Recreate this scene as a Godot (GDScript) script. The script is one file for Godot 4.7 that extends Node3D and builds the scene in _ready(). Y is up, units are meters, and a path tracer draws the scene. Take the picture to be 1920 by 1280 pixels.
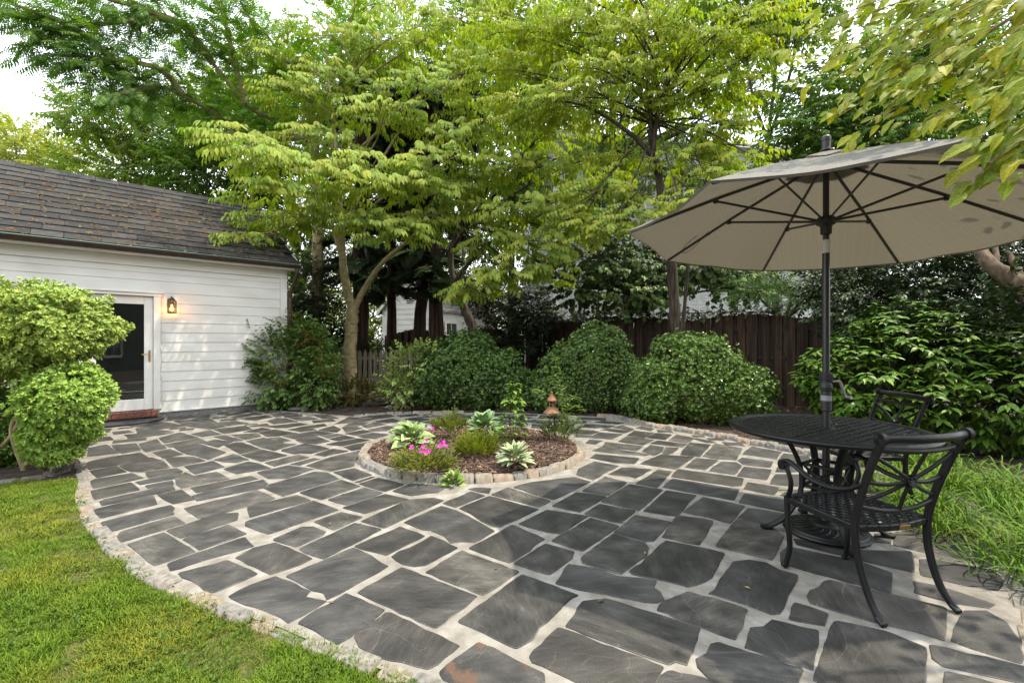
extends Node3D
# A walled garden: slate patio, round flower bed, white outbuilding, dogwoods, iron table set under a parasol.
# Plan coordinates are metres: x to the right, y up, z towards the viewer (the camera stands at x 0, z 0).

var rng := RandomNumberGenerator.new()
var taken := {}
var mats := {}

# ---------------------------------------------------------------- mesh building
class MB:
	var v := PackedVector3Array()
	var nn := PackedVector3Array()
	var uv := PackedVector2Array()
	var col := PackedColorArray()
	var ix := PackedInt32Array()
	var c := Color.WHITE

	func vert(p: Vector3, n: Vector3, t := Vector2.ZERO) -> int:
		v.append(p); nn.append(n); uv.append(t); col.append(c)
		return v.size() - 1

	func tri(i: int, j: int, k: int) -> void:
		if (v[j] - v[i]).cross(v[k] - v[i]).dot(nn[i] + nn[j] + nn[k]) < 0.0:
			ix.append(i); ix.append(j); ix.append(k)
		else:
			ix.append(i); ix.append(k); ix.append(j)

	func quad(a: int, b: int, d: int, e: int) -> void:
		tri(a, b, d); tri(a, d, e)

	# a flat convex polygon that faces away from ref
	func poly(pts: Array, ref: Vector3, s := 1.0) -> void:
		var n: Vector3 = (pts[1] - pts[0]).cross(pts[2] - pts[0]).normalized()
		if n.length() < 0.5:
			n = (pts[2] - pts[0]).cross(pts[pts.size() - 1] - pts[0]).normalized()
		if n.dot(pts[0] - ref) < 0.0:
			n = -n
		var ids := []
		for p in pts:
			ids.append(vert(p, n, Vector2(p.x + p.z * 0.37, p.y + p.z * 0.61) * s))
		for i in range(1, pts.size() - 1):
			tri(ids[0], ids[i], ids[i + 1])

	# a box with chamfered edges
	func cbox(t: Transform3D, size: Vector3, ch := 0.004) -> void:
		var h := size * 0.5
		ch = minf(ch, minf(h.x, minf(h.y, h.z)) * 0.6)
		var g := h - Vector3.ONE * ch
		var ref := t.origin
		for a in 3:
			var b := (a + 1) % 3
			var d := (a + 2) % 3
			for s in [-1.0, 1.0]:
				var q := []
				for w in [[-1, -1], [1, -1], [1, 1], [-1, 1]]:
					var p := Vector3.ZERO
					p[a] = h[a] * s; p[b] = g[b] * w[0]; p[d] = g[d] * w[1]
					q.append(t * p)
				poly(q, ref)
		if ch <= 0.0:
			return
		for a in 3:
			var b := (a + 1) % 3
			var d := (a + 2) % 3
			for s in [-1.0, 1.0]:
				for r in [-1.0, 1.0]:
					var q := []
					for w in [[0, -1], [1, -1], [1, 1], [0, 1]]:
						var p := Vector3.ZERO
						p[d] = g[d] * w[1]
						if w[0] == 0:
							p[a] = h[a] * s; p[b] = g[b] * r
						else:
							p[a] = g[a] * s; p[b] = h[b] * r
						q.append(t * p)
					poly(q, ref)

	func box(lo: Vector3, hi: Vector3, ch := 0.004) -> void:
		cbox(Transform3D(Basis(), (lo + hi) * 0.5), hi - lo, ch)

	# a tapering tube through pts; radii one per point
	func tube(pts: Array, radii: Array, sides := 8, caps := true, flat := 1.0) -> void:
		var n := pts.size()
		var t0: Vector3 = (pts[1] - pts[0]).normalized()
		var u := t0.cross(Vector3.UP if absf(t0.y) < 0.9 else Vector3.RIGHT).normalized()
		var rings := []
		var along := 0.0
		for i in n:
			var t: Vector3 = (pts[mini(i + 1, n - 1)] - pts[maxi(i - 1, 0)]).normalized()
			u = (u - t * u.dot(t)).normalized()
			var w := t.cross(u)
			if i > 0:
				along += pts[i].distance_to(pts[i - 1])
			var ring := []
			for k in sides + 1:
				var a := TAU * k / sides
				var e := u * cos(a) + w * sin(a) * flat
				ring.append(vert(pts[i] + e * radii[i], (u * cos(a) * flat + w * sin(a)).normalized(), Vector2(float(k) / sides * radii[0] * TAU, along)))
			rings.append(ring)
		for i in n - 1:
			for k in sides:
				quad(rings[i][k], rings[i][k + 1], rings[i + 1][k + 1], rings[i + 1][k])
		if caps:
			for i in [0, n - 1]:
				var t: Vector3 = (pts[0] - pts[1]).normalized() if i == 0 else (pts[n - 1] - pts[n - 2]).normalized()
				var m := vert(pts[i], t)
				var ids := []
				for k in sides:
					ids.append(vert(v[rings[i][k]], t))
				for k in sides:
					tri(m, ids[k], ids[(k + 1) % sides])

	# a surface of revolution about the y axis; prof holds Vector2(radius, height)
	func lathe(prof: Array, sides := 32, at := Vector3.ZERO) -> void:
		for i in prof.size() - 1:
			var a: Vector2 = prof[i]
			var b: Vector2 = prof[i + 1]
			var e := (b - a).normalized()
			var m := Vector2(e.y, -e.x)
			var ra := []
			var rb := []
			for k in sides + 1:
				var g := TAU * k / sides
				var o := Vector3(cos(g), 0, sin(g))
				var nrm := o * m.x + Vector3.UP * m.y
				ra.append(vert(at + o * a.x + Vector3.UP * a.y, nrm, Vector2(g, a.y)))
				rb.append(vert(at + o * b.x + Vector3.UP * b.y, nrm, Vector2(g, b.y)))
			for k in sides:
				quad(ra[k], ra[k + 1], rb[k + 1], rb[k])

	func ball(at: Vector3, r: Vector3, rows := 8, cols := 12, lump := 0.0, noise: FastNoiseLite = null) -> void:
		var g := []
		for i in rows + 1:
			var row := []
			var b := PI * i / rows
			for k in cols + 1:
				var a := TAU * k / cols
				var e := Vector3(sin(b) * cos(a), cos(b), sin(b) * sin(a))
				var s := 1.0
				if noise:
					s += lump * noise.get_noise_3d(e.x * 90 + at.x * 300, e.y * 90, e.z * 90 + at.z * 300)
				row.append(vert(at + e * r * s, (e / r).normalized(), Vector2(a * r.x, b * r.y)))
			g.append(row)
		for i in rows:
			for k in cols:
				quad(g[i][k], g[i][k + 1], g[i + 1][k + 1], g[i + 1][k])

	# a leaf: folded along its midrib, drooping towards its tip
	func leaf(base: Vector3, dir: Vector3, up: Vector3, length: float, width: float, droop := 0.3, fold := 0.3, segs := 3, wave := 0.0) -> void:
		dir = dir.normalized()
		var side := dir.cross(up)
		if side.length() < 0.05:
			side = dir.cross(Vector3(0.3, 0.1, 1.0))
		side = side.normalized()
		up = side.cross(dir).normalized()
		var mids := []
		for i in segs + 1:
			var t := float(i) / segs
			mids.append(base + dir * length * t * (1.0 - droop * 0.25 * t) - Vector3.UP * droop * length * t * t)
		for s in [-1.0, 1.0]:
			var last_m := -1
			var last_e := -1
			for i in segs + 1:
				var t := float(i) / segs
				var w := width * 0.5 * pow(sin(PI * pow(t, 0.78)), 0.85) if i > 0 and i < segs else 0.0
				if i == segs:
					w = width * 0.01
				if i == 0:
					w = width * 0.03
				var out: Vector3 = side * s * cos(fold) + up * sin(fold)
				var tang: Vector3 = (mids[mini(i + 1, segs)] - mids[maxi(i - 1, 0)]).normalized()
				var n := tang.cross(out).normalized()
				if n.dot(up) < 0.0:
					n = -n
				var m := vert(mids[i], n, Vector2(0.5, t))
				var e := vert(mids[i] + out * w + up * wave * width * sin(t * 17.0 + s), n, Vector2(0.5 + 0.5 * s * w / (width * 0.5), t))
				if i > 0:
					quad(last_m, last_e, e, m)
				last_m = m
				last_e = e

	func mesh() -> ArrayMesh:
		var a := []
		a.resize(Mesh.ARRAY_MAX)
		a[Mesh.ARRAY_VERTEX] = v
		a[Mesh.ARRAY_NORMAL] = nn
		a[Mesh.ARRAY_TEX_UV] = uv
		a[Mesh.ARRAY_COLOR] = col
		a[Mesh.ARRAY_INDEX] = ix
		var m := ArrayMesh.new()
		m.add_surface_from_arrays(Mesh.PRIMITIVE_TRIANGLES, a)
		return m

class Scatter:
	var where: Array[Transform3D] = []
	var tint := PackedColorArray()
	func put(t: Transform3D, c: Color) -> void:
		where.append(t); tint.append(c)

# ---------------------------------------------------------------- nodes
func numbered(called: String) -> String:
	taken[called] = taken.get(called, -1) + 1
	return called if taken[called] == 0 else "%s_%03d" % [called, taken[called]]

func tag(o: Node3D, label: String, category: String, group := "") -> Node3D:
	o.set_meta("label", label)
	o.set_meta("category", category)
	if group:
		o.set_meta("group", group)
	return o

func thing(called: String, label: String, category: String, at := Vector3.ZERO, turn := 0.0, group := "") -> Node3D:
	var o := Node3D.new()
	o.name = numbered(called)
	add_child(o, true)
	o.position = at
	o.rotation.y = turn
	return tag(o, label, category, group)

func part(called: String, m, mat: Material, parent: Node3D, at := Vector3.ZERO) -> MeshInstance3D:
	var o := MeshInstance3D.new()
	o.name = called if parent != self else numbered(called)
	o.mesh = m.mesh() if m is MB else m
	o.material_override = mat
	parent.add_child(o, true)
	o.position = at
	return o

func struct(o: Node3D) -> Node3D:
	o.set_meta("kind", "structure")
	return o

func spread(called: String, s: Scatter, m, mat: Material, parent: Node3D) -> MultiMeshInstance3D:
	var mm := MultiMesh.new()
	mm.transform_format = MultiMesh.TRANSFORM_3D
	mm.use_colors = true
	mm.mesh = m.mesh() if m is MB else m
	mm.instance_count = s.where.size()
	for i in s.where.size():
		mm.set_instance_transform(i, s.where[i])
		mm.set_instance_color(i, s.tint[i])
	var o := MultiMeshInstance3D.new()
	o.name = called if parent != self else numbered(called)
	o.multimesh = mm
	o.material_override = mat
	o.set_meta("kind", "stuff")
	parent.add_child(o, true)
	return o

# ---------------------------------------------------------------- materials
func srgb(r: float, g: float, b: float) -> Color:
	return Color(r, g, b).linear_to_srgb()

func noise(seed_: int, freq: float, octaves := 4, kind := FastNoiseLite.TYPE_SIMPLEX_SMOOTH) -> FastNoiseLite:
	var n := FastNoiseLite.new()
	n.seed = seed_
	n.frequency = freq
	n.noise_type = kind
	n.fractal_octaves = octaves
	return n

func ntex(seed_: int, freq: float, size: int, lo: Color, hi: Color, octaves := 4, mid := -1.0) -> NoiseTexture2D:
	var t := NoiseTexture2D.new()
	t.width = size
	t.height = size
	t.seamless = true
	t.noise = noise(seed_, freq, octaves)
	var g := Gradient.new()
	g.set_color(0, lo)
	g.set_color(1, hi)
	if mid > 0.0:
		g.set_offset(0, mid - 0.12)
		g.set_offset(1, mid + 0.12)
	t.color_ramp = g
	return t

func mat(r: float, g: float, b: float, rough := 0.8, metal := 0.0) -> StandardMaterial3D:
	var m := StandardMaterial3D.new()
	m.albedo_color = srgb(r, g, b)
	m.roughness = rough
	m.metallic = metal
	return m

func tri_tex(m: StandardMaterial3D, t: Texture2D, scale: Vector3, relief := 0.0, h: Texture2D = null) -> StandardMaterial3D:
	m.albedo_texture = t
	m.uv1_triplanar = true
	m.uv1_world_triplanar = true
	m.uv1_scale = scale
	if relief > 0.0:
		m.heightmap_enabled = true
		m.heightmap_scale = relief
		m.heightmap_texture = h if h else t
	return m

func leaf_mat(back: Color, rough := 0.5, spec := 0.5) -> StandardMaterial3D:
	var m := StandardMaterial3D.new()
	m.vertex_color_use_as_albedo = true
	m.roughness = rough
	m.metallic_specular = spec
	m.cull_mode = BaseMaterial3D.CULL_DISABLED
	m.backlight_enabled = true
	m.backlight = back
	return m

func bytes_tex(w: int, h: int, data: PackedByteArray) -> ImageTexture:
	return ImageTexture.create_from_image(Image.create_from_data(w, h, false, Image.FORMAT_RGB8, data))

# slate: cleft streaks along one axis, pale mineral scratches and specks
func slate_tex(seed_: int, size: int, rust: float) -> Array:
	var r := RandomNumberGenerator.new()
	r.seed = seed_
	var cloud := noise(seed_, 0.006, 4).get_seamless_image(size, size).get_data()
	var grain_n := noise(seed_ + 1, 0.05, 4)
	var fine := noise(seed_ + 2, 0.35, 2).get_seamless_image(size, size).get_data()
	var rusty := noise(seed_ + 3, 0.008, 5).get_seamless_image(size, size).get_data()
	var val := PackedFloat32Array()
	val.resize(size * size)
	var warp := noise(seed_ + 4, 0.004, 2)
	for y in size:
		for x in size:
			var i := y * size + x
			var w := warp.get_noise_2d(x, y) * 16.0
			var streak := grain_n.get_noise_2d(x * 0.22, (y + w) * 1.15)
			var edge := minf(minf(x, size - x), minf(y, size - y)) / 24.0
			streak *= clampf(edge, 0.0, 1.0)
			val[i] = 0.5 + streak * 0.18 + (cloud[i] / 255.0 - 0.5) * 0.7 + (fine[i] / 255.0 - 0.5) * 0.62
	# scratches
	var marks := PackedFloat32Array()
	marks.resize(size * size)
	for k in 90:
		var x := r.randf() * size
		var y := r.randf() * size
		var a := r.randf_range(-0.9, 0.9) + (PI if r.randf() < 0.5 else 0.0)
		var bend := r.randf_range(-0.012, 0.012)
		var n := r.randi_range(14, 90) if r.randf() < 0.8 else r.randi_range(150, 330)
		var power := r.randf_range(0.10, 0.5)
		for s in n:
			x += cos(a); y += sin(a); a += bend + r.randf_range(-0.09, 0.09)
			var i := (int(y) & (size - 1)) * size + (int(x) & (size - 1))
			marks[i] = maxf(marks[i], power * sin(PI * s / n) * r.randf_range(0.4, 1.0))
	for k in int(size * size * 0.006):
		var i := r.randi() % (size * size)
		marks[i] = maxf(marks[i], r.randf_range(0.05, 0.5))
	for k in 14:
		# scuffed pale patches of mortar haze
		var cx := r.randf() * size
		var cy := r.randf() * size
		var rad := r.randf_range(8, 34)
		for s in int(rad * rad * 0.5):
			var rr := rad * sqrt(r.randf()) * r.randf()
			var aa := r.randf() * TAU
			var i := (int(cy + rr * sin(aa)) & (size - 1)) * size + (int(cx + rr * cos(aa) * 1.8) & (size - 1))
			marks[i] = maxf(marks[i], r.randf_range(0.03, 0.22))
	var data := PackedByteArray()
	data.resize(size * size * 3)
	var hgt := PackedByteArray()
	hgt.resize(size * size * 3)
	for i in size * size:
		var g := clampf(0.20 + (val[i] - 0.5) * 0.25, 0.08, 0.6)
		var m := marks[i]
		var rr := g * 1.03
		var gg := g * 1.0
		var bb := g * 0.96
		var q := clampf((rusty[i] / 255.0 - (1.0 - rust * 0.45)) * 6.0, 0.0, 1.0) * 0.8
		rr = lerpf(rr, 0.36, q); gg = lerpf(gg, 0.26, q); bb = lerpf(bb, 0.19, q)
		rr = lerpf(rr, 0.80, m); gg = lerpf(gg, 0.78, m); bb = lerpf(bb, 0.74, m)
		data[i * 3] = int(clampf(rr, 0, 1) * 255); data[i * 3 + 1] = int(clampf(gg, 0, 1) * 255); data[i * 3 + 2] = int(clampf(bb, 0, 1) * 255)
		var hh := int(clampf(val[i] * 0.8 + 0.1, 0, 1) * 255)
		hgt[i * 3] = hh; hgt[i * 3 + 1] = hh; hgt[i * 3 + 2] = hh
	return [bytes_tex(size, size, data), bytes_tex(size, size, hgt)]

func stretch_tex(seed_: int, size: int, sx: float, sy: float, lo: Color, hi: Color, spots := 0.0) -> ImageTexture:
	# noise stretched along one axis (wood grain, bark furrows), mirrored so that it tiles
	var n := noise(seed_, 0.03, 4)
	var f := noise(seed_ + 9, 0.25, 2)
	var data := PackedByteArray()
	data.resize(size * size * 3)
	for y in size:
		for x in size:
			var mx := mini(x, size - 1 - x)
			var my := mini(y, size - 1 - y)
			var t := clampf(0.5 + n.get_noise_2d(mx * sx, my * sy) * 0.9 + f.get_noise_2d(mx * sx, my * sy) * 0.25, 0.0, 1.0)
			if spots > 0.0 and n.get_noise_2d(x * 0.5 + 777, y * 0.5) > 1.0 - spots:
				t *= 0.6
			var c := lo.lerp(hi, t)
			var i := (y * size + x) * 3
			data[i] = c.r8; data[i + 1] = c.g8; data[i + 2] = c.b8
	return bytes_tex(size, size, data)

# ---------------------------------------------------------------- small geometry helpers
func spline(pts: Array, n := 8) -> Array:
	var out := []
	var c := pts.size()
	for i in c - 1:
		var p0: Vector3 = pts[maxi(i - 1, 0)]
		var p1: Vector3 = pts[i]
		var p2: Vector3 = pts[i + 1]
		var p3: Vector3 = pts[mini(i + 2, c - 1)]
		for k in n:
			var t := float(k) / n
			out.append(p1.cubic_interpolate(p2, p0, p3, t))
	out.append(pts[c - 1])
	return out

func ramp(a: float, b: float, n: int) -> Array:
	var o := []
	for i in n:
		o.append(lerpf(a, b, float(i) / maxf(1.0, n - 1.0)))
	return o

func rod(m: MB, pts: Array, r0: float, r1: float, sides := 8, flat := 1.0) -> void:
	m.tube(pts, ramp(r0, r1, pts.size()), sides, true, flat)

func jitter(a: float) -> float:
	return rng.randf_range(-a, a)

func facing(x_axis: Vector3, up_hint: Vector3, s: float, at: Vector3) -> Transform3D:
	var x := x_axis.normalized()
	var z := x.cross(up_hint)
	if z.length() < 0.01:
		z = x.cross(Vector3(0.2, 0.3, 0.9))
	z = z.normalized()
	return Transform3D(Basis(x * s, z.cross(x) * s, z * s), at)

# ---------------------------------------------------------------- foliage meshes: a twig along +x that carries leaves
func twig_mesh(seed_: int, length: float, pairs: int, leaf_len: float, leaf_w: float, hang: float, segs := 3, yellow := 0.12) -> MB:
	var r := RandomNumberGenerator.new()
	r.seed = seed_
	var m := MB.new()
	m.c = Color(0.55, 0.42, 0.3)
	m.tube([Vector3.ZERO, Vector3(length * 0.5, 0.01, 0), Vector3(length * 0.95, -0.01, 0)], [0.004, 0.003, 0.0015], 3, false)
	for i in pairs:
		var t := (i + 0.6) / pairs
		for s in [-1.0, 1.0]:
			var b := r.randf_range(0.78, 1.22)
			var y := r.randf() < yellow
			m.c = Color(b * (1.35 if y else 1.0), b * (1.12 if y else 1.0), b * (0.7 if y else r.randf_range(0.8, 1.1)))
			var d := Vector3(0.55 + t * 0.6 + r.randf_range(-0.25, 0.25), -hang + r.randf_range(-0.3, 0.3), s * (1.0 - t * 0.35) + r.randf_range(-0.3, 0.3))
			var up := Vector3(r.randf_range(-0.3, 0.5), 1.0, r.randf_range(-0.3, 0.3) + s * 0.25)
			m.leaf(Vector3(length * t + r.randf_range(-0.02, 0.02), 0, 0), d, up, leaf_len * r.randf_range(0.7, 1.12), leaf_w * r.randf_range(0.8, 1.1), 0.35, 0.32, segs)
	m.c = Color(1, 1.02, 0.9)
	m.leaf(Vector3(length * 0.95, 0, 0), Vector3(1, -hang * 0.8, 0.1), Vector3.UP, leaf_len, leaf_w, 0.35, 0.3, segs)
	return m

# a rosette of small leaves, pointing along +x
func rosette_mesh(seed_: int, n: int, leaf_len: float, leaf_w: float, open: float, segs := 2) -> MB:
	var r := RandomNumberGenerator.new()
	r.seed = seed_
	var m := MB.new()
	for i in n:
		var a := TAU * i / n * 1.9 + r.randf_range(-0.4, 0.4)
		var tilt := open * r.randf_range(0.55, 1.15)
		var b := r.randf_range(0.7, 1.25)
		m.c = Color(b, b, b * r.randf_range(0.75, 1.1))
		var o := Vector3(0, cos(a), sin(a))
		var d := Vector3(cos(tilt), 0, 0) + o * sin(tilt)
		m.leaf(Vector3(r.randf_range(-0.4, 0.1) * leaf_len, 0, 0) + o * leaf_len * 0.05, d, Vector3(1, 0, 0) - o * 0.3, leaf_len * r.randf_range(0.7, 1.15), leaf_w, 0.12, 0.25, segs)
	return m

# a feathery bipinnate frond along +x
func frond_mesh(seed_: int, length: float, pairs: int, pinna: float, leaflets: int) -> MB:
	var r := RandomNumberGenerator.new()
	r.seed = seed_
	var m := MB.new()
	m.c = Color(0.8, 0.9, 0.7)
	m.tube([Vector3.ZERO, Vector3(length * 0.6, 0.0, 0), Vector3(length, -length * 0.22, 0)], [0.003, 0.002, 0.001], 3, false)
	for i in pairs:
		var t := (i + 0.7) / pairs
		var base := Vector3(length * t, -length * 0.22 * t * t, 0)
		for s in [-1.0, 1.0]:
			var pl: float = pinna * sin(PI * (0.22 + 0.62 * t)) * r.randf_range(0.85, 1.1)
			var dir := Vector3(0.5 + 0.3 * t, -0.25 + r.randf_range(-0.15, 0.1), s).normalized()
			var acr := dir.cross(Vector3.UP).normalized()
			var b := r.randf_range(0.8, 1.2)
			m.c = Color(b, b, b)
			for k in leaflets:
				# the pinna as a narrow strip of closely set leaflets
				m.leaf(base, dir + Vector3(r.randf_range(-0.1, 0.1), -0.1 * k, 0), Vector3(r.randf_range(-0.2, 0.2), 1, r.randf_range(-0.2, 0.2)), pl, pl * 0.23, 0.3, 0.15, 4)
	return m

# a flat scaly conifer spray along +x
func conifer_mesh(seed_: int, length: float) -> MB:
	var r := RandomNumberGenerator.new()
	r.seed = seed_
	var m := MB.new()
	for i in 15:
		var t := (i + 0.5) / 15.0
		var s := 1.0 if i % 2 else -1.0
		var b := r.randf_range(0.7, 1.25)
		m.c = Color(b, b, b)
		var l := length * (0.55 - 0.42 * t)
		for k in 4:
			var bb := Vector3(length * t, -length * 0.25 * t * t, s * l * k * 0.24)
			m.leaf(bb, Vector3(0.9, -0.35 + r.randf_range(-0.2, 0.2), s * r.randf_range(0.2, 0.9)), Vector3.UP, l * 0.46, length * 0.085, 0.25, 0.2, 2)
			m.leaf(bb, Vector3(0.3, -0.3 + r.randf_range(-0.2, 0.2), s * 1.0), Vector3.UP, l * 0.40, length * 0.085, 0.25, 0.2, 2)
	return m

func shade(base: Color, spread_: float, warm := 0.0) -> Color:
	var b := rng.randf_range(1.0 - spread_, 1.0 + spread_)
	var w := rng.randf_range(-warm, warm)
	return Color(base.r * b * (1.0 + w), base.g * b, base.b * b * (1.0 - w))

# ---------------------------------------------------------------- crowns and bushes
# pads: layered, drooping platforms of twigs round a stem; each pad is [x, y, z, radius]
func pad_crown(tree: Node3D, pads: Array, axis: Vector3, mesh_: Mesh, m: Material, base: Color, per_m2: float, scale_: float, branch: MB = null) -> Scatter:
	var s := Scatter.new()
	for p in pads:
		var c := Vector3(p[0], p[1], p[2])
		var r: float = p[3]
		var away := Vector3(c.x - axis.x, 0, c.z - axis.z)
		away = away.normalized() if away.length() > 0.2 else Vector3(rng.randf_range(-1, 1), 0, rng.randf_range(-1, 1)).normalized()
		if branch:
			var foot := Vector3(axis.x + jitter(0.1), maxf(axis.y, c.y - 0.35 - 0.45 * Vector2(c.x - axis.x, c.z - axis.z).length()), axis.z + jitter(0.1))
			var pts := spline([foot, foot.lerp(c, 0.5) + Vector3(jitter(0.15), 0.14, jitter(0.15)), c, c + away * r * 0.7 - Vector3(0, 0.1, 0)], 5)
			rod(branch, pts, 0.016 + 0.012 * r, 0.004, 5)
			for k in 5:
				var a := rng.randf() * TAU
				var e := c + Vector3(cos(a), 0.02, sin(a)) * r * 0.75
				rod(branch, [c.lerp(foot, 0.25), c.lerp(e, 0.5) + Vector3(0, 0.05, 0), e], 0.008, 0.003, 4)
		var n := int(per_m2 * PI * r * r)
		for i in n:
			var a := rng.randf() * TAU
			var q := sqrt(rng.randf()) * r
			var off := Vector3(cos(a), 0, sin(a)) * q
			var pos := c + off + Vector3(0, jitter(0.13) - 0.22 * (q / r) * (q / r) * r, 0)
			var dir := (away * 0.5 + off.normalized() * (0.35 + q / r) + Vector3(jitter(0.5), 0, jitter(0.5))).normalized()
			dir.y = -0.12 - 0.3 * q / r + jitter(0.2)
			var t := facing(dir, Vector3(jitter(0.35), 1, jitter(0.35)), scale_ * rng.randf_range(0.75, 1.2), pos - dir * 0.12)
			s.put(t, shade(base, 0.2, 0.12))
	return s

# leaves spread through the outer part of a few ellipsoids: blobs are [x, y, z, rx, ry, rz]
func blob_leaves(blobs: Array, n_per_m2: float, depth: float, base: Color, scale_: float, lump: float, nz: FastNoiseLite, flat := 0.0, floor_y := -9.0, spread_ := 0.22) -> Scatter:
	var s := Scatter.new()
	for b in blobs:
		var c := Vector3(b[0], b[1], b[2])
		var r := Vector3(b[3], b[4], b[5])
		var area := 4.0 * PI * pow((pow(r.x * r.y, 1.6) + pow(r.x * r.z, 1.6) + pow(r.y * r.z, 1.6)) / 3.0, 1.0 / 1.6)
		for i in int(area * n_per_m2):
			var z := rng.randf_range(-1, 1)
			var a := rng.randf() * TAU
			var e := Vector3(sqrt(1 - z * z) * cos(a), z, sqrt(1 - z * z) * sin(a))
			var deep := pow(rng.randf(), 1.6) * depth
			var k := 1.0 + lump * nz.get_noise_3d((c.x + e.x * r.x) * 100, (c.y + e.y * r.y) * 100, (c.z + e.z * r.z) * 100)
			var p := c + e * r * k * (1.0 - deep)
			if p.y < floor_y:
				continue
			var hidden := false
			for o in blobs:
				if is_same(o, b):
					continue
				var w := (p - Vector3(o[0], o[1], o[2])) / Vector3(o[3], o[4], o[5])
				if w.length() < 0.72:
					hidden = true
					break
			if hidden:
				continue
			var nrm := (e / r).normalized()
			if rng.randf() < 0.035:
				p += (nrm + Vector3(0, 0.6, 0)) * rng.randf_range(0.02, 0.07) * minf(1.0, r.x)
			var dir := (nrm + Vector3(jitter(0.55), jitter(0.55) + 0.15, jitter(0.55))).normalized()
			if flat > 0.0:
				dir.y *= 1.0 - flat
				dir.y -= 0.2 * flat
			s.put(facing(dir, Vector3(jitter(0.6), 1, jitter(0.6)), scale_ * rng.randf_range(0.7, 1.3), p), shade(base, spread_, 0.1))
	return s

func limb(m: MB, pts: Array, r0: float, r1: float, sides := 10) -> void:
	var p := spline(pts, 6)
	for i in range(1, p.size() - 1):
		p[i] += Vector3(jitter(r0 * 0.12), 0, jitter(r0 * 0.12))
	var rr := ramp(r0, r1, p.size())
	for i in rr.size():
		rr[i] *= 1.0 + jitter(0.05)
	m.tube(p, rr, sides, true)

func bend(m: MB, pts: Array, r0: float, r1: float, sides := 10) -> void:
	var p := spline(pts, 6)
	m.tube(p, ramp(r0, r1, p.size()), sides, true)

# ---------------------------------------------------------------- scene
func _ready() -> void:
	rng.seed = 20240611
	var cam := Camera3D.new()
	cam.name = "camera"
	cam.position = Vector3(0, 1.35, 0)
	cam.fov = 72.68
	cam.near = 0.05
	cam.far = 400.0
	cam.current = true
	add_child(cam)

	var sky_mat := ProceduralSkyMaterial.new()
	sky_mat.sky_top_color = Color(0.94, 0.97, 1.0)
	sky_mat.sky_horizon_color = Color(1.0, 1.0, 1.0)
	sky_mat.sky_curve = 0.12
	sky_mat.sky_energy_multiplier = 1.0
	sky_mat.ground_bottom_color = Color(0.35, 0.36, 0.28)
	sky_mat.ground_horizon_color = Color(0.8, 0.82, 0.78)
	sky_mat.sun_angle_max = 8.0
	var sky := Sky.new()
	sky.sky_material = sky_mat
	var env := Environment.new()
	env.background_mode = Environment.BG_SKY
	env.sky = sky
	env.background_energy_multiplier = 2.45
	env.tonemap_mode = Environment.TONE_MAPPER_LINEAR
	env.tonemap_exposure = 1.3
	env.sdfgi_enabled = true
	env.ssao_enabled = true
	env.ssil_enabled = true
	var we := WorldEnvironment.new()
	we.name = "world"
	we.environment = env
	add_child(we)

	var sun := DirectionalLight3D.new()
	sun.name = "sun"
	sun.light_energy = 1.6
	sun.light_color = Color(1.0, 0.95, 0.86)
	sun.light_angular_distance = 0.6
	sun.shadow_enabled = true
	add_child(sun)
	sun.look_at_from_position(Vector3(1.04, 2.19, -0.02) * 20.0, Vector3.ZERO, Vector3(0, 0, 1))

	make_materials()
	build_ground()
	build_patio()
	build_garage()
	build_fences()
	build_neighbours()
	build_trees()
	build_bushes()
	build_bed()
	build_lawn()
	build_parasol()
	build_table()
	build_chairs()

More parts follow.
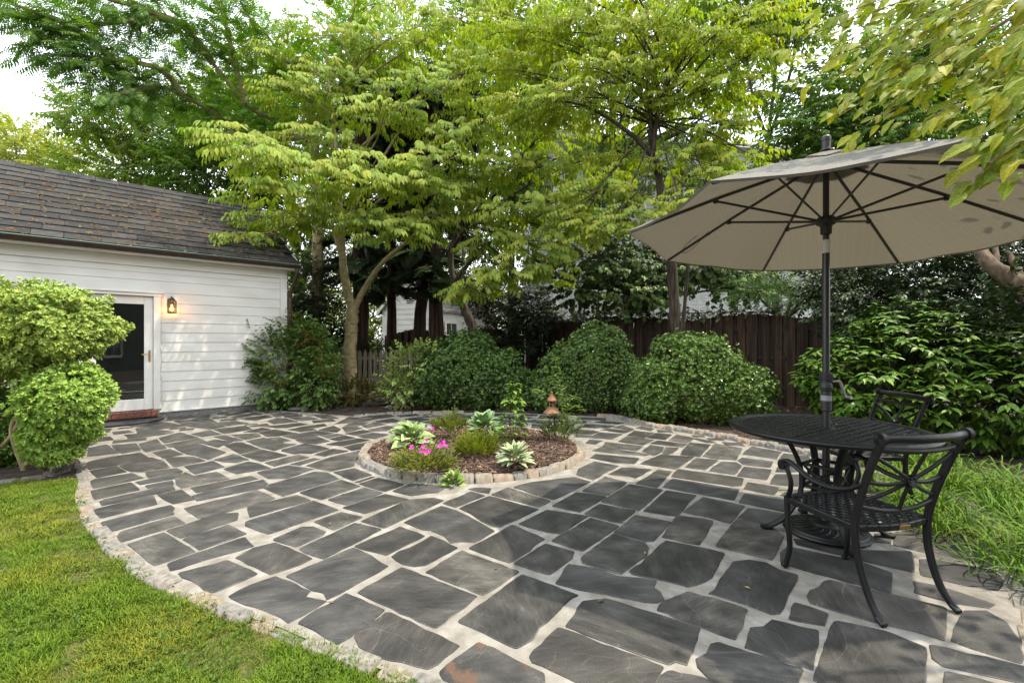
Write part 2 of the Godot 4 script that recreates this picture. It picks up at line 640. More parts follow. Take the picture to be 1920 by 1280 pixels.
func make_materials() -> void:
	for k in 3:
		var t := slate_tex(41 + k * 17, 512, [0.05, 0.2, 0.9][k])
		var m := StandardMaterial3D.new()
		m.albedo_texture = t[0]
		m.roughness = 0.56
		m.heightmap_enabled = true
		m.heightmap_texture = t[1]
		m.heightmap_scale = 0.22
		m.albedo_color = Color(1, 1, 1)
		mats["slate%d" % k] = m
	mats.flags = []
	for k in 10:
		var m: StandardMaterial3D = mats["slate%d" % (k % 2)].duplicate()
		var b: float = [0.88, 0.94, 1.0, 0.97, 1.12, 0.92, 1.05, 0.84, 0.96, 1.02][k]
		m.albedo_color = Color(b * [1.0, 1.015, 0.995][k % 3], b, b * [1.0, 0.98, 1.01][k % 3])
		m.roughness = [0.5, 0.6, 0.68][k % 3]
		mats.flags.append(m)
	mats.mortar = tri_tex(mat(0.285, 0.268, 0.245, 0.95), ntex(5, 0.02, 512, Color(0.72, 0.7, 0.66), Color(1, 1, 1), 8), Vector3.ONE * 0.55, 0.7, ntex(6, 0.06, 512, Color.BLACK, Color.WHITE, 5))
	for k in 4:
		var base: Color = [Color(0.30, 0.265, 0.21), Color(0.27, 0.25, 0.22), Color(0.31, 0.25, 0.195), Color(0.24, 0.232, 0.215)][k]
		mats["cobble%d" % k] = tri_tex(mat(base.r, base.g, base.b, 0.9), ntex(70 + k, 0.03, 256, Color(0.66, 0.64, 0.62), Color(1, 1, 1), 5), Vector3.ONE * 2.2, 0.9, ntex(80 + k, 0.05, 256, Color.BLACK, Color.WHITE, 4))
	mats.soil = tri_tex(mat(0.075, 0.05, 0.034, 1.0), ntex(9, 0.02, 512, Color(0.5, 0.48, 0.46), Color(1, 1, 1), 6), Vector3.ONE * 0.8, 2.0)
	mats.ground = tri_tex(mat(0.09, 0.11, 0.035, 1.0), ntex(10, 0.02, 512, Color(0.6, 0.55, 0.45), Color(1, 1, 1), 5), Vector3.ONE * 0.3)
	mats.turf = tri_tex(mat(0.13, 0.12, 0.045, 1.0), ntex(11, 0.03, 512, Color(0.5, 0.55, 0.4), Color(1, 0.95, 0.85), 5), Vector3.ONE * 0.9, 1.0)
	mats.white = tri_tex(mat(0.70, 0.675, 0.64, 0.55), ntex(12, 0.01, 256, Color(0.9, 0.89, 0.865), Color(1, 1, 1), 7), Vector3(0.6, 0.9, 0.6))
	mats.white_brick = tri_tex(mat(0.6, 0.6, 0.59, 0.8), brick_tex(), Vector3.ONE * 0.625, 1.2)
	mats.shingle = []
	for k in 4:
		var g: float = [0.03, 0.042, 0.021, 0.056][k]
		mats.shingle.append(tri_tex(mat(g * 1.06, g, g * 0.95, 0.9), ntex(20 + k, 0.02, 256, Color(0.6, 0.58, 0.56), Color(1, 1, 1), 5), Vector3(1.6, 1.6, 1.6), 0.5))
	mats.shingle_pale = tri_tex(mat(0.24, 0.22, 0.2, 0.9), ntex(29, 0.02, 256, Color(0.7, 0.68, 0.66), Color(1, 1, 1), 5), Vector3.ONE * 1.6)
	mats.copper = tri_tex(mat(0.085, 0.05, 0.04, 0.5, 0.35), ntex(25, 0.02, 256, Color(0.6, 0.55, 0.5), Color(1, 1, 1), 4), Vector3(1.0, 3, 1.0))
	mats.verdigris = mat(0.16, 0.25, 0.2, 0.7)
	mats.brick = tri_tex(mat(0.26, 0.085, 0.055, 0.9), ntex(26, 0.05, 128, Color(0.6, 0.6, 0.6), Color(1, 1, 1), 4), Vector3.ONE * 3.0)
	mats.own_wall = mat(0.07, 0.065, 0.05, 0.9)
	mats.black_rubber = mat(0.025, 0.026, 0.028, 0.8)
	mats.brass = mat(0.42, 0.27, 0.1, 0.35, 0.9)
	mats.steel = mat(0.55, 0.55, 0.57, 0.3, 0.9)
	mats.dark_metal = mat(0.045, 0.04, 0.036, 0.5, 0.5)
	mats.glass = StandardMaterial3D.new()
	mats.glass.albedo_color = Color(0.3, 0.34, 0.33, 0.03)
	mats.glass.transparency = BaseMaterial3D.TRANSPARENCY_ALPHA
	mats.glass.roughness = 0.02
	mats.glass.metallic_specular = 0.5
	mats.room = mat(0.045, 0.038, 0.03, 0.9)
	mats.fence_dark = tri_tex(mat(0.095, 0.055, 0.029, 0.85), stretch_tex(31, 256, 2.2, 0.16, Color(0.35, 0.32, 0.3), Color(1, 1, 1), 0.62), Vector3(1.6, 0.5, 1.6), 0.4)
	mats.fence_tones = [mats.fence_dark, mats.fence_dark.duplicate(), mats.fence_dark.duplicate()]
	mats.fence_tones[1].albedo_color = srgb(0.13, 0.078, 0.04)
	mats.fence_tones[2].albedo_color = srgb(0.065, 0.038, 0.022)
	mats.picket = tri_tex(mat(0.40, 0.34, 0.24, 0.9), stretch_tex(32, 256, 2.2, 0.2, Color(0.45, 0.45, 0.42), Color(1, 1, 1)), Vector3(2, 0.6, 2), 0.4)
	mats.bark = tri_tex(mat(0.40, 0.31, 0.17, 0.9), stretch_tex(33, 256, 0.6, 0.8, Color(0.66, 0.68, 0.6), Color(1, 1, 1), 0.5), Vector3(1.2, 1.2, 1.2), 0.4)
	mats.bark_mid = tri_tex(mat(0.20, 0.14, 0.085, 0.95), stretch_tex(38, 256, 1.2, 0.5, Color(0.45, 0.45, 0.42), Color(1, 1, 1)), Vector3(1.5, 1.0, 1.5), 1.0)
	mats.bark_dark = tri_tex(mat(0.12, 0.092, 0.065, 0.95), stretch_tex(34, 256, 1.6, 0.35, Color(0.4, 0.4, 0.38), Color(1, 1, 1)), Vector3(1.5, 0.8, 1.5), 1.2)
	mats.bark_red = tri_tex(mat(0.135, 0.07, 0.044, 0.95), stretch_tex(35, 256, 2.6, 0.14, Color(0.22, 0.2, 0.2), Color(1, 1, 1)), Vector3(1.5, 0.5, 1.5), 2.5)
	mats.iron = tri_tex(mat(0.009, 0.009, 0.010, 0.4), ntex(36, 0.02, 256, Color(0.6, 0.58, 0.55), Color(1, 1, 1), 6), Vector3.ONE * 2.0, 0.1)
	mats.iron.roughness = 1.0
	mats.iron.roughness_texture = ntex(39, 0.02, 256, Color(0.3, 0.3, 0.3), Color(0.62, 0.62, 0.62), 5)
	mats.iron.metallic_specular = 0.42
	mats.pole = mat(0.03, 0.027, 0.03, 0.35)
	mats.plastic = mat(0.028, 0.026, 0.028, 0.5)
	mats.fabric = fabric_mat()
	mats.terracotta = mat(0.26, 0.115, 0.07, 0.85)
	mats.rock = tri_tex(mat(0.42, 0.27, 0.15, 0.95), ntex(37, 0.03, 256, Color(0.5, 0.55, 0.6), Color(1, 1, 1), 5), Vector3.ONE * 2.5, 1.0)
	mats.leaf = leaf_mat(Color(0.92, 1.0, 0.3), 0.6, 0.25)
	mats.leaf_waxy = leaf_mat(Color(0.24, 0.3, 0.1), 0.45, 0.35)
	mats.leaf_glossy = leaf_mat(Color(0.2, 0.26, 0.08), 0.3, 0.5)
	mats.leaf_matte = leaf_mat(Color(0.25, 0.28, 0.2), 0.8, 0.3)
	mats.leaf_near = leaf_mat(Color(1.0, 1.0, 0.25), 0.55, 0.3)
	mats.leaf_near.albedo_texture = vein_tex(0)
	mats.leaf_spotted = leaf_mat(Color(0.2, 0.26, 0.08), 0.42, 0.3)
	mats.leaf_spotted.albedo_texture = vein_tex(1)
	mats.leaf_felt = leaf_mat(Color(0.25, 0.3, 0.2), 0.85, 0.3)
	mats.leaf_felt.albedo_texture = vein_tex(2)
	mats.petal = leaf_mat(Color(0.5, 0.1, 0.4), 0.6)
	mats.chip = mat(1, 1, 1, 0.95)
	mats.chip.vertex_color_use_as_albedo = true
	mats.grass = leaf_mat(Color(0.5, 0.56, 0.12), 0.65, 0.2)

func brick_tex() -> ImageTexture:
	# painted brickwork of a wall twenty metres off: courses a couple of pixels tall
	var w := 512
	var data := PackedByteArray()
	data.resize(w * w * 3)
	var r := RandomNumberGenerator.new()
	r.seed = 77
	var rows := 24
	var tone := []
	for i in rows * 8:
		tone.append(r.randf_range(0.86, 1.0))
	for y in w:
		var row := y * rows / w
		var fy := float(y * rows % w) / w
		for x in w:
			var xx := (x + (32 if row % 2 else 0)) % w
			var cell := xx / 64
			var fx := float(xx % 64) / 64.0
			var t: float = tone[row * 8 + cell]
			if fy < 0.16 or fx < 0.05:
				t = 0.66
			var i := (y * w + x) * 3
			data[i] = int(t * 255); data[i + 1] = int(t * 255); data[i + 2] = int(t * 255)
	return bytes_tex(w, w, data)

func fabric_mat() -> StandardMaterial3D:
	var w := 256
	var data := PackedByteArray()
	data.resize(w * w * 3)
	var r := RandomNumberGenerator.new()
	r.seed = 5
	var cols := []
	var rows := []
	for i in 64:
		cols.append(r.randf_range(0.86, 1.0))
		rows.append(r.randf_range(0.9, 1.0))
	for y in w:
		for x in w:
			var over := (x / 4 + y / 4) % 2 == 0
			var t: float = (cols[x / 4] if over else rows[y / 4]) * r.randf_range(0.9, 1.0)
			if x % 4 == 0 or y % 4 == 0:
				t *= 0.78
			var i := (y * w + x) * 3
			data[i] = int(t * 255); data[i + 1] = int(t * 250); data[i + 2] = int(t * 240)
	var m := mat(0.285, 0.283, 0.277, 0.9)
	m.albedo_texture = bytes_tex(w, w, data)
	m.cull_mode = BaseMaterial3D.CULL_DISABLED
	m.backlight_enabled = true
	m.backlight = Color(0.74, 0.71, 0.64)
	return m

func vein_tex(kind: int) -> ImageTexture:
	# leaf markings: 0 arching veins, 1 yellow spots on green, 2 pale felted leaf with a white margin
	var w := 128
	var data := PackedByteArray()
	data.resize(w * w * 3)
	var r := RandomNumberGenerator.new()
	r.seed = 900 + kind
	var spots := []
	for i in 120:
		spots.append([r.randf(), r.randf(), r.randf_range(0.008, 0.026)])
	var n := noise(50 + kind, 0.03, 3)
	for y in w:
		for x in w:
			var u := float(x) / w
			var t := float(y) / w
			var a := absf(u - 0.5) * 2.0
			var v := fmod((t - a * a * 0.28 - a * 0.14) * 7.0 + 7.0, 1.0)
			var line := clampf(1.0 - absf(v - 0.5) * 11.0, 0.0, 1.0) * clampf(1.3 - a, 0.0, 1.0)
			var mid := clampf(1.0 - a * 16.0, 0.0, 1.0)
			var c := Color(0.86, 0.86, 0.86) * (1.0 + n.get_noise_2d(x, y) * 0.18)
			c = c.lerp(Color(1, 1, 0.85), maxf(line * 0.55, mid * 0.8))
			if kind == 0:
				c = c.darkened(0.16 * clampf(1.0 - absf(v - 0.72) * 5.0, 0.0, 1.0))
			if kind == 1:
				for s in spots:
					var dx: float = (u - s[0]) * 0.42
					var dy: float = t - s[1]
					if dx * dx + dy * dy < s[2] * s[2] * 0.6:
						c = Color(1, 1, 0.5)
						break
				if c.r < 0.99:
					c = Color(c.r * 0.72, c.g * 0.85, c.b * 0.65)
			if kind == 2:
				var e := clampf((a - 0.62 - n.get_noise_2d(x * 2.0, y * 2.0) * 0.2) * 6.0, 0.0, 1.0)
				c = (c * Color(0.9, 0.95, 0.88)).lerp(Color(1, 1, 0.92), e)
			var i := (y * w + x) * 3
			data[i] = int(clampf(c.r, 0, 1) * 255); data[i + 1] = int(clampf(c.g, 0, 1) * 255); data[i + 2] = int(clampf(c.b, 0, 1) * 255)
	return bytes_tex(w, w, data)

# ---------------------------------------------------------------- ground
func sheet(pts: Array, y: float) -> MB:
	var m := MB.new()
	var flat := PackedVector2Array()
	for p in pts:
		flat.append(Vector2(p[0], p[1]))
	for p in flat:
		m.vert(Vector3(p.x, y, p.y), Vector3.UP, p)
	var ids := Geometry2D.triangulate_polygon(flat)
	for i in range(0, ids.size(), 3):
		m.tri(ids[i], ids[i + 1], ids[i + 2])
	return m

func build_ground() -> void:
	struct(part("ground", sheet([[-150, -220], [150, -220], [150, 60], [-150, 60]], -0.06), mats.ground, self))
	struct(part("garden_soil", sheet([[-9, -17.5], [11, -17.5], [11, 4], [-9, 4]], -0.03), mats.soil, self))
	struct(part("lawn_soil", sheet([[-4.78, -5.15], [-4.50, -4.85], [-4.14, -4.48], [-3.69, -3.99], [-3.48, -3.79], [-3.25, -3.57], [-3.07, -3.40], [-2.92, -3.28], [-2.76, -3.15], [-2.54, -2.99], [-2.39, -2.89], [-2.24, -2.77], [-2.12, -2.70], [-1.90, -2.58], [-1.74, -2.49], [-1.62, -2.43], [-1.48, -2.35], [-1.32, -2.28], [-1.15, -2.22], [-1.00, -2.14], [-0.88, -2.08], [-0.74, -2.01], [-0.61, -1.94], [-0.48, -1.89], [-0.36, -1.83], [-0.22, -1.76], [-0.08, -1.68], [-0.35, -0.60], [-7.50, -0.60], [-7.50, -4.30], [-5.88, -4.22], [-5.26, -4.32], [-4.93, -4.47], [-4.76, -4.61], [-4.66, -4.77]], -0.018), mats.turf, self))

var patio: Node3D

func flag(pts: Array) -> void:
	# one slate flagstone; pts are its corners in plan, metres
	var n := pts.size() / 2
	var mid := Vector2.ZERO
	var cor := []
	for i in n:
		cor.append(Vector2(pts[i * 2], pts[i * 2 + 1]))
		mid += cor[i] / n
	for i in n:
		cor[i] += (cor[i] - mid).normalized() * 0.002
	var rim := []
	var dist := mid.length()
	var step := clampf(dist * 0.022, 0.04, 0.2)
	var rough := rng.randf_range(0.002, 0.007)
	for i in n:
		var a: Vector2 = cor[i]
		var b: Vector2 = cor[(i + 1) % n]
		var e := b - a
		var l := e.length()
		var k := maxi(1, int(l / step))
		var nrm := Vector2(-e.y, e.x).normalized()
		var rag := rough * (2.2 if rng.randf() < 0.25 else 1.0)
		for q in k:
			var t := float(q) / k
			if q == 0 and k > 1:
				# knock the corner off a little
				var c := rng.randf_range(0.003, 0.012)
				var back: Vector2 = (cor[(i + n - 1) % n] - a).normalized()
				rim.append(a + back * c)
				rim.append(a + e / l * c)
			else:
				rim.append(a + e * t - nrm * 0.003 + nrm * jitter(rag))
	var m := MB.new()
	var turn := rng.randf() * 0.5 - 0.25 + (PI if rng.randf() < 0.5 else 0.0) + (PI / 2 if rng.randf() < 0.3 else 0.0) + jitter(0.4)
	var off := Vector2(rng.randf(), rng.randf())
	var grain := Vector2(rng.randf_range(0.7, 1.3), rng.randf_range(0.75, 1.6))
	var top := rng.randf_range(0.005, 0.009)
	var tilt := Vector2(jitter(0.004), jitter(0.004))
	var c0 := m.vert(Vector3(0, top, 0), Vector3.UP, off)
	var ring := [[], [], []]
	var cnt := rim.size()
	for i in cnt:
		var p: Vector2 = rim[i] - mid
		var inw := p.normalized() * minf(0.005, p.length() * 0.1)
		var y := top + p.dot(tilt)
		var t := off + p.rotated(turn) * grain
		ring[0].append(m.vert(Vector3(p.x - inw.x, y, p.y - inw.y), Vector3.UP, t))
		ring[1].append(m.vert(Vector3(p.x, y - 0.004, p.y), (Vector3(p.x, 0, p.y).normalized() + Vector3.UP).normalized(), t))
		ring[2].append(m.vert(Vector3(p.x, -0.004, p.y), Vector3(p.x, 0, p.y).normalized(), t))
	for i in cnt:
		var j := (i + 1) % cnt
		m.tri(c0, ring[0][i], ring[0][j])
		for k in 2:
			m.quad(ring[k][i], ring[k][j], ring[k + 1][j], ring[k + 1][i])
	var which := rng.randf()
	part("flagstone", m, mats["slate2"] if mid.distance_to(Vector2(-0.096, -1.864)) < 0.1 else mats.flags[int(which * 9.99)], patio, Vector3(mid.x, 0, mid.y))

func cobble_mesh(w: float, h: float, d: float, seed_: int) -> ArrayMesh:
	var r := RandomNumberGenerator.new()
	r.seed = seed_
	var m := MB.new()
	var k := []
	# a worn block: two rings of eight below a domed top
	var prof := [[1.0, 0.0], [1.0, 0.8], [0.95, 0.95], [0.84, 1.0]]
	for q in prof:
		var ring := []
		for i in 12:
			var a := TAU * (i + 0.5) / 12
			var sx := signf(cos(a)) * pow(absf(cos(a)), 0.24)
			var sz := signf(sin(a)) * pow(absf(sin(a)), 0.24)
			var g := r.randf_range(0.94, 1.04)
			var p := Vector3(sx * w * 0.5 * q[0] * g, h * q[1] * r.randf_range(0.96, 1.03), sz * d * 0.5 * q[0] * g)
			ring.append(m.vert(p, (Vector3(cos(a) * (1.1 - q[1]), 0.12 + q[1] * q[1] * 1.1, sin(a) * (1.1 - q[1]))).normalized(), Vector2(p.x, p.z)))
		k.append(ring)
	for i in prof.size() - 1:
		for j in 12:
			m.quad(k[i][j], k[i][(j + 1) % 12], k[i + 1][(j + 1) % 12], k[i + 1][j])
	var t := m.vert(Vector3(0, h * 1.01, 0), Vector3.UP)
	for j in 12:
		m.tri(t, k[3][j], k[3][(j + 1) % 12])
	return m.mesh()

var cobbles := []

func cobble_row(parent: Node3D, pts: Array, length: float, base_y: float, called := "edging_stone") -> void:
	# blocks laid end to end along a line in plan
	var line := PackedVector3Array()
	var raw := []
	for p in pts:
		raw.append(Vector3(p[0], 0, p[1]))
	var cv := Curve3D.new()
	for p in spline(raw, 6):
		cv.add_point(p)
	var total := cv.get_baked_length()
	var s := 0.0
	while s < total:
		var l := length * rng.randf_range(0.75, 1.3)
		var a := cv.sample_baked(s)
		var b := cv.sample_baked(minf(s + l, total))
		if a.distance_to(b) > 0.03:
			var o := part(called, cobbles[rng.randi() % cobbles.size()], mats["cobble%d" % (rng.randi() % 4)], parent, (a + b) * 0.5 + Vector3(jitter(0.008), base_y + jitter(0.006), jitter(0.008)))
			var e := b - a
			o.rotation.y = atan2(-e.z, e.x) + jitter(0.06)
			o.scale = Vector3((a.distance_to(b) - 0.008) / 0.16, rng.randf_range(0.9, 1.1), rng.randf_range(0.85, 1.1))
		s += l

func build_patio() -> void:
	patio = Node3D.new()
	patio.name = "patio"
	add_child(patio)
	struct(patio)
	for k in 7:
		cobbles.append(cobble_mesh(0.16, 0.11, 0.10, 300 + k))
	part("mortar_bed", sheet([[-4.78, -5.15], [-4.50, -4.85], [-4.14, -4.48], [-3.69, -3.99], [-3.48, -3.79], [-3.25, -3.57], [-3.07, -3.40], [-2.92, -3.28], [-2.76, -3.15], [-2.54, -2.99], [-2.39, -2.89], [-2.24, -2.77], [-2.12, -2.70], [-1.90, -2.58], [-1.74, -2.49], [-1.62, -2.43], [-1.48, -2.35], [-1.32, -2.28], [-1.15, -2.22], [-1.00, -2.14], [-0.88, -2.08], [-0.74, -2.01], [-0.61, -1.94], [-0.48, -1.89], [-0.36, -1.83], [-0.22, -1.76], [-0.08, -1.68], [-0.35, -1.20], [2.60, -1.20], [2.30, -2.02], [2.57, -2.30], [2.80, -2.55], [3.10, -2.86], [3.38, -3.17], [3.63, -3.51], [3.79, -3.79], [3.86, -4.05], [3.90, -4.32], [3.90, -4.59], [3.70, -5.20], [3.55, -5.51], [3.36, -5.76], [3.27, -5.93], [3.15, -6.09], [3.09, -6.25], [3.00, -6.42], [2.89, -6.53], [2.82, -6.71], [2.69, -6.79], [2.60, -6.91], [2.51, -6.99], [2.40, -7.16], [2.27, -7.25], [2.15, -7.48], [2.06, -7.68], [1.86, -7.99], [1.70, -8.21], [1.53, -8.33], [0.98, -8.51], [-0.20, -8.83], [-0.91, -8.76], [-1.41, -8.76], [-2.00, -8.70], [-2.54, -8.51], [-2.89, -8.39], [-3.23, -8.51], [-3.73, -8.76], [-4.33, -8.97], [-4.76, -9.10], [-4.85, -9.37], [-6.60, -7.85], [-7.40, -7.00], [-6.68, -6.45], [-5.68, -5.81], [-5.12, -5.44]], 0.0), mats.mortar, patio)
	flag([-0.299, -1.891, -0.152, -2.081, 0.130, -1.885, 0.132, -1.800, 0.015, -1.740, -0.217, -1.800])
	flag([0.531, -1.793, 0.645, -1.904, 0.841, -1.817, 0.766, -1.721, 0.495, -1.721])
	flag([0.071, -1.986, 0.217, -2.189, 0.629, -1.921, 0.437, -1.690, 0.310, -1.800, 0.090, -1.949])
	flag([0.785, -1.966, 0.837, -2.008, 0.891, -2.061, 0.921, -2.081, 1.202, -1.910, 1.124, -1.828, 1.025, -1.740, 0.879, -1.800, 0.803, -1.839, 0.780, -1.872])
	flag([-0.727, -2.126, -0.629, -2.303, -0.615, -2.314, -0.236, -2.056, -0.255, -2.016, -0.345, -1.906, -0.459, -1.949, -0.603, -1.999, -0.672, -2.052])
	flag([0.252, -2.195, 0.310, -2.292, 0.367, -2.409, 0.490, -2.434, 0.888, -2.185, 0.729, -1.937, 0.685, -1.953, 0.656, -1.933, 0.521, -2.016])
	flag([-0.258, -2.242, 0.058, -2.682, 0.350, -2.462, 0.308, -2.434, 0.266, -2.373, 0.132, -2.185, 0.097, -2.102, 0.018, -2.034, -0.136, -2.150, -0.256, -2.227])
	flag([-1.028, -2.221, -0.887, -2.479, -0.639, -2.328, -0.712, -2.175, -0.777, -2.065, -0.849, -2.111, -0.921, -2.165])
	flag([1.024, -2.043, 1.128, -2.180, 1.192, -2.195, 1.261, -2.250, 1.431, -2.165, 1.235, -1.902])
	flag([1.199, -1.846, 1.559, -2.242, 1.746, -2.155, 1.825, -2.043, 1.592, -1.793, 1.471, -1.753, 1.252, -1.800])
	flag([0.725, -2.326, 0.851, -2.447, 0.949, -2.503, 1.186, -2.332, 1.009, -2.095, 0.898, -2.185])
	flag([1.772, -1.897, 1.972, -1.788, 1.758, -1.724, 1.624, -1.742])
	flag([-0.834, -2.492, -0.661, -2.772, -0.184, -2.457, -0.359, -2.175])
	flag([0.241, -2.581, 0.339, -2.805, 0.513, -2.747, 0.610, -2.654, 0.721, -2.639, 0.805, -2.617, 0.774, -2.539, 0.797, -2.499, 0.797, -2.422, 0.741, -2.387, 0.497, -2.473])
	flag([1.340, -2.248, 1.460, -2.397, 1.568, -2.297, 1.483, -2.200, 1.376, -2.237])
	flag([-1.495, -2.453, -1.484, -2.512, -1.360, -2.666, -1.097, -2.512, -1.094, -2.441, -0.981, -2.412, -0.990, -2.343, -1.072, -2.221, -1.128, -2.270, -1.233, -2.320, -1.364, -2.385, -1.469, -2.428])
	flag([1.858, -2.063, 2.137, -1.918, 2.037, -1.816, 1.793, -1.923, 1.785, -1.973])
	flag([-0.506, -2.708, -0.326, -2.983, -0.262, -2.936, 0.043, -2.716, -0.156, -2.462])
	flag([2.130, -1.707, 2.287, -1.676, 2.312, -1.814, 2.149, -1.836])
	flag([-1.299, -2.662, -1.035, -3.027, -0.744, -2.783, -0.784, -2.700, -0.965, -2.424, -1.011, -2.486, -1.127, -2.546, -1.226, -2.617])
	flag([0.008, -2.813, 0.222, -3.091, 0.393, -2.973, 0.373, -2.882, 0.215, -2.677])
	flag([1.059, -2.473, 1.100, -2.519, 1.350, -2.830, 1.458, -2.851, 1.549, -2.822, 1.585, -2.731, 1.650, -2.677, 1.327, -2.292, 1.284, -2.292, 1.200, -2.373, 1.080, -2.473])
	flag([0.685, -2.723, 0.784, -2.813, 0.892, -2.955, 1.040, -3.132, 1.151, -3.081, 1.355, -2.951, 1.141, -2.647, 1.025, -2.567, 0.967, -2.550, 0.888, -2.596, 0.702, -2.685])
	flag([1.561, -2.447, 1.613, -2.506, 1.686, -2.539, 1.750, -2.603, 1.790, -2.617, 2.201, -2.349, 1.951, -2.093, 1.874, -2.160, 1.781, -2.206, 1.635, -2.303, 1.542, -2.385])
	flag([-0.757, -2.909, -0.559, -3.218, -0.353, -3.031, -0.521, -2.788, -0.590, -2.777, -0.712, -2.847])
	flag([0.427, -2.882, 0.710, -3.251, 0.882, -3.101, 0.893, -3.031, 0.839, -2.918, 0.754, -2.822, 0.628, -2.682, 0.549, -2.731, 0.430, -2.822])
	flag([1.975, -2.088, 2.083, -2.174, 2.179, -2.260, 2.267, -2.314, 2.367, -2.322, 2.380, -2.231, 2.286, -2.081, 2.134, -1.940])
	flag([-0.282, -3.021, 0.005, -3.409, 0.227, -3.164, -0.012, -2.822])
	flag([-1.941, -2.695, -1.758, -2.859, -1.474, -2.690, -1.606, -2.486])
	flag([-1.043, -3.051, -0.816, -3.380, -0.601, -3.218, -0.793, -2.922])
	flag([-1.724, -2.891, -1.693, -3.021, -1.591, -3.111, -1.402, -2.992, -1.242, -2.882, -1.273, -2.805, -1.399, -2.682])
	flag([0.266, -3.132, 0.600, -3.538, 0.783, -3.385, 0.453, -2.977])
	flag([-1.385, -3.012, -1.167, -3.442, -0.934, -3.332, -1.168, -2.873, -1.258, -2.918])
	flag([1.634, -2.822, 1.719, -2.955, 1.810, -3.051, 2.135, -2.847, 2.221, -2.708, 2.032, -2.486, 1.944, -2.553, 1.705, -2.747])
	flag([-0.807, -3.456, -0.581, -3.807, -0.444, -3.704, -0.275, -3.504, -0.121, -3.301, -0.250, -3.106, -0.344, -3.123, -0.403, -3.103, -0.474, -3.208, -0.577, -3.309, -0.640, -3.317])
	flag([2.257, -2.608, 2.332, -2.571, 2.446, -2.441, 2.478, -2.376, 2.410, -2.349, 2.287, -2.385, 2.159, -2.489])
	flag([0.046, -3.425, 0.281, -3.714, 0.589, -3.578, 0.336, -3.251, 0.248, -3.277, 0.128, -3.358])
	flag([0.715, -3.274, 0.957, -3.600, 1.191, -3.467, 0.954, -3.132, 0.897, -3.122])
	flag([-2.094, -2.813, -1.844, -3.201, -1.700, -3.053, -1.967, -2.788, -1.969, -2.757, -2.009, -2.727])
	flag([-1.631, -3.153, -1.526, -3.361, -1.442, -3.368, -1.322, -3.285, -1.318, -3.218, -1.416, -3.041])
	flag([1.337, -3.051, 1.723, -3.538, 1.891, -3.392, 1.880, -3.207, 1.605, -2.865, 1.481, -2.945])
	flag([1.029, -3.196, 1.288, -3.600, 1.516, -3.493, 1.417, -3.332, 1.244, -3.071])
	flag([-0.427, -3.744, -0.198, -4.043, 0.215, -3.724, 0.109, -3.597, -0.085, -3.375, -0.132, -3.383, -0.224, -3.469, -0.321, -3.635])
	flag([1.925, -3.174, 2.253, -2.992, 2.559, -2.973, 2.350, -2.708, 2.122, -2.873, 1.892, -3.077])
	flag([0.567, -3.638, 0.729, -3.851, 0.989, -3.692, 0.812, -3.448, 0.755, -3.458, 0.598, -3.586])
	flag([-1.484, -3.467, -1.350, -3.670, -1.146, -3.566, -1.275, -3.311])
	flag([2.522, -2.871, 2.611, -2.871, 2.839, -2.733, 2.783, -2.625, 2.628, -2.509, 2.493, -2.571, 2.361, -2.675])
	flag([-2.247, -3.161, -2.090, -3.411, -1.859, -3.251, -2.019, -2.995])
	flag([-1.133, -3.477, -1.070, -3.607, -0.876, -3.960, -0.678, -3.998, -0.574, -3.938, -0.924, -3.347])
	flag([-2.551, -3.076, -2.516, -3.169, -2.453, -3.268, -2.030, -2.973, -2.147, -2.788])
	flag([0.325, -3.796, 0.569, -4.129, 0.689, -4.092, 0.820, -4.020, 0.539, -3.674, 0.442, -3.714])
	flag([-1.993, -3.467, -1.680, -3.923, -1.390, -3.714, -1.703, -3.243, -1.949, -3.392])
	flag([-0.578, -3.861, -0.368, -4.167, -0.230, -4.055, -0.459, -3.765])
	flag([1.042, -3.681, 1.397, -4.199, 1.619, -4.063, 1.270, -3.586, 1.204, -3.597, 1.124, -3.638])
	flag([1.355, -3.670, 1.650, -4.011, 1.913, -3.804, 1.618, -3.439, 1.530, -3.526, 1.402, -3.628])
	flag([2.081, -3.216, 2.410, -3.135, 2.471, -3.385, 2.143, -3.465])
	flag([-0.183, -4.080, -0.040, -4.276, 0.327, -3.916, 0.218, -3.775])
	flag([-1.378, -3.758, -1.120, -4.103, -0.876, -3.960, -1.151, -3.628])
	flag([1.730, -3.552, 1.910, -3.755, 2.146, -3.635, 1.928, -3.389])
	flag([2.544, -3.251, 2.669, -3.268, 2.531, -3.098, 2.443, -3.114])
	flag([-2.462, -3.303, -2.286, -3.628, -2.151, -3.638, -2.077, -3.506, -2.269, -3.177])
	flag([2.698, -3.277, 2.949, -3.338, 3.084, -3.201, 2.814, -2.826, 2.692, -2.904, 2.627, -2.973, 2.526, -3.068])
	flag([0.746, -3.899, 1.106, -4.375, 1.370, -4.213, 1.009, -3.692])
	flag([-0.399, -4.231, -0.344, -4.271, -0.191, -4.258, -0.205, -4.104])
	flag([-2.738, -3.218, -2.778, -3.285, -2.615, -3.586, -2.422, -3.439, -2.626, -3.114])
	flag([3.155, -3.268, 3.296, -3.153, 2.883, -2.764, 2.812, -2.776, 2.971, -3.016])
	flag([-1.571, -3.948, -1.359, -4.271, -1.150, -4.130, -1.362, -3.816])
	flag([-1.076, -4.171, -0.970, -4.385, -0.738, -4.354, -0.604, -4.271, -0.667, -4.144, -0.751, -4.117, -0.879, -4.050])
	flag([-2.144, -3.758, -2.117, -3.827, -1.880, -4.063, -1.710, -3.935, -2.009, -3.556])
	flag([0.011, -4.284, 0.168, -4.423, 0.386, -4.511, 0.612, -4.602, 0.754, -4.452, 0.353, -3.950])
	flag([0.628, -4.171, 0.929, -4.617, 1.103, -4.437, 0.832, -4.050])
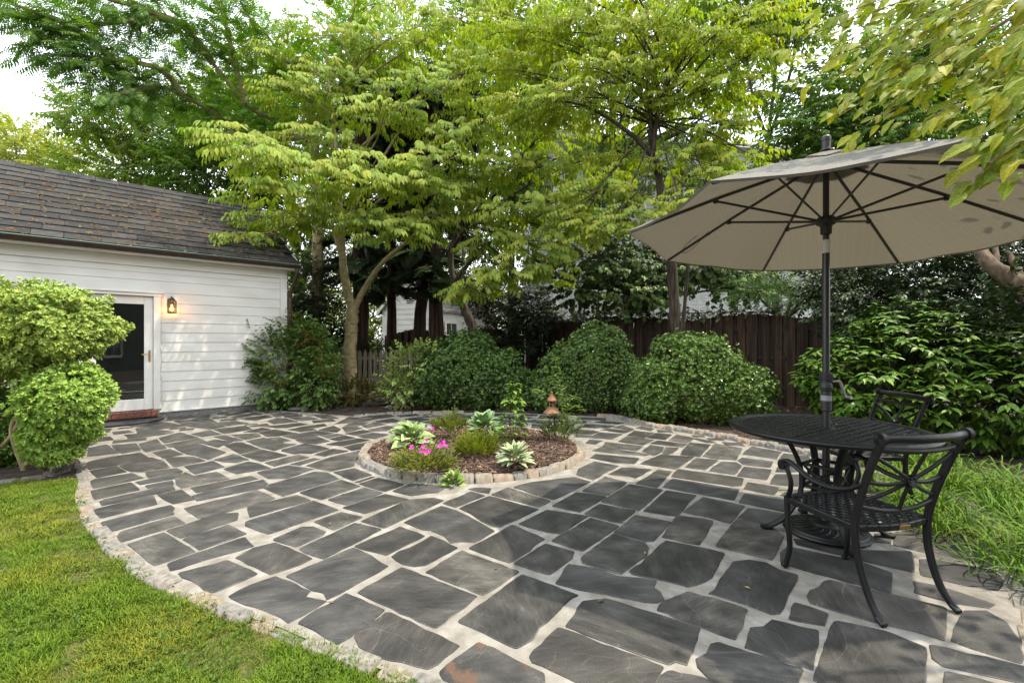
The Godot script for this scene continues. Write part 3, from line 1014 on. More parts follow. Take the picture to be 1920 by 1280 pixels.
	flag([1.899, -3.883, 2.060, -4.112, 2.322, -3.931, 2.165, -3.667])
	flag([-2.652, -3.747, -2.393, -4.063, -2.311, -4.199, -2.034, -3.986, -2.231, -3.692, -2.381, -3.526])
	flag([-3.069, -3.458, -2.815, -3.827, -2.745, -3.758, -2.692, -3.670, -2.634, -3.617, -2.821, -3.311, -2.856, -3.285, -2.946, -3.356])
	flag([-1.893, -4.130, -1.662, -4.517, -1.410, -4.315, -1.622, -3.948])
	flag([-1.449, -4.391, -1.320, -4.583, -1.015, -4.375, -1.139, -4.158])
	flag([2.397, -3.523, 2.921, -3.475, 2.959, -3.814, 2.461, -3.880])
	flag([1.393, -4.286, 1.578, -4.567, 2.076, -4.228, 1.886, -3.935])
	flag([3.196, -3.617, 3.329, -3.576, 3.136, -3.338, 3.050, -3.338, 3.014, -3.411])
	flag([2.353, -4.059, 2.461, -4.167, 2.589, -4.059, 2.491, -3.931])
	flag([-1.513, -4.437, -1.400, -4.617, -1.370, -4.617, -1.460, -4.437])
	flag([1.167, -4.391, 1.535, -4.868, 1.658, -4.812, 1.342, -4.286])
	flag([2.114, -4.237, 2.262, -4.448, 2.472, -4.295, 2.296, -4.059])
	flag([3.474, -3.638, 3.710, -3.586, 3.636, -3.429, 3.412, -3.218, 3.322, -3.185, 3.216, -3.338])
	flag([0.650, -4.686, 0.701, -4.907, 0.925, -5.213, 1.162, -5.025, 0.792, -4.517, 0.692, -4.634])
	flag([2.615, -3.974, 2.879, -3.962, 2.898, -4.127, 2.635, -4.141])
	flag([-2.272, -4.256, -2.290, -4.360, -2.053, -4.794, -1.901, -4.776, -1.693, -4.550, -1.998, -4.037])
	flag([-2.787, -4.037, -2.753, -4.130, -2.427, -4.517, -2.317, -4.391, -2.286, -4.271, -2.658, -3.923])
	flag([-3.352, -3.714, -3.147, -4.063, -2.940, -3.839, -3.134, -3.536])
	flag([0.977, -4.704, 1.165, -4.945, 1.255, -4.965, 1.478, -4.887, 1.214, -4.567, 1.172, -4.634])
	flag([-3.117, -4.076, -3.000, -4.213, -2.704, -3.948, -2.808, -3.851, -2.911, -3.911])
	flag([1.588, -4.624, 1.752, -4.887, 2.282, -4.567, 2.143, -4.336, 2.058, -4.315])
	flag([-1.844, -4.776, -1.674, -4.926, -1.416, -4.686, -1.538, -4.485])
	flag([2.904, -3.869, 3.415, -3.765, 3.464, -4.002, 2.963, -4.104])
	flag([-2.962, -4.271, -2.620, -4.651, -2.489, -4.550, -2.763, -4.171, -2.807, -4.130])
	flag([-3.469, -3.899, -3.483, -3.948, -3.198, -4.360, -3.059, -4.213, -3.364, -3.804])
	flag([2.439, -4.386, 2.683, -4.716, 2.916, -4.698, 2.657, -4.310])
	flag([2.675, -4.281, 2.923, -4.629, 3.100, -4.496, 2.866, -4.195])
	flag([3.688, -3.998, 3.819, -3.973, 3.596, -3.660, 3.410, -3.714])
	flag([-2.631, -4.776, -2.432, -5.045, -2.095, -4.907, -2.211, -4.567, -2.389, -4.550])
	flag([2.253, -4.646, 2.499, -4.998, 2.735, -4.881, 2.480, -4.512])
	flag([3.114, -4.117, 3.620, -4.047, 3.669, -4.379, 3.151, -4.445])
	flag([0.906, -5.369, 0.999, -5.560, 1.467, -5.346, 1.346, -5.107, 1.147, -5.148])
	flag([-3.433, -4.338, -3.300, -4.500, -3.184, -4.366, -3.336, -4.251])
	flag([2.055, -4.831, 2.342, -5.191, 2.511, -5.170, 2.494, -5.025, 2.246, -4.686])
	flag([1.855, -4.965, 2.124, -5.346, 2.337, -5.257, 2.029, -4.868])
	flag([-3.805, -4.185, -3.647, -4.437, -3.381, -4.213, -3.555, -3.948])
	flag([-3.318, -4.567, -3.374, -4.776, -3.191, -4.651, -3.051, -4.794, -2.769, -4.550, -3.030, -4.256, -3.163, -4.366])
	flag([1.412, -5.107, 1.781, -5.535, 1.872, -5.487, 2.128, -5.416, 1.731, -4.887])
	flag([-2.238, -5.025, -2.123, -5.392, -1.888, -5.738, -1.799, -5.560, -1.767, -5.235, -1.711, -5.005, -1.884, -4.812])
	flag([-2.441, -5.086, -2.299, -5.369, -2.199, -5.324, -2.312, -5.045])
	flag([-3.054, -4.907, -2.970, -5.213, -2.799, -5.127, -2.557, -4.926, -2.802, -4.722, -2.917, -4.794])
	flag([-3.621, -4.453, -3.563, -4.544, -3.403, -4.794, -3.313, -4.544, -3.499, -4.360])
	flag([2.719, -4.788, 2.981, -5.141, 3.156, -5.120, 2.982, -4.788])
	flag([0.986, -5.720, 1.151, -5.947, 1.641, -5.527, 1.570, -5.463, 1.200, -5.593])
	flag([2.557, -5.249, 2.669, -5.385, 2.934, -5.206, 2.758, -4.950, 2.632, -5.006, 2.539, -5.079])
	flag([2.977, -4.698, 3.284, -5.079, 3.490, -4.998, 3.165, -4.561])
	flag([3.338, -4.509, 3.748, -4.502, 3.747, -4.751, 3.357, -4.754])
	flag([-2.748, -5.148, -2.538, -5.511, -2.355, -5.392, -2.563, -5.005])
	flag([-4.073, -4.485, -4.092, -4.550, -3.900, -4.757, -3.638, -4.583, -3.754, -4.330, -3.847, -4.256])
	flag([-3.776, -4.776, -3.560, -4.926, -3.416, -4.812, -3.584, -4.577])
	flag([-3.541, -5.005, -3.377, -5.235, -3.087, -4.985, -3.217, -4.704])
	flag([1.811, -5.593, 1.954, -5.897, 2.115, -5.872, 1.939, -5.593, 1.835, -5.505])
	flag([1.590, -5.683, 1.808, -6.049, 1.940, -5.922, 1.814, -5.638, 1.674, -5.463])
	flag([-2.361, -5.527, -2.254, -5.824, -2.011, -5.706, -2.189, -5.442])
	flag([3.485, -4.837, 3.659, -4.805, 3.677, -4.957, 3.512, -4.976])
	flag([1.162, -5.947, 1.249, -6.209, 1.693, -5.972, 1.530, -5.706])
	flag([2.232, -5.433, 2.675, -6.105, 2.908, -5.852, 2.542, -5.259, 2.351, -5.316])
	flag([-3.394, -5.279, -3.329, -5.550, -3.001, -5.288, -3.077, -5.148, -3.237, -5.191])
	flag([2.079, -5.683, 2.368, -6.182, 2.607, -6.075, 2.202, -5.421, 2.004, -5.505])
	flag([3.422, -5.063, 3.606, -5.030, 3.632, -5.175, 3.434, -5.204])
	flag([2.997, -5.227, 3.269, -5.576, 3.476, -5.431, 3.366, -5.206, 3.115, -5.163])
	flag([-3.217, -5.505, -3.109, -5.776, -2.658, -5.484, -2.810, -5.201])
	flag([0.974, -6.128, 1.058, -6.349, 1.229, -6.292, 1.094, -6.075])
	flag([-2.155, -5.922, -1.865, -6.320, -1.720, -6.236, -1.823, -5.872, -1.972, -5.720])
	flag([-2.842, -5.706, -2.866, -5.776, -2.747, -6.128, -2.550, -6.023, -2.291, -5.834, -2.412, -5.571, -2.550, -5.593, -2.600, -5.540])
	flag([-4.402, -4.831, -4.281, -5.025, -3.981, -4.794, -4.103, -4.583])
	flag([2.758, -5.552, 3.076, -5.947, 3.289, -5.652, 3.036, -5.316])
	flag([-4.259, -5.025, -4.199, -5.392, -3.941, -5.235, -3.654, -4.945, -3.795, -4.794, -3.940, -4.794])
	flag([1.831, -6.128, 1.986, -6.320, 2.293, -6.075, 2.158, -5.897])
	flag([-3.979, -5.324, -3.943, -5.392, -3.727, -5.416, -3.456, -5.235, -3.620, -4.965])
	flag([1.422, -6.236, 1.628, -6.586, 1.946, -6.349, 1.708, -6.023])
	flag([-2.444, -6.075, -2.151, -6.453, -1.934, -6.349, -2.185, -5.972])
	flag([-3.126, -5.848, -3.005, -6.128, -2.829, -6.101, -2.930, -5.729])
	flag([0.926, -6.711, 1.146, -6.648, 1.058, -6.495, 0.900, -6.525])
	flag([2.777, -6.026, 3.004, -5.976, 3.045, -6.156, 2.817, -6.208])
	flag([1.082, -6.495, 1.304, -6.875, 1.615, -6.744, 1.368, -6.377])
	flag([2.131, -6.320, 2.379, -6.711, 2.539, -6.465, 2.313, -6.128])
	flag([2.508, -6.418, 2.581, -6.477, 2.724, -6.182, 2.594, -6.155])
	flag([-2.968, -6.349, -2.776, -6.586, -2.460, -6.264, -2.572, -6.075, -2.795, -6.182])
	flag([-2.528, -6.406, -2.412, -6.661, -2.190, -6.495, -2.346, -6.281])
	flag([-4.304, -5.897, -4.144, -6.128, -3.478, -5.638, -3.471, -5.298, -3.891, -5.549])
	flag([-4.618, -4.985, -4.747, -5.191, -4.713, -5.369, -4.522, -5.635, -4.222, -5.392, -4.298, -5.045, -4.448, -4.887])
	flag([-3.738, -6.023, -3.699, -6.209, -3.616, -6.209, -3.144, -5.800, -3.253, -5.549])
	flag([-2.225, -6.636, -2.049, -6.855, -1.774, -6.711, -1.893, -6.418, -2.056, -6.465])
	flag([1.879, -6.495, 2.123, -6.842, 2.314, -6.711, 2.104, -6.349])
	flag([-4.374, -5.638, -4.295, -5.824, -3.933, -5.549, -4.009, -5.339])
	flag([2.691, -6.320, 2.891, -6.299, 2.911, -6.428, 2.710, -6.459])
	flag([1.643, -6.648, 1.854, -7.012, 2.097, -6.842, 1.845, -6.465])
	flag([0.854, -7.191, 1.249, -7.012, 1.297, -6.909, 1.157, -6.711, 0.857, -6.776])
	flag([-3.588, -6.264, -3.484, -6.495, -3.005, -6.128, -3.137, -5.848])
	flag([0.532, -6.924, 0.804, -6.892, 0.819, -7.091, 0.540, -7.113])
	flag([2.562, -6.536, 2.725, -6.515, 2.740, -6.639, 2.580, -6.662])
	flag([-3.402, -6.458, -3.263, -6.525, -3.003, -6.297, -3.089, -6.154])
	flag([-1.714, -6.728, -1.402, -6.955, -1.530, -7.136, -1.838, -6.903])
	flag([0.271, -7.070, 0.453, -7.038, 0.472, -7.153, 0.290, -7.190])
	flag([-2.764, -6.648, -2.539, -6.763, -2.438, -6.699, -2.564, -6.465])
	flag([1.357, -7.082, 1.512, -7.176, 1.791, -6.977, 1.639, -6.789])
	flag([-2.453, -6.776, -2.279, -7.082, -2.075, -6.943, -2.259, -6.661])
	flag([-4.127, -6.155, -4.062, -6.349, -3.751, -6.236, -3.739, -5.897])
	flag([0.084, -7.206, 0.237, -7.311, 0.174, -7.406, 0.023, -7.302])
	flag([2.171, -6.873, 2.389, -6.851, 2.408, -7.021, 2.193, -7.049])
	flag([-3.268, -6.586, -2.955, -7.012, -2.609, -6.809, -3.007, -6.406])
	flag([-1.722, -7.084, -1.564, -7.156, -1.611, -7.260, -1.771, -7.189])
	flag([0.291, -7.236, 0.789, -7.183, 0.834, -7.490, 0.328, -7.557])
	flag([-0.391, -7.305, -0.237, -7.394, -0.305, -7.521, -0.463, -7.432])
	flag([-2.198, -7.082, -1.999, -7.402, -1.800, -7.341, -1.898, -6.977, -2.072, -6.977])
	flag([1.587, -7.265, 1.781, -7.497, 1.882, -7.118, 1.795, -6.991])
	flag([1.161, -7.577, 1.640, -7.379, 1.474, -7.191, 1.044, -7.265])
	flag([1.925, -7.228, 2.064, -7.379, 2.193, -7.154, 2.085, -6.977])
	flag([-1.093, -7.135, -0.540, -7.462, -0.694, -7.728, -1.231, -7.428])
	flag([-0.135, -7.283, 0.266, -7.526, 0.156, -7.752, -0.244, -7.515])
	flag([-4.562, -6.075, -4.431, -6.320, -4.360, -6.465, -4.098, -6.236, -4.334, -5.922, -4.390, -5.922])
	flag([-4.220, -6.555, -4.146, -6.680, -3.657, -6.320, -3.739, -6.236])
	flag([-4.909, -6.101, -4.909, -6.406, -4.358, -5.848, -4.450, -5.638, -4.683, -5.848])
	flag([-4.056, -6.680, -3.762, -6.842, -3.558, -6.586, -3.649, -6.349])
	flag([-5.204, -6.023, -4.966, -6.128, -4.588, -5.729, -4.685, -5.571, -4.935, -5.776])
	flag([-1.849, -7.660, -1.529, -7.676, -1.350, -7.418, -1.350, -7.191, -1.716, -7.341])
	flag([0.839, -7.512, 0.994, -7.480, 1.020, -7.619, 0.854, -7.641])
	flag([-2.943, -7.047, -2.856, -7.418, -2.632, -7.118, -2.587, -6.855])
	flag([-3.767, -6.875, -3.655, -7.118, -3.143, -6.809, -3.337, -6.598, -3.466, -6.555])
	flag([-4.974, -5.421, -5.366, -5.872, -5.307, -6.075, -5.183, -5.972, -4.736, -5.593])
	flag([-2.658, -7.265, -2.671, -7.577, -2.492, -7.744, -2.374, -7.744, -2.461, -7.341, -2.314, -7.191, -2.456, -6.855])
	flag([-3.419, -7.082, -3.308, -7.379, -2.985, -7.082, -3.144, -6.895])
	flag([-2.429, -7.457, -2.250, -7.727, -2.050, -7.537, -2.264, -7.206])
	flag([0.120, -7.830, 0.399, -8.008, 0.780, -7.830, 0.523, -7.577])
	flag([-0.600, -7.830, -0.309, -8.054, 0.030, -7.830, -0.204, -7.594])
	flag([-1.498, -7.744, -1.347, -7.990, -0.979, -7.744, -1.206, -7.497])
	flag([0.793, -7.705, 1.232, -7.627, 1.258, -7.874, 0.844, -7.952])
	flag([1.380, -7.744, 1.539, -7.874, 1.859, -7.702, 1.733, -7.537])
	flag([-4.002, -6.895, -3.917, -7.250, -3.709, -7.118, -3.791, -6.895])
	flag([-3.307, -7.381, -3.081, -7.603, -2.953, -7.417, -3.087, -7.206])
	flag([-4.929, -6.465, -4.926, -6.875, -4.392, -6.495, -4.610, -6.155])
	flag([-1.331, -8.081, -1.005, -8.194, -0.664, -7.874, -0.918, -7.727])
	flag([-4.664, -6.744, -4.590, -7.047, -4.224, -6.744, -4.383, -6.555])
	flag([-2.340, -7.830, -2.087, -8.128, -1.875, -7.830, -2.065, -7.643])
	flag([-5.291, -6.134, -4.998, -6.336, -5.120, -6.501, -5.417, -6.296])
	flag([-1.867, -8.054, -1.701, -8.223, -1.404, -8.054, -1.546, -7.761])
	flag([1.107, -8.007, 1.611, -7.902, 1.647, -8.169, 1.155, -8.268])
	flag([-0.318, -8.291, 0.000, -8.389, 0.408, -8.194, 0.092, -8.008])
	flag([-5.662, -5.914, -5.441, -6.007, -5.510, -6.159, -5.725, -6.061])
	flag([-3.891, -7.403, -3.517, -7.682, -3.299, -7.528, -3.522, -7.241, -3.691, -7.220])
	flag([-4.595, -7.118, -4.263, -7.418, -3.982, -7.118, -4.206, -6.776])
	flag([0.453, -8.117, 0.967, -8.024, 1.051, -8.395, 0.524, -8.493])
	flag([-1.054, -8.340, -0.779, -8.470, -0.379, -8.242, -0.679, -8.054])
	flag([-2.897, -7.561, -2.915, -8.271, -2.330, -8.054, -2.597, -7.702])
	flag([-4.205, -7.341, -4.028, -7.618, -3.744, -7.265, -3.966, -7.341])
	flag([-1.699, -8.291, -1.428, -8.470, -1.096, -8.291, -1.311, -8.147])
	flag([-3.277, -7.657, -2.980, -7.825, -3.115, -8.045, -3.405, -7.874])
	flag([0.180, -8.412, 0.453, -8.369, 0.464, -8.548, 0.211, -8.576])
	flag([-5.903, -6.040, -5.659, -6.165, -5.741, -6.321, -5.988, -6.193])
	flag([-5.619, -6.709, -5.353, -6.843, -4.990, -6.830, -5.134, -6.593, -5.323, -6.426])
	flag([-0.358, -8.334, -0.061, -8.531, -0.194, -8.701, -0.481, -8.512])
	flag([-5.850, -6.525, -5.715, -6.586, -5.449, -6.349, -5.589, -6.182])
	flag([-1.097, -8.351, -0.839, -8.516, -0.959, -8.692, -1.198, -8.531])
	flag([-0.630, -8.448, -0.459, -8.564, -0.570, -8.721, -0.748, -8.600])
	flag([-2.716, -8.291, -2.266, -8.573, -2.109, -8.340, -2.291, -8.081])
	flag([-1.976, -8.236, -1.672, -8.448, -1.791, -8.656, -2.110, -8.443])
	flag([-4.289, -7.447, -4.136, -7.550, -4.202, -7.643, -4.357, -7.542])
	flag([-5.018, -6.986, -4.867, -7.084, -4.944, -7.212, -5.097, -7.110])
	flag([-1.598, -8.456, -1.442, -8.541, -1.504, -8.645, -1.652, -8.569])
	flag([-4.140, -7.830, -4.166, -8.175, -3.955, -8.128, -3.580, -7.787, -3.882, -7.561])
	flag([-3.956, -8.194, -3.634, -8.320, -3.348, -8.054, -3.578, -7.847])
	flag([-5.254, -7.102, -5.077, -7.199, -5.130, -7.304, -5.308, -7.208])
	flag([-6.268, -6.277, -5.886, -6.461, -6.002, -6.694, -6.385, -6.498])
	flag([-5.841, -7.191, -5.762, -7.265, -5.346, -7.047, -5.029, -6.909, -5.504, -6.809])
	flag([-4.896, -7.744, -4.706, -7.874, -4.343, -7.660, -4.524, -7.379])
	flag([-3.643, -8.490, -3.424, -8.594, -3.003, -8.081, -3.313, -8.081])
	flag([-5.956, -6.909, -5.832, -7.047, -5.611, -6.875, -5.773, -6.711])
	flag([-5.715, -7.830, -5.369, -8.194, -4.528, -7.341, -4.636, -7.118, -5.119, -7.341])
	flag([-4.024, -8.198, -3.768, -8.349, -3.868, -8.540, -4.133, -8.396])
	flag([-4.764, -8.100, -4.478, -8.470, -4.272, -8.291, -4.369, -7.891])
	flag([-6.415, -6.571, -5.990, -6.895, -6.211, -7.196, -6.636, -6.880])
	flag([-4.957, -7.860, -4.746, -7.959, -4.823, -8.113, -5.031, -8.001])
	flag([-6.196, -7.418, -6.094, -7.874, -5.620, -7.660, -5.215, -7.418, -5.400, -7.118, -5.734, -7.265])
	flag([-6.067, -7.127, -5.914, -7.211, -5.969, -7.309, -6.122, -7.218])
	flag([-6.820, -6.646, -6.642, -6.738, -6.712, -6.856, -6.884, -6.765])
	flag([-4.478, -8.594, -4.242, -8.787, -3.951, -8.594, -4.272, -8.320])
	flag([-5.241, -8.107, -5.058, -8.217, -5.144, -8.365, -5.322, -8.252])
	flag([-5.035, -8.291, -4.865, -8.787, -4.610, -8.594, -4.896, -8.166])
	flag([-6.971, -6.809, -6.467, -7.072, -6.674, -7.397, -7.138, -7.125])
	flag([-6.735, -7.577, -6.442, -7.660, -6.238, -7.418, -6.430, -7.265])
	flag([-4.607, -8.641, -4.379, -8.803, -4.481, -8.940, -4.712, -8.780])
	flag([-5.897, -7.901, -5.386, -8.257, -5.567, -8.563, -6.091, -8.210])
	flag([-4.788, -8.801, -4.654, -8.895, -4.726, -8.993, -4.862, -8.906])
	flag([-6.304, -7.783, -6.068, -7.932, -6.174, -8.091, -6.410, -7.951])
	flag([-5.270, -8.490, -5.195, -9.069, -4.973, -8.920, -5.123, -8.409])
	flag([-5.446, -8.556, -5.279, -8.660, -5.360, -8.788, -5.526, -8.686])
	flag([-4.967, -8.976, -4.813, -9.077, -4.877, -9.180, -5.035, -9.081])
	cobble_row(patio, [[-4.78, -5.15], [-4.50, -4.85], [-4.14, -4.48], [-3.69, -3.99], [-3.48, -3.79], [-3.25, -3.57], [-3.07, -3.40], [-2.92, -3.28], [-2.76, -3.15], [-2.54, -2.99], [-2.39, -2.89], [-2.24, -2.77], [-2.12, -2.70], [-1.90, -2.58], [-1.74, -2.49], [-1.62, -2.43], [-1.48, -2.35], [-1.32, -2.28], [-1.15, -2.22], [-1.00, -2.14], [-0.88, -2.08], [-0.74, -2.01], [-0.61, -1.94], [-0.48, -1.89], [-0.36, -1.83], [-0.22, -1.76], [-0.08, -1.68]], 0.19, -0.102)
	cobble_row(patio, [[1.53, -8.33], [1.70, -8.21], [1.86, -7.99], [2.06, -7.68], [2.15, -7.48], [2.27, -7.25], [2.40, -7.16], [2.51, -6.99], [2.60, -6.91], [2.69, -6.79], [2.82, -6.71], [2.89, -6.53], [3.00, -6.42], [3.09, -6.25], [3.15, -6.09], [3.27, -5.93], [3.36, -5.76], [3.55, -5.51], [3.70, -5.20]], 0.17, -0.045)
	cobble_row(patio, [[-0.91, -8.76], [-1.41, -8.76], [-2.00, -8.70], [-2.54, -8.51], [-2.89, -8.39]], 0.17, -0.075)
	cobble_row(patio, [[3.90, -4.59], [3.90, -4.32], [3.86, -4.05], [3.79, -3.79], [3.63, -3.51], [3.38, -3.17], [3.10, -2.86], [2.80, -2.55], [2.57, -2.30], [2.30, -2.02]], 0.2, -0.1)

# ---------------------------------------------------------------- the white outbuilding
func build_garage() -> void:
	var g := thing("outbuilding", "white clapboard outbuilding with slate roof and glazed door", "outbuilding", Vector3(-4.67, 0, -9.56), deg_to_rad(43.0))
	var door_l := -3.93
	var door_r := -2.13
	var head := 2.13
	var white: Material = mats.white
	# walls (x to the right along the front, z out of it)
	var m := MB.new()
	m.box(Vector3(door_r + 0.02, 0.10, -0.14), Vector3(0, 2.86, -0.02), 0.0)
	m.box(Vector3(-8.6, 0.10, -0.14), Vector3(door_l - 0.02, 2.86, -0.02), 0.0)
	m.box(Vector3(door_l - 0.02, head + 0.02, -0.14), Vector3(door_r + 0.02, 2.86, -0.02), 0.0)
	m.box(Vector3(-0.12, 0.1, -5.0), Vector3(0, 2.86, -0.142), 0.0)
	m.box(Vector3(-8.6, 0.1, -5.0), Vector3(-8.48, 2.86, -0.142), 0.0)
	# back wall with a window opening
	m.box(Vector3(-8.478, 0.1, -5.12), Vector3(-4.6, 2.86, -5.002), 0.0)
	m.box(Vector3(-3.4, 0.1, -5.12), Vector3(-0.122, 2.86, -5.002), 0.0)
	m.box(Vector3(-4.6, 0.1, -5.12), Vector3(-3.4, 0.9, -5.002), 0.0)
	m.box(Vector3(-4.6, 2.0, -5.12), Vector3(-3.4, 2.86, -5.002), 0.0)
	# gable above the right end wall
	var gz := -2.5
	for x in [-0.12, -8.6]:
		var q := [Vector3(x, 2.862, 0.0), Vector3(x, 2.862, -5.0), Vector3(x, 4.46, gz)]
		m.poly(q, Vector3(x - 1, 3, gz))
		m.poly([q[0] + Vector3(0.12, 0, 0), q[1] + Vector3(0.12, 0, 0), q[2] + Vector3(0.12, 0, 0)], Vector3(x - 1, 3, gz))
	part("wall", m, white, g)
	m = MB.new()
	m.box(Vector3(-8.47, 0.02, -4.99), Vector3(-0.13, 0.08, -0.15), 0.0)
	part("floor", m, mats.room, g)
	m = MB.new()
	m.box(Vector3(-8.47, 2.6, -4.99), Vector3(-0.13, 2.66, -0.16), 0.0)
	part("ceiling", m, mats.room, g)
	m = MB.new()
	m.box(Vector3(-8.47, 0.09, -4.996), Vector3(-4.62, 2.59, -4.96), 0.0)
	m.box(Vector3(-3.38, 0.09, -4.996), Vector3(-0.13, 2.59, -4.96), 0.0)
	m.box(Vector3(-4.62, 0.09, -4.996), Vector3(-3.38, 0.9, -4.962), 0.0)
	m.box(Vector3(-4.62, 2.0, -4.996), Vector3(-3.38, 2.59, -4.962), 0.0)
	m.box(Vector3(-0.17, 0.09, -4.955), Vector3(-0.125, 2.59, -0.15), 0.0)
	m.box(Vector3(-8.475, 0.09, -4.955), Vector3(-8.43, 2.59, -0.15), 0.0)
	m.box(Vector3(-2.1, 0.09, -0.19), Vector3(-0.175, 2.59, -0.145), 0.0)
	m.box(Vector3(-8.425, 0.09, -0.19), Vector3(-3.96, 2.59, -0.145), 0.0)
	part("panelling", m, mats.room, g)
	m = MB.new()
	m.box(Vector3(-8.62, -0.05, -0.12), Vector3(0.0, 0.10, 0.02), 0.004)
	part("foundation", m, mats.cobble3, g)
	# clapboards: each a board of its own, lower edge proud
	var y := 0.135
	var row := 0
	while y < 2.62:
		var hgt := 0.172
		if y > 2.2:
			hgt = 0.13 if row % 2 else 0.205
		if y + hgt > 2.64:
			hgt = 2.64 - y
		var spans := [[door_r + 0.07, -0.115], [-8.5, door_l - 0.08]]
		if y > head + 0.03:
			spans = [[-8.5, -0.115]]
		elif y + hgt > head + 0.06:
			hgt = head + 0.075 - y
		for s in spans:
			m = MB.new()
			var x0: float = s[0]
			var x1: float = s[1]
			var a := [Vector3(x0, y, 0.0), Vector3(x0, y, 0.015), Vector3(x0, y + hgt + 0.008, 0.004), Vector3(x0, y + hgt + 0.008, 0.0)]
			var b := []
			for p in a:
				b.append(Vector3(x1, p.y, p.z))
			var ref := Vector3((x0 + x1) / 2, y + hgt * 0.5, 0.006)
			for i in 4:
				m.poly([a[i], a[(i + 1) % 4], b[(i + 1) % 4], b[i]], ref)
			m.poly(a, ref); m.poly(b, ref)
			part("clapboard", m, white, g)
		y += hgt
		row += 1
	m = MB.new()
	m.box(Vector3(-8.6, 2.64, 0.0), Vector3(0.02, 2.80, 0.035), 0.004)
	m.box(Vector3(-8.6, 2.76, 0.036), Vector3(0.02, 2.80, 0.06), 0.006)
	part("frieze_board", m, white, g)
	m = MB.new()
	m.box(Vector3(-8.6, 2.802, 0.0), Vector3(0.14, 2.83, 0.27), 0.002)
	part("soffit", m, white, g)
	m = MB.new()
	m.box(Vector3(-0.11, 0.12, 0.0), Vector3(0.022, 2.638, 0.032), 0.004)
	m.box(Vector3(0.0, 0.12, -0.12), Vector3(0.024, 2.638, -0.002), 0.004)
	part("corner_board", m, white, g)
	m = MB.new()
	m.box(Vector3(door_r + 0.02, 0.105, 0.0), Vector3(-0.12, 0.134, 0.04), 0.004)
	part("water_table", m, white, g)
	# gutter: half round copper with a green lip
	m = MB.new()
	var gp := []
	for k in 9:
		var a := PI + PI * k / 8.0
		gp.append(Vector2(0.062 * cos(a), 0.07 * sin(a)))
	for k in 8:
		var p0: Vector2 = gp[k]
		var p1: Vector2 = gp[k + 1]
		m.poly([Vector3(-8.7, 2.90 + p0.y, 0.315 + p0.x), Vector3(0.2, 2.90 + p0.y, 0.315 + p0.x), Vector3(0.2, 2.90 + p1.y, 0.315 + p1.x), Vector3(-8.7, 2.90 + p1.y, 0.315 + p1.x)], Vector3(-4, 2.93, 0.315))
	m.poly([Vector3(0.2, 2.90, 0.253), Vector3(0.2, 2.85, 0.27), Vector3(0.2, 2.83, 0.315), Vector3(0.2, 2.85, 0.36), Vector3(0.2, 2.90, 0.377)], Vector3(0, 2.87, 0.315))
	var gutter := part("gutter", m, mats.copper, g)
	m = MB.new()
	m.tube([Vector3(-8.7, 2.903, 0.378), Vector3(0.2, 2.903, 0.378)], [0.007, 0.007], 6)
	part("gutter_lip", m, mats.verdigris, gutter)
	m = MB.new()
	rod(m, spline([Vector3(0.13, 2.83, 0.3), Vector3(0.12, 2.70, 0.29), Vector3(0.085, 2.42, 0.12), Vector3(0.07, 2.25, 0.06)], 4), 0.035, 0.035, 8)
	rod(m, [Vector3(0.07, 2.27, 0.06), Vector3(0.07, 1.0, 0.06), Vector3(0.07, 0.1, 0.06)], 0.04, 0.04, 8)
	part("downspout", m, mats.copper, g)
	# roof
	var ev := Vector3(0, 2.905, 0.30)
	var rg := Vector3(0, 4.66, -2.5)
	var slope := rg - ev
	var len_ := slope.length()
	var up := slope / len_
	var nrm := Vector3(0, -up.z, up.y)
	if nrm.y < 0: nrm = -nrm
	m = MB.new()
	var rf := [Vector3(-8.75, ev.y, ev.z), Vector3(0.16, ev.y, ev.z), Vector3(0.16, rg.y, rg.z), Vector3(-8.75, rg.y, rg.z)]
	var rb := [Vector3(-8.75, ev.y, -5.3), Vector3(0.16, ev.y, -5.3), Vector3(0.16, rg.y, rg.z), Vector3(-8.75, rg.y, rg.z)]
	for q in [rf, rb]:
		var low := []
		for p in q:
			low.append(p - Vector3(0, 0.045, 0))
		var ref := Vector3(-4, 3.3, -2.5)
		m.poly(q, ref)
		m.poly([low[0], low[1], low[2], low[3]], Vector3(-4, 9, -2.5))
		for i in [0, 1, 3]:
			m.poly([q[i], q[(i + 1) % 4], low[(i + 1) % 4], low[i]], (q[0] + q[2]) * 0.5)
	var roof := part("roof", m, mats.shingle[2], g)
	m = MB.new()
	m.box(Vector3(0.165, 0, 0), Vector3(0.185, 0.11, len_), 0.003)
	var rake := part("rake_board", m, white, roof)
	rake.transform = Transform3D(Basis(Vector3.RIGHT, nrm, -up), rg - nrm * 0.085)
	var tiles := []
	for k in 6:
		var t := MB.new()
		var w := 0.30
		var c := rng.randf_range(0.0, 0.012)
		t.c = Color.WHITE
		var p0 := [Vector3(-w / 2, 0.024, 0.0), Vector3(w / 2, 0.024, rng.randf_range(-0.012, 0.012)), Vector3(w / 2, 0.002, -0.33), Vector3(-w / 2, 0.002, -0.33)]
		var p1 := []
		for p in p0:
			p1.append(p - Vector3(0, 0.017, 0))
		t.poly(p0, Vector3(0, -1, -0.1)); t.poly(p1, Vector3(0, 1, -0.1))
		for i in 4:
			t.poly([p0[i], p0[(i + 1) % 4], p1[(i + 1) % 4], p1[i]], Vector3(0, 0, -0.13))
		tiles.append(t.mesh())
	var rows := 13
	var ex := len_ / rows
	var leftover := [Scatter.new(), Scatter.new()]
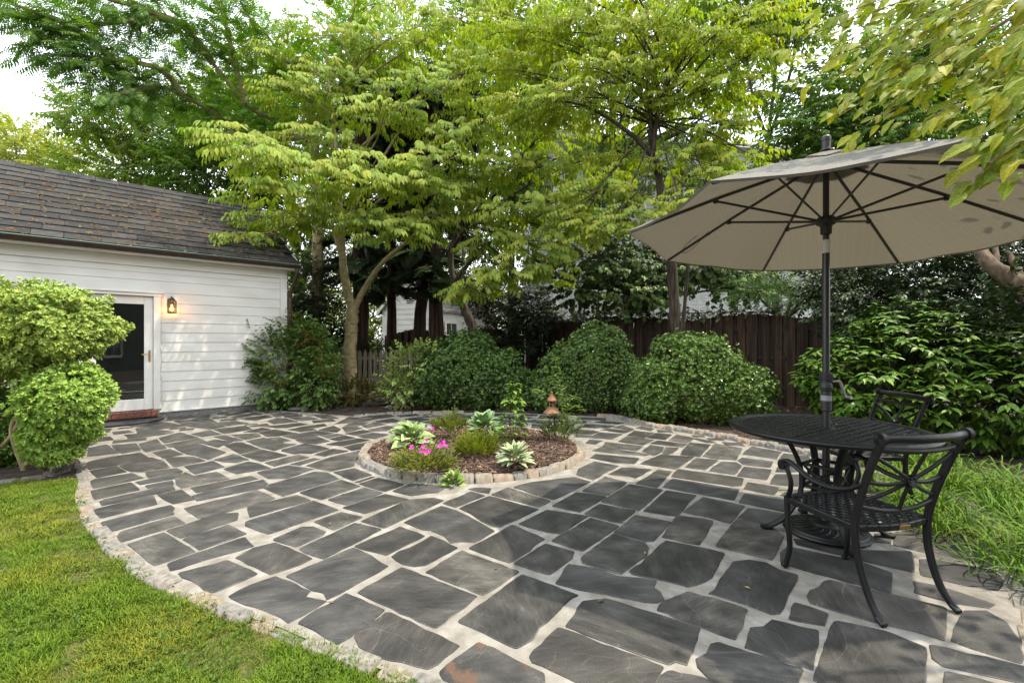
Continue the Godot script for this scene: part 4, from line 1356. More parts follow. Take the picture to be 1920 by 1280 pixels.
	for i in rows:
		var x := 0.19 - (0.19 if i % 2 else 0.0)
		while x > -8.7:
			var w := rng.randf_range(0.33, 0.44)
			if i % 2 and x > 0.0:
				w = 0.21
			var at := ev + up * (i * ex + 0.0 + jitter(0.004)) + nrm * 0.012 + Vector3(x - w / 2, 0, 0)
			var b := Basis(Vector3((w - 0.006) / 0.3, 0, 0), nrm, -up).rotated(nrm, jitter(0.014)).rotated(Vector3.RIGHT, jitter(0.01))
			if x > -5.1:
				var o := part("roof_slate", tiles[rng.randi() % 6], mats.shingle[rng.randi() % 4], roof)
				o.transform = Transform3D(b, at)
			else:
				leftover[0].put(Transform3D(b, at), Color.WHITE)
			x -= w
	spread("roof_slates_beyond", leftover[0], tiles[0], mats.shingle[0], roof)
	# dry leaves that lie on the slates
	var bits := Scatter.new()
	for i in 1100:
		var t := pow(rng.randf(), 0.8)
		var x := -0.1 - 4.6 * pow(rng.randf(), 1.2)
		var p := ev + up * len_ * clampf(t * 0.75 + jitter(0.14), 0.01, 0.98) + nrm * 0.036 + Vector3(x, 0, 0)
		var k := rng.randf()
		var col := Color(0.14, 0.075, 0.033) if k < 0.65 else Color(0.13, 0.075, 0.04) if k < 0.85 else Color(0.17, 0.14, 0.05)
		bits.put(Transform3D(Basis(Vector3.RIGHT, nrm, -up).rotated(nrm, rng.randf() * TAU).scaled(Vector3.ONE * rng.randf_range(0.3, 0.9)), p), shade(col, 0.3))
	var lm := MB.new()
	for k in 3:
		lm.leaf(Vector3(k * 0.02, 0, 0.01), Vector3(1, 0.05, k - 1.0), Vector3.UP, 0.07, 0.022, 0.1, 0.3, 2)
	spread("fallen_leaves", bits, lm, mats.leaf_matte, roof)
	# door: two glazed leaves in a white frame on a brick sill
	var dr := Node3D.new()
	dr.name = "door"
	g.add_child(dr, true)
	m = MB.new()
	m.box(Vector3(door_r - 0.035, 0.17, -0.06), Vector3(door_r + 0.065, head + 0.0, 0.045), 0.005)
	m.box(Vector3(door_l - 0.065, 0.17, -0.06), Vector3(door_l + 0.035, head + 0.0, 0.045), 0.005)
	m.box(Vector3(door_l - 0.09, head + 0.002, -0.06), Vector3(door_r + 0.09, head + 0.05, 0.05), 0.005)
	m.box(Vector3(door_l - 0.11, head + 0.052, -0.06), Vector3(door_r + 0.11, head + 0.075, 0.07), 0.005)
	part("door_frame", m, white, dr)
	for k in 2:
		var x1 := door_r - 0.04 - k * 0.865
		var x0 := x1 - 0.86
		m = MB.new()
		m.box(Vector3(x0, 0.175, -0.05), Vector3(x0 + 0.12, head - 0.005, -0.008), 0.004)
		m.box(Vector3(x1 - 0.12, 0.175, -0.05), Vector3(x1, head - 0.005, -0.008), 0.004)
		m.box(Vector3(x0 + 0.121, 0.175, -0.05), Vector3(x1 - 0.121, 0.36, -0.009), 0.004)
		m.box(Vector3(x0 + 0.121, head - 0.14, -0.05), Vector3(x1 - 0.121, head - 0.005, -0.009), 0.004)
		part("door_leaf", m, white, dr)
		m = MB.new()
		m.box(Vector3(x0 + 0.118, 0.355, -0.033), Vector3(x1 - 0.118, head - 0.135, -0.027), 0.0)
		part("door_pane", m, mats.glass, dr)
	m = MB.new()
	m.box(Vector3(door_r - 0.105, 1.0, -0.009), Vector3(door_r - 0.075, 1.2, 0.0), 0.003)
	m.tube([Vector3(door_r - 0.09, 1.13, 0.0), Vector3(door_r - 0.09, 1.13, 0.045), Vector3(door_r - 0.2, 1.125, 0.05)], [0.009, 0.009, 0.007], 8)
	part("door_handle", m, mats.brass, dr)
	var sill := Node3D.new()
	sill.name = "brick_sill"
	g.add_child(sill, true)
	m = MB.new()
	m.box(Vector3(-0.045, 0.0, -0.1), Vector3(0.045, 0.105, 0.1), 0.006)
	var bm := m.mesh()
	var bx := door_r + 0.02
	while bx > door_l:
		part("brick", bm, mats.brick, sill, Vector3(bx - 0.05, 0.06, 0.02 + jitter(0.004)))
		bx -= 0.103
	m = MB.new()
	m.box(Vector3(door_l, 0.06, -0.05), Vector3(door_r + 0.04, 0.155, 0.1), 0.0)
	part("mortar", m, mats.mortar, sill)
	# back window
	m = MB.new()
	for x in [-4.6, -4.02, -3.46]:
		m.box(Vector3(x, 0.9, -5.09), Vector3(x + 0.06, 2.0, -5.04), 0.003)
	for yy in [0.9, 1.42, 1.94]:
		m.box(Vector3(-4.599, yy + 0.001, -5.085), Vector3(-3.401, yy + 0.059, -5.045), 0.003)
	var win := part("window", m, white, g)
	m = MB.new()
	m.box(Vector3(-4.59, 0.91, -5.068), Vector3(-3.41, 1.99, -5.062), 0.0)
	part("window_pane", m, mats.glass, win)

	# wall lantern
	var lamp := thing("wall_lantern", "lit bronze wall lantern to the right of the glazed door", "wall lamp", g.position + g.basis * Vector3(-1.92, 1.97, 0.03), g.rotation.y)
	m = MB.new()
	m.box(Vector3(-0.05, -0.1, -0.012), Vector3(0.05, 0.14, 0.012), 0.008)
	m.tube(spline([Vector3(0, 0.11, 0.01), Vector3(0, 0.17, 0.05), Vector3(0, 0.165, 0.1), Vector3(0, 0.13, 0.11)], 4), ramp(0.009, 0.009, 13), 8)
	part("bracket", m, mats.dark_metal, lamp)
	m = MB.new()
	m.lathe([Vector2(0.012, 0.155), Vector2(0.03, 0.14), Vector2(0.055, 0.105), Vector2(0.078, 0.085), Vector2(0.07, 0.08), Vector2(0.0, 0.085)], 16, Vector3(0, 0, 0.11))
	part("cap", m, mats.dark_metal, lamp)
	m = MB.new()
	for x in [-0.058, 0.058]:
		for z in [0.052, 0.168]:
			m.box(Vector3(x - 0.005, -0.12, z - 0.005), Vector3(x + 0.005, 0.082, z + 0.005), 0.001)
	for yy in [-0.12, -0.02]:
		for x in [-0.058, 0.058]:
			m.box(Vector3(x - 0.004, yy - 0.004, 0.0575), Vector3(x + 0.004, yy + 0.004, 0.1625), 0.0)
		for z in [0.052, 0.168]:
			m.box(Vector3(-0.0525, yy - 0.004, z - 0.004), Vector3(0.0525, yy + 0.004, z + 0.004), 0.0)
	m.box(Vector3(-0.05, -0.132, 0.06), Vector3(0.05, -0.122, 0.16), 0.002)
	part("cage", m, mats.dark_metal, lamp)
	m = MB.new()
	for x in [-0.057, 0.057]:
		m.box(Vector3(x - 0.001, -0.113, 0.058), Vector3(x + 0.001, 0.078, 0.162), 0.0)
	m.box(Vector3(-0.052, -0.113, 0.166), Vector3(0.052, 0.078, 0.168), 0.0)
	part("lamp_glass", m, mats.glass, lamp)
	var glow := mat(1.0, 0.75, 0.45, 0.5)
	glow.emission_enabled = true
	glow.emission = Color(1.0, 0.72, 0.36)
	glow.emission_energy_multiplier = 3.0
	m = MB.new()
	m.lathe([Vector2(0.0, -0.095), Vector2(0.022, -0.085), Vector2(0.032, -0.06), Vector2(0.026, -0.025), Vector2(0.014, 0.0), Vector2(0.014, 0.03), Vector2(0.0, 0.03)], 14, Vector3(0, 0, 0.11))
	part("bulb", m, glow, lamp)
	var l := OmniLight3D.new()
	l.name = "bulb_glow"
	l.light_color = Color(1.0, 0.7, 0.38)
	l.light_energy = 0.10
	l.light_size = 0.03
	l.omni_range = 12.0
	l.omni_attenuation = 2.0
	l.shadow_enabled = true
	lamp.add_child(l)
	l.position = Vector3(0, -0.05, 0.11)
	# door mat
	var dm := MB.new()
	var rim := []
	for k in 25:
		var a := PI * k / 24.0
		rim.append(Vector3(cos(a) * 0.62, 0.0, sin(a) * 0.42))
	for k in 24:
		dm.poly([Vector3(0, 0.018, 0), rim[k] + Vector3(0, 0.016, 0), rim[k + 1] + Vector3(0, 0.016, 0)], Vector3(0, -1, 0.1))
		dm.poly([rim[k] + Vector3(0, 0.016, 0), rim[k + 1] + Vector3(0, 0.016, 0), rim[k + 1], rim[k]], Vector3(0, 0, 0))
	var mat_ := part("door_mat", dm, mats.black_rubber, self, g.position + g.basis * Vector3(-2.65, 0.016, 0.15))
	mat_.rotation.y = g.rotation.y
	tag(mat_, "black half round rubber doormat before the glazed door", "doormat")

# ---------------------------------------------------------------- fences
func build_fences() -> void:
	# tall dark board fence along the back
	var f := thing("board_fence", "tall dark brown board fence with scalloped top behind the round shrubs", "fence")
	var a := Vector3(0.44, 0, -14.1)
	var b := Vector3(7.6, 0, -8.4)
	var boards := []
	for k in 4:
		var m := MB.new()
		m.box(Vector3(-0.076, 0, -0.011), Vector3(0.076, 1.0, 0.011), 0.004)
		boards.append(m.mesh())
	var run := func(p0: Vector3, p1: Vector3, high: float, arch: float, bay: float) -> void:
		var d := p1 - p0
		var l := d.length()
		d /= l
		var yaw := atan2(-d.z, d.x)
		var out := Vector3(-d.z, 0, d.x)
		if out.z < 0: out = -out
		var n := int(l / 0.118)
		for i in n:
			var s := (i + 0.5) * l / n
			var front := i % 2 == 0
			var q := fmod(s, bay) / bay
			var o := part("board", boards[rng.randi() % 4], mats.fence_tones[rng.randi() % 3], f, p0 + d * s + out * (0.03 if front else -0.03) + Vector3(0, -0.02, 0))
			o.scale = Vector3(1, high + arch * sin(PI * q) + jitter(0.012), 1)
			o.rotation = Vector3(jitter(0.006), yaw + jitter(0.02), jitter(0.006))
		for yy in [0.35, 1.0, high - 0.22]:
			var m := MB.new()
			m.cbox(Transform3D(Basis(Vector3.UP, yaw), p0 + d * l * 0.5 + Vector3(0, yy, 0)), Vector3(l, 0.085, 0.036), 0.004)
			part("rail", m, mats.fence_dark, f)
		var s := 0.0
		while s < l:
			var m := MB.new()
			m.cbox(Transform3D(Basis(Vector3.UP, yaw), p0 + d * s + out * -0.09 + Vector3(0, high * 0.5, 0)), Vector3(0.09, high + 0.05, 0.09), 0.006)
			part("post", m, mats.fence_dark, f)
			s += bay
	run.call(a, b, 1.84, 0.13, 2.4)
	run.call(Vector3(-4.2, 0, -15.4), Vector3(0.36, 0, -14.15), 1.52, 0.24, 2.3)

	# low picket fence with a braced gate
	var p := thing("picket_fence", "low weathered picket fence with a braced gate behind the dogwood trunk", "fence", Vector3(-5.75, 0, -12.5))
	var pick := MB.new()
	var pts := [Vector3(-0.045, 0, 0.01), Vector3(0.045, 0, 0.01), Vector3(0.045, 1.06, 0.01), Vector3(0.0, 1.15, 0.01), Vector3(-0.045, 1.06, 0.01)]
	var bk := []
	for q in pts:
		bk.append(q - Vector3(0, 0, 0.02))
	pick.poly(pts, Vector3(0, 0.5, 0)); pick.poly(bk, Vector3(0, 0.5, 0))
	for i in 5:
		pick.poly([pts[i], pts[(i + 1) % 5], bk[(i + 1) % 5], bk[i]], Vector3(0, 0.55, 0))
	var pm := pick.mesh()
	for i in 28:
		var o := part("picket", pm, mats.picket, p, Vector3(i * 0.138, -0.02 + jitter(0.012), 0.03))
		o.rotation.z = jitter(0.012)
	for yy in [0.28, 0.86]:
		var m := MB.new()
		m.box(Vector3(-0.1, yy, -0.02), Vector3(3.9, yy + 0.09, 0.019), 0.004)
		part("rail", m, mats.picket, p)
	var m2 := MB.new()
	m2.cbox(Transform3D(Basis(Vector3.BACK, deg_to_rad(57)), Vector3(2.36, 0.56, 0.055)), Vector3(0.9, 0.085, 0.022), 0.004)
	part("gate_brace", m2, mats.picket, p)
	for x in [1.5, 2.85]:
		m2 = MB.new()
		m2.box(Vector3(x - 0.05, 0, -0.12), Vector3(x + 0.05, 1.1, -0.022), 0.006)
		part("post", m2, mats.picket, p)

# ---------------------------------------------------------------- neighbours
func build_neighbours() -> void:
	# small white shed
	var s := thing("garden_shed", "small white clapboard shed with grey roof seen between the conifer trunks", "shed", Vector3(-3.05, 0, -19.2), deg_to_rad(-24.0))
	var w := 2.9
	var dp := 5.0
	var eh := 2.75
	var rh := 4.25
	var m := MB.new()
	m.poly([Vector3(-w, 0, 0), Vector3(0, 0, 0), Vector3(0, eh, 0), Vector3(-w / 2, rh, 0), Vector3(-w, eh, 0)], Vector3(-w / 2, 1, -2))
	m.poly([Vector3(-w, 0, -dp), Vector3(0, 0, -dp), Vector3(0, eh, -dp), Vector3(-w / 2, rh, -dp), Vector3(-w, eh, -dp)], Vector3(-w / 2, 1, -2))
	m.poly([Vector3(0, 0, 0), Vector3(0, 0, -dp), Vector3(0, eh, -dp), Vector3(0, eh, 0)], Vector3(-w / 2, 1, -2))
	m.poly([Vector3(-w, 0, 0), Vector3(-w, 0, -dp), Vector3(-w, eh, -dp), Vector3(-w, eh, 0)], Vector3(-w / 2, 1, -2))
	part("wall", m, mats.white, s)
	for i in 18:
		var y := 0.1 + i * 0.22
		if y + 0.22 > rh - 0.1:
			break
		var cut := maxf(0.0, (y + 0.22 - eh) / (rh - eh) * w * 0.5)
		m = MB.new()
		var a := [Vector3(-w + cut + 0.02, y, 0.001), Vector3(-w + cut + 0.02, y, 0.03), Vector3(-w + cut + 0.02, y + 0.23, 0.008), Vector3(-w + cut + 0.02, y + 0.23, 0.001)]
		var b := []
		for q in a:
			b.append(Vector3(-cut - 0.02, q.y, q.z))
		for k in 4:
			m.poly([a[k], a[(k + 1) % 4], b[(k + 1) % 4], b[k]], Vector3(-w / 2, y + 0.1, 0.008))
		part("clapboard", m, mats.white, s)
	for side in [0, 1]:
		var r := MB.new()
		var x0 := 0.18 if side == 0 else -w - 0.18
		var yb := eh - 0.18 / (w * 0.5) * (rh - eh)
		var q := [Vector3(x0, yb, 0.2), Vector3(x0, yb, -dp - 0.2), Vector3(-w / 2, rh, -dp - 0.2), Vector3(-w / 2, rh, 0.2)]
		var hi := []
		for v in q:
			hi.append(v + Vector3(0, 0.07, 0))
		r.poly(hi, Vector3(-w / 2, 0, -2)); r.poly(q, Vector3(-w / 2, 9, -2))
		for k in 4:
			r.poly([q[k], q[(k + 1) % 4], hi[(k + 1) % 4], hi[k]], (q[0] + q[2]) * 0.5)
		var roof := part("roof", r, mats.shingle_pale, s)
		var e: Vector3 = q[3] - q[0]
		var rows := 11
		for i in rows:
			var t := MB.new()
			var c0: Vector3 = hi[0] + e * i / rows
			var c1: Vector3 = hi[0] + e * (i + 1.1) / rows
			t.poly([Vector3(c0.x, c0.y + 0.025, 0.2), Vector3(c0.x, c0.y + 0.025, -dp - 0.2), Vector3(c1.x, c1.y + 0.004, -dp - 0.2), Vector3(c1.x, c1.y + 0.004, 0.2)], Vector3(-w / 2, 0, -2))
			part("shingle_course", t, mats.shingle_pale, roof)
		var rk := MB.new()
		rk.poly([q[0] + Vector3(0, -0.14, 0.01), hi[0] + Vector3(0, 0, 0.01), hi[3] + Vector3(0, 0, 0.01), q[3] + Vector3(0, -0.14, 0.01)], Vector3(-w / 2, 2, -2))
		part("rake_board", rk, mats.white, roof)
	window_part(s, Transform3D(Basis(Vector3.UP, PI / 2), Vector3(0.02, 1.62, -0.95)), 0.85, 1.0, 2, 2)

	# big painted brick house
	var hs := thing("brick_house", "tall white painted brick house rising behind the board fence", "house", Vector3(1.9, 0, -20.0), deg_to_rad(8.0))
	m = MB.new()
	m.box(Vector3(0, -0.5, -9), Vector3(16, 10.2, 0), 0.0)
	part("wall", m, mats.white_brick, hs)
	m = MB.new()
	m.box(Vector3(-0.06, -0.5, -0.3), Vector3(0.0, 10.1, 0.05), 0.01)
	m.box(Vector3(0.0, -0.5, 0.003), Vector3(0.12, 10.1, 0.05), 0.01)
	part("corner_trim", m, mats.white, hs)
	m = MB.new()
	var ridge := 12.4
	for q in [[Vector3(-0.5, 10.1, 0.5), Vector3(16.5, 10.1, 0.5), Vector3(16.5, ridge, -4.5), Vector3(-0.5, ridge, -4.5)], [Vector3(-0.5, 10.1, -9.5), Vector3(16.5, 10.1, -9.5), Vector3(16.5, ridge, -4.5), Vector3(-0.5, ridge, -4.5)]]:
		m.poly(q, Vector3(8, 5, -4.5))
	m.poly([Vector3(0, 10.1, 0), Vector3(0, 10.1, -9), Vector3(0, ridge - 0.1, -4.5)], Vector3(8, 8, -4.5))
	part("roof", m, mats.shingle[0], hs)
	m = MB.new()
	m.box(Vector3(-0.5, 10.0, 0.003), Vector3(16.5, 10.22, 0.5), 0.01)
	part("eaves", m, mats.white, hs)
	for x in [2.0, 6.0, 9.8, 13.2]:
		for y in [1.55, 4.9, 8.0]:
			window_part(hs, Transform3D(Basis(), Vector3(x, y, 0.02)), 1.05, 1.7, 2, 4)
	for x in [4.0, 8.2]:
		m = MB.new()
		m.box(Vector3(x - 0.05, -0.5, 0.01), Vector3(x + 0.05, 10.0, 0.09), 0.02)
		part("downpipe", m, mats.white, hs)
	# the owners' house, behind the camera, as the door's glass shows it
	var own := thing("main_house", "dark house behind the camera, reflected in the glazed door", "house", Vector3(-7.0, 0, 5.2), 0.0)
	m = MB.new()
	m.box(Vector3(0, -0.3, 0), Vector3(24, 5.8, 7), 0.0)
	part("wall", m, mats.own_wall, own)
	m = MB.new()
	m.poly([Vector3(-0.4, 5.7, -0.4), Vector3(24.4, 5.7, -0.4), Vector3(24.4, 8.2, 3.5), Vector3(-0.4, 8.2, 3.5)], Vector3(6, 4, 3.5))
	m.poly([Vector3(-0.4, 5.7, 7.4), Vector3(24.4, 5.7, 7.4), Vector3(24.4, 8.2, 3.5), Vector3(-0.4, 8.2, 3.5)], Vector3(6, 4, 3.5))
	part("roof", m, mats.shingle[0], own)
	for x in [1.8, 4.6, 7.4, 10.0, 13.2, 16.0, 18.6, 21.4]:
		window_part(own, Transform3D(Basis(Vector3.UP, PI), Vector3(x, 1.5, -0.02)), 1.1, 1.6, 3, 4)

func window_part(parent: Node3D, t: Transform3D, w: float, h_: float, nx: int, ny: int) -> void:
	var m := MB.new()
	m.box(Vector3(-w / 2 - 0.09, -h_ / 2 - 0.09, 0), Vector3(-w / 2, h_ / 2 + 0.09, 0.06), 0.008)
	m.box(Vector3(w / 2, -h_ / 2 - 0.09, 0), Vector3(w / 2 + 0.09, h_ / 2 + 0.09, 0.06), 0.008)
	m.box(Vector3(-w / 2 + 0.001, h_ / 2, 0), Vector3(w / 2 - 0.001, h_ / 2 + 0.09, 0.058), 0.008)
	m.box(Vector3(-w / 2 + 0.001, -h_ / 2 - 0.12, 0), Vector3(w / 2 - 0.001, -h_ / 2, 0.09), 0.008)
	for i in range(1, nx):
		var x := -w / 2 + w * i / nx
		m.box(Vector3(x - 0.013, -h_ / 2, 0.006), Vector3(x + 0.013, h_ / 2, 0.034), 0.002)
	for i in range(1, ny):
		var y := -h_ / 2 + h_ * i / ny
		m.box(Vector3(-w / 2, y - 0.012, 0.008), Vector3(w / 2, y + 0.012, 0.032), 0.002)
	var o := part("window", m, mats.white, parent)
	o.transform = t
	m = MB.new()
	m.box(Vector3(-w / 2, -h_ / 2, 0.012), Vector3(w / 2, h_ / 2, 0.02), 0.0)
	var g := mat(0.02, 0.024, 0.026, 0.06)
	g.metallic_specular = 0.8
	part("pane", m, g, o)

# ---------------------------------------------------------------- trees
func build_trees() -> void:
	var lump := noise(400, 0.02, 3)
	var dog := [twig_mesh(1, 0.36, 5, 0.125, 0.062, 0.75, 3, 0.12).mesh(), twig_mesh(2, 0.32, 5, 0.12, 0.06, 0.95, 3, 0.2).mesh(), twig_mesh(3, 0.4, 6, 0.115, 0.056, 0.6, 3, 0.1).mesh()]
	var green := Color(0.36, 0.43, 0.10)

	# first dogwood, by the picket fence
	var t := thing("dogwood_tree", "forked smooth barked dogwood in front of the picket fence, layered pale leaves", "tree", Vector3(-3.96, 0.18, -11.30) * Vector3(1, 0, 1), 0.0, "dogwoods round the patio")
	var o := t.position
	var m := MB.new()
	limb(m, rel([Vector3(-3.96, -0.01, -11.30), Vector3(-3.95, 1.09, -11.30), Vector3(-3.90, 1.87, -11.30), Vector3(-3.87, 2.23, -11.30)], o), 0.165, 0.135, 14)
	limb(m, rel([Vector3(-3.87, 2.06, -11.30), Vector3(-4.08, 2.91, -11.30), Vector3(-4.16, 3.95, -11.30), Vector3(-4.25, 5.02, -11.40), Vector3(-4.39, 6.72, -11.40), Vector3(-4.67, 8.68, -11.60)], o), 0.115, 0.02, 10)
	limb(m, rel([Vector3(-4.12, 3.30, -11.30), Vector3(-4.31, 4.16, -11.10), Vector3(-4.51, 4.54, -10.90), Vector3(-4.75, 5.25, -10.60), Vector3(-5.06, 5.49, -10.00)], o), 0.075, 0.015, 8)
	limb(m, rel([Vector3(-3.86, 2.06, -11.30), Vector3(-3.60, 2.57, -11.20), Vector3(-3.10, 3.18, -11.00), Vector3(-2.46, 3.63, -10.70), Vector3(-1.66, 4.19, -10.30), Vector3(-1.16, 4.95, -10.10)], o), 0.085, 0.015, 10)
	limb(m, rel([Vector3(-4.16, 4.08, -11.30), Vector3(-3.54, 4.89, -11.00), Vector3(-2.73, 6.07, -10.80), Vector3(-1.95, 7.08, -10.60)], o), 0.05, 0.012, 8)
	var pads := [[-5.29, 3.46, -9.40, .6], [-4.96, 4.00, -9.80, .85], [-4.58, 4.83, -8.30, .75], [-4.92, 5.13, -8.40, .7], [-4.10, 4.66, -8.60, .95], [-4.50, 4.27, -8.90, .9], [-3.26, 4.61, -9.00, 1.0], [-4.26, 5.91, -10.30, 1.0], [-2.76, 5.02, -9.40, 1.0], [-2.06, 4.58, -9.20, .85], [-1.42, 5.17, -9.50, .9], [-0.97, 5.79, -9.90, .8], [-2.32, 3.67, -9.40, .75], [-3.02, 4.00, -9.80, .8], [-1.78, 4.05, -10.00, .7], [-3.99, 4.28, -10.20, .7], [-4.87, 7.02, -10.60, 1.0], [-3.97, 7.43, -10.80, 1.1], [-2.76, 6.45, -10.20, 1.0], [-1.87, 7.08, -10.50, 1.1], [-3.22, 8.37, -11.00, 1.1], [-4.59, 8.88, -11.40, 1.0], [-2.21, 8.81, -11.00, 1.2], [-0.91, 7.62, -10.60, 1.0], [-5.60, 8.24, -11.20, .8], [-1.16, 9.20, -11.20, 1.1], [-3.48, 9.98, -11.20, 1.2], [-4.37, 3.99, -10.00, .6], [-1.23, 4.58, -9.70, .7]]
	crown(t, m, pads, Vector3(-3.90, 4.21, -11.30), dog[0], green, 22, 1.05)
	part("trunk", m, mats.bark, t)

	# second dogwood, leaning left out of the shrubs
	t = thing("dogwood_tree", "leaning slim dogwood rising behind the first round shrub, left of the dark evergreen", "tree", Vector3(-0.94, -0.12, -12.20) * Vector3(1, 0, 1), 0.0, "dogwoods round the patio")
	o = t.position
	m = MB.new()
	limb(m, rel([Vector3(-0.88, -0.05, -12.20), Vector3(-1.03, 1.63, -12.10), Vector3(-1.27, 2.25, -12.00), Vector3(-1.48, 2.79, -11.90), Vector3(-1.55, 3.66, -11.80), Vector3(-1.19, 4.52, -11.50), Vector3(-0.77, 5.47, -11.20)], o), 0.15, 0.03, 12)
	limb(m, rel([Vector3(-1.50, 2.85, -11.90), Vector3(-0.77, 3.54, -11.20), Vector3(0.00, 3.91, -10.60), Vector3(0.94, 4.28, -10.20)], o), 0.06, 0.012, 8)
	limb(m, rel([Vector3(-1.55, 3.66, -11.80), Vector3(-0.76, 4.51, -11.00), Vector3(0.24, 5.06, -10.40), Vector3(1.17, 5.45, -10.20)], o), 0.06, 0.012, 8)
	pads = [[-1.06, 2.44, -10.00, .5], [-0.63, 2.66, -9.90, .7], [-0.09, 2.89, -9.60, .75], [0.49, 3.29, -9.50, .8], [-0.29, 3.65, -10.00, .85], [1.04, 3.62, -9.50, .7], [0.27, 4.19, -9.50, .95], [-0.72, 4.43, -10.50, .9], [1.16, 4.40, -9.90, .8], [0.44, 5.05, -9.60, .95], [-0.23, 5.26, -10.00, .95], [1.55, 5.26, -10.00, .85], [0.00, 6.04, -10.00, .95], [-0.95, 4.96, -10.30, .75], [0.79, 2.87, -9.80, .55], [0.88, 6.10, -10.20, .9], [-0.74, 6.75, -10.80, .9]]
	crown(t, m, pads, Vector3(-0.93, 4.28, -11.60), dog[1], green * Color(1.02, 1.0, 1.0), 27, 1.0)
	part("trunk", m, mats.bark_dark, t)

	# third dogwood, behind the right hand shrub
	t = thing("dogwood_tree", "tall twin stemmed dogwood behind the rightmost round shrub, beside the parasol", "tree", Vector3(3.40, 0.14, -9.40) * Vector3(1, 0, 1), 0.0, "dogwoods round the patio")
	o = t.position
	m = MB.new()
	limb(m, rel([Vector3(3.43, 0.05, -9.40), Vector3(3.35, 1.35, -9.40), Vector3(3.23, 2.63, -9.30), Vector3(3.05, 3.68, -9.20), Vector3(2.87, 4.59, -9.10), Vector3(2.71, 5.33, -9.00), Vector3(2.61, 6.36, -8.90), Vector3(2.43, 7.62, -8.80)], o), 0.13, 0.03, 14)
	limb(m, rel([Vector3(3.41, 1.24, -9.40), Vector3(3.44, 2.20, -9.20), Vector3(3.43, 3.01, -9.00), Vector3(3.50, 3.95, -8.70), Vector3(3.72, 4.83, -8.40)], o), 0.045, 0.015, 8)
	limb(m, rel([Vector3(2.71, 4.97, -9.00), Vector3(2.40, 5.22, -8.90), Vector3(2.07, 5.42, -8.80), Vector3(1.40, 5.75, -8.70), Vector3(0.69, 5.85, -8.60)], o), 0.06, 0.012, 8)
	limb(m, rel([Vector3(2.74, 5.13, -9.00), Vector3(2.83, 5.90, -8.80), Vector3(3.11, 6.49, -8.60), Vector3(3.57, 6.95, -8.40)], o), 0.05, 0.012, 8)
	limb(m, rel([Vector3(2.02, 5.40, -8.80), Vector3(2.15, 5.85, -8.70), Vector3(2.27, 6.19, -8.60)], o), 0.025, 0.01, 6)
	pads = [[0.51, 5.80, -8.60, .75], [1.17, 5.82, -8.50, .8], [0.00, 5.92, -8.80, .5], [1.66, 6.31, -8.50, .9], [2.32, 6.93, -8.40, .9], [3.15, 6.60, -8.30, .85], [3.86, 6.73, -8.10, .75], [1.45, 7.33, -9.00, 1.0], [0.65, 7.62, -9.40, 1.0], [2.20, 5.85, -8.90, .7], [3.01, 6.05, -8.60, .75], [3.67, 5.93, -8.30, .75], [4.04, 6.21, -7.90, .6], [1.58, 4.20, -8.60, .7], [2.19, 3.66, -8.10, .65], [2.86, 3.82, -7.90, .5], [1.72, 3.40, -8.30, .6], [1.20, 3.73, -8.70, .6], [3.26, 4.81, -8.60, .65], [3.82, 5.21, -8.30, .6], [3.35, 4.33, -8.10, .5], [4.05, 4.61, -8.00, .5], [3.24, 7.36, -8.30, .9], [2.11, 4.95, -9.20, .6], [-0.11, 8.02, -10.00, 1.0], [2.17, 7.87, -8.60, 1.0], [0.86, 8.48, -9.40, 1.1], [4.19, 7.12, -8.10, .7], [-0.11, 6.98, -9.60, .8], [4.10, 4.29, -8.40, .4]]
	crown(t, m, pads, Vector3(2.88, 5.64, -9.10), dog[2], green * Color(1.06, 1.0, 0.95), 30, 0.95)
	part("trunk", m, mats.bark_dark, t)

	# cedars with shaggy red trunks
	var con := conifer_mesh(5, 0.55).mesh()
	var cedar := [[675, 34, 13.6, "thickest", "shaggy red brown cedar trunk directly behind the forked dogwood"], [733, 20, 14.6, "", "thin dark cedar trunk, left one in front of the shed wall"], [782, 26, 14.4, "", "slightly leaning cedar trunk, middle one in front of the shed"], [818, 31, 13.8, "", "red brown cedar trunk at the shed's right corner"]]
	for k in 4:
		var q: Array = cedar[k]
		var d: float = q[2]
		var x: float = (q[0] - 960) / 870.0 * d
		t = thing("cedar_tree", q[4], "tree", Vector3(x, 0, -d), 0.0, "cedars in front of the shed")
		m = MB.new()
		var rad: float = q[1] * d / 870.0 * 0.5
		limb(m, [Vector3(0.04, -0.1, 0), Vector3(0, 1.0, 0), Vector3([0.0, 0.03, 0.22, 0.0][k], 4.0, 0), Vector3([0.05, 0.0, 0.35, -0.1][k], 9.5, 0)], rad * 1.25, rad * 0.5, 16)
		var s := Scatter.new()
		for i in 46:
			var y := 2.9 + i * 0.15 + jitter(0.1)
			var a := rng.randf() * TAU
			var l := rng.randf_range(0.9, 2.0) * (1.15 - y / 14.0)
			var e := Vector3(cos(a), 0, sin(a))
			var b0 := Vector3(0.1 * y / 9.0, y, 0)
			var bend := spline([b0, b0 + e * l * 0.5 + Vector3(0, 0.06, 0), b0 + e * l - Vector3(0, 0.3, 0)], 3)
			rod(m, bend, 0.022, 0.006, 4)
			if y < 3.2 and i % 2 == 0:
				continue
			for j in 11:
				var f := rng.randf_range(0.25, 1.05)
				var p := b0 + e * l * f - Vector3(0, 0.3 * f * f, 0)
				var dr := (e + Vector3(jitter(0.9), -0.35 + jitter(0.3), jitter(0.9))).normalized()
				s.put(facing(dr, Vector3(jitter(0.4), 1, jitter(0.4)), rng.randf_range(0.7, 1.3), p), shade(Color(0.04, 0.062, 0.022), 0.25, 0.1))
		part("trunk", m, mats.bark_red, t)
		spread("crown", s, con, mats.leaf_waxy, t)

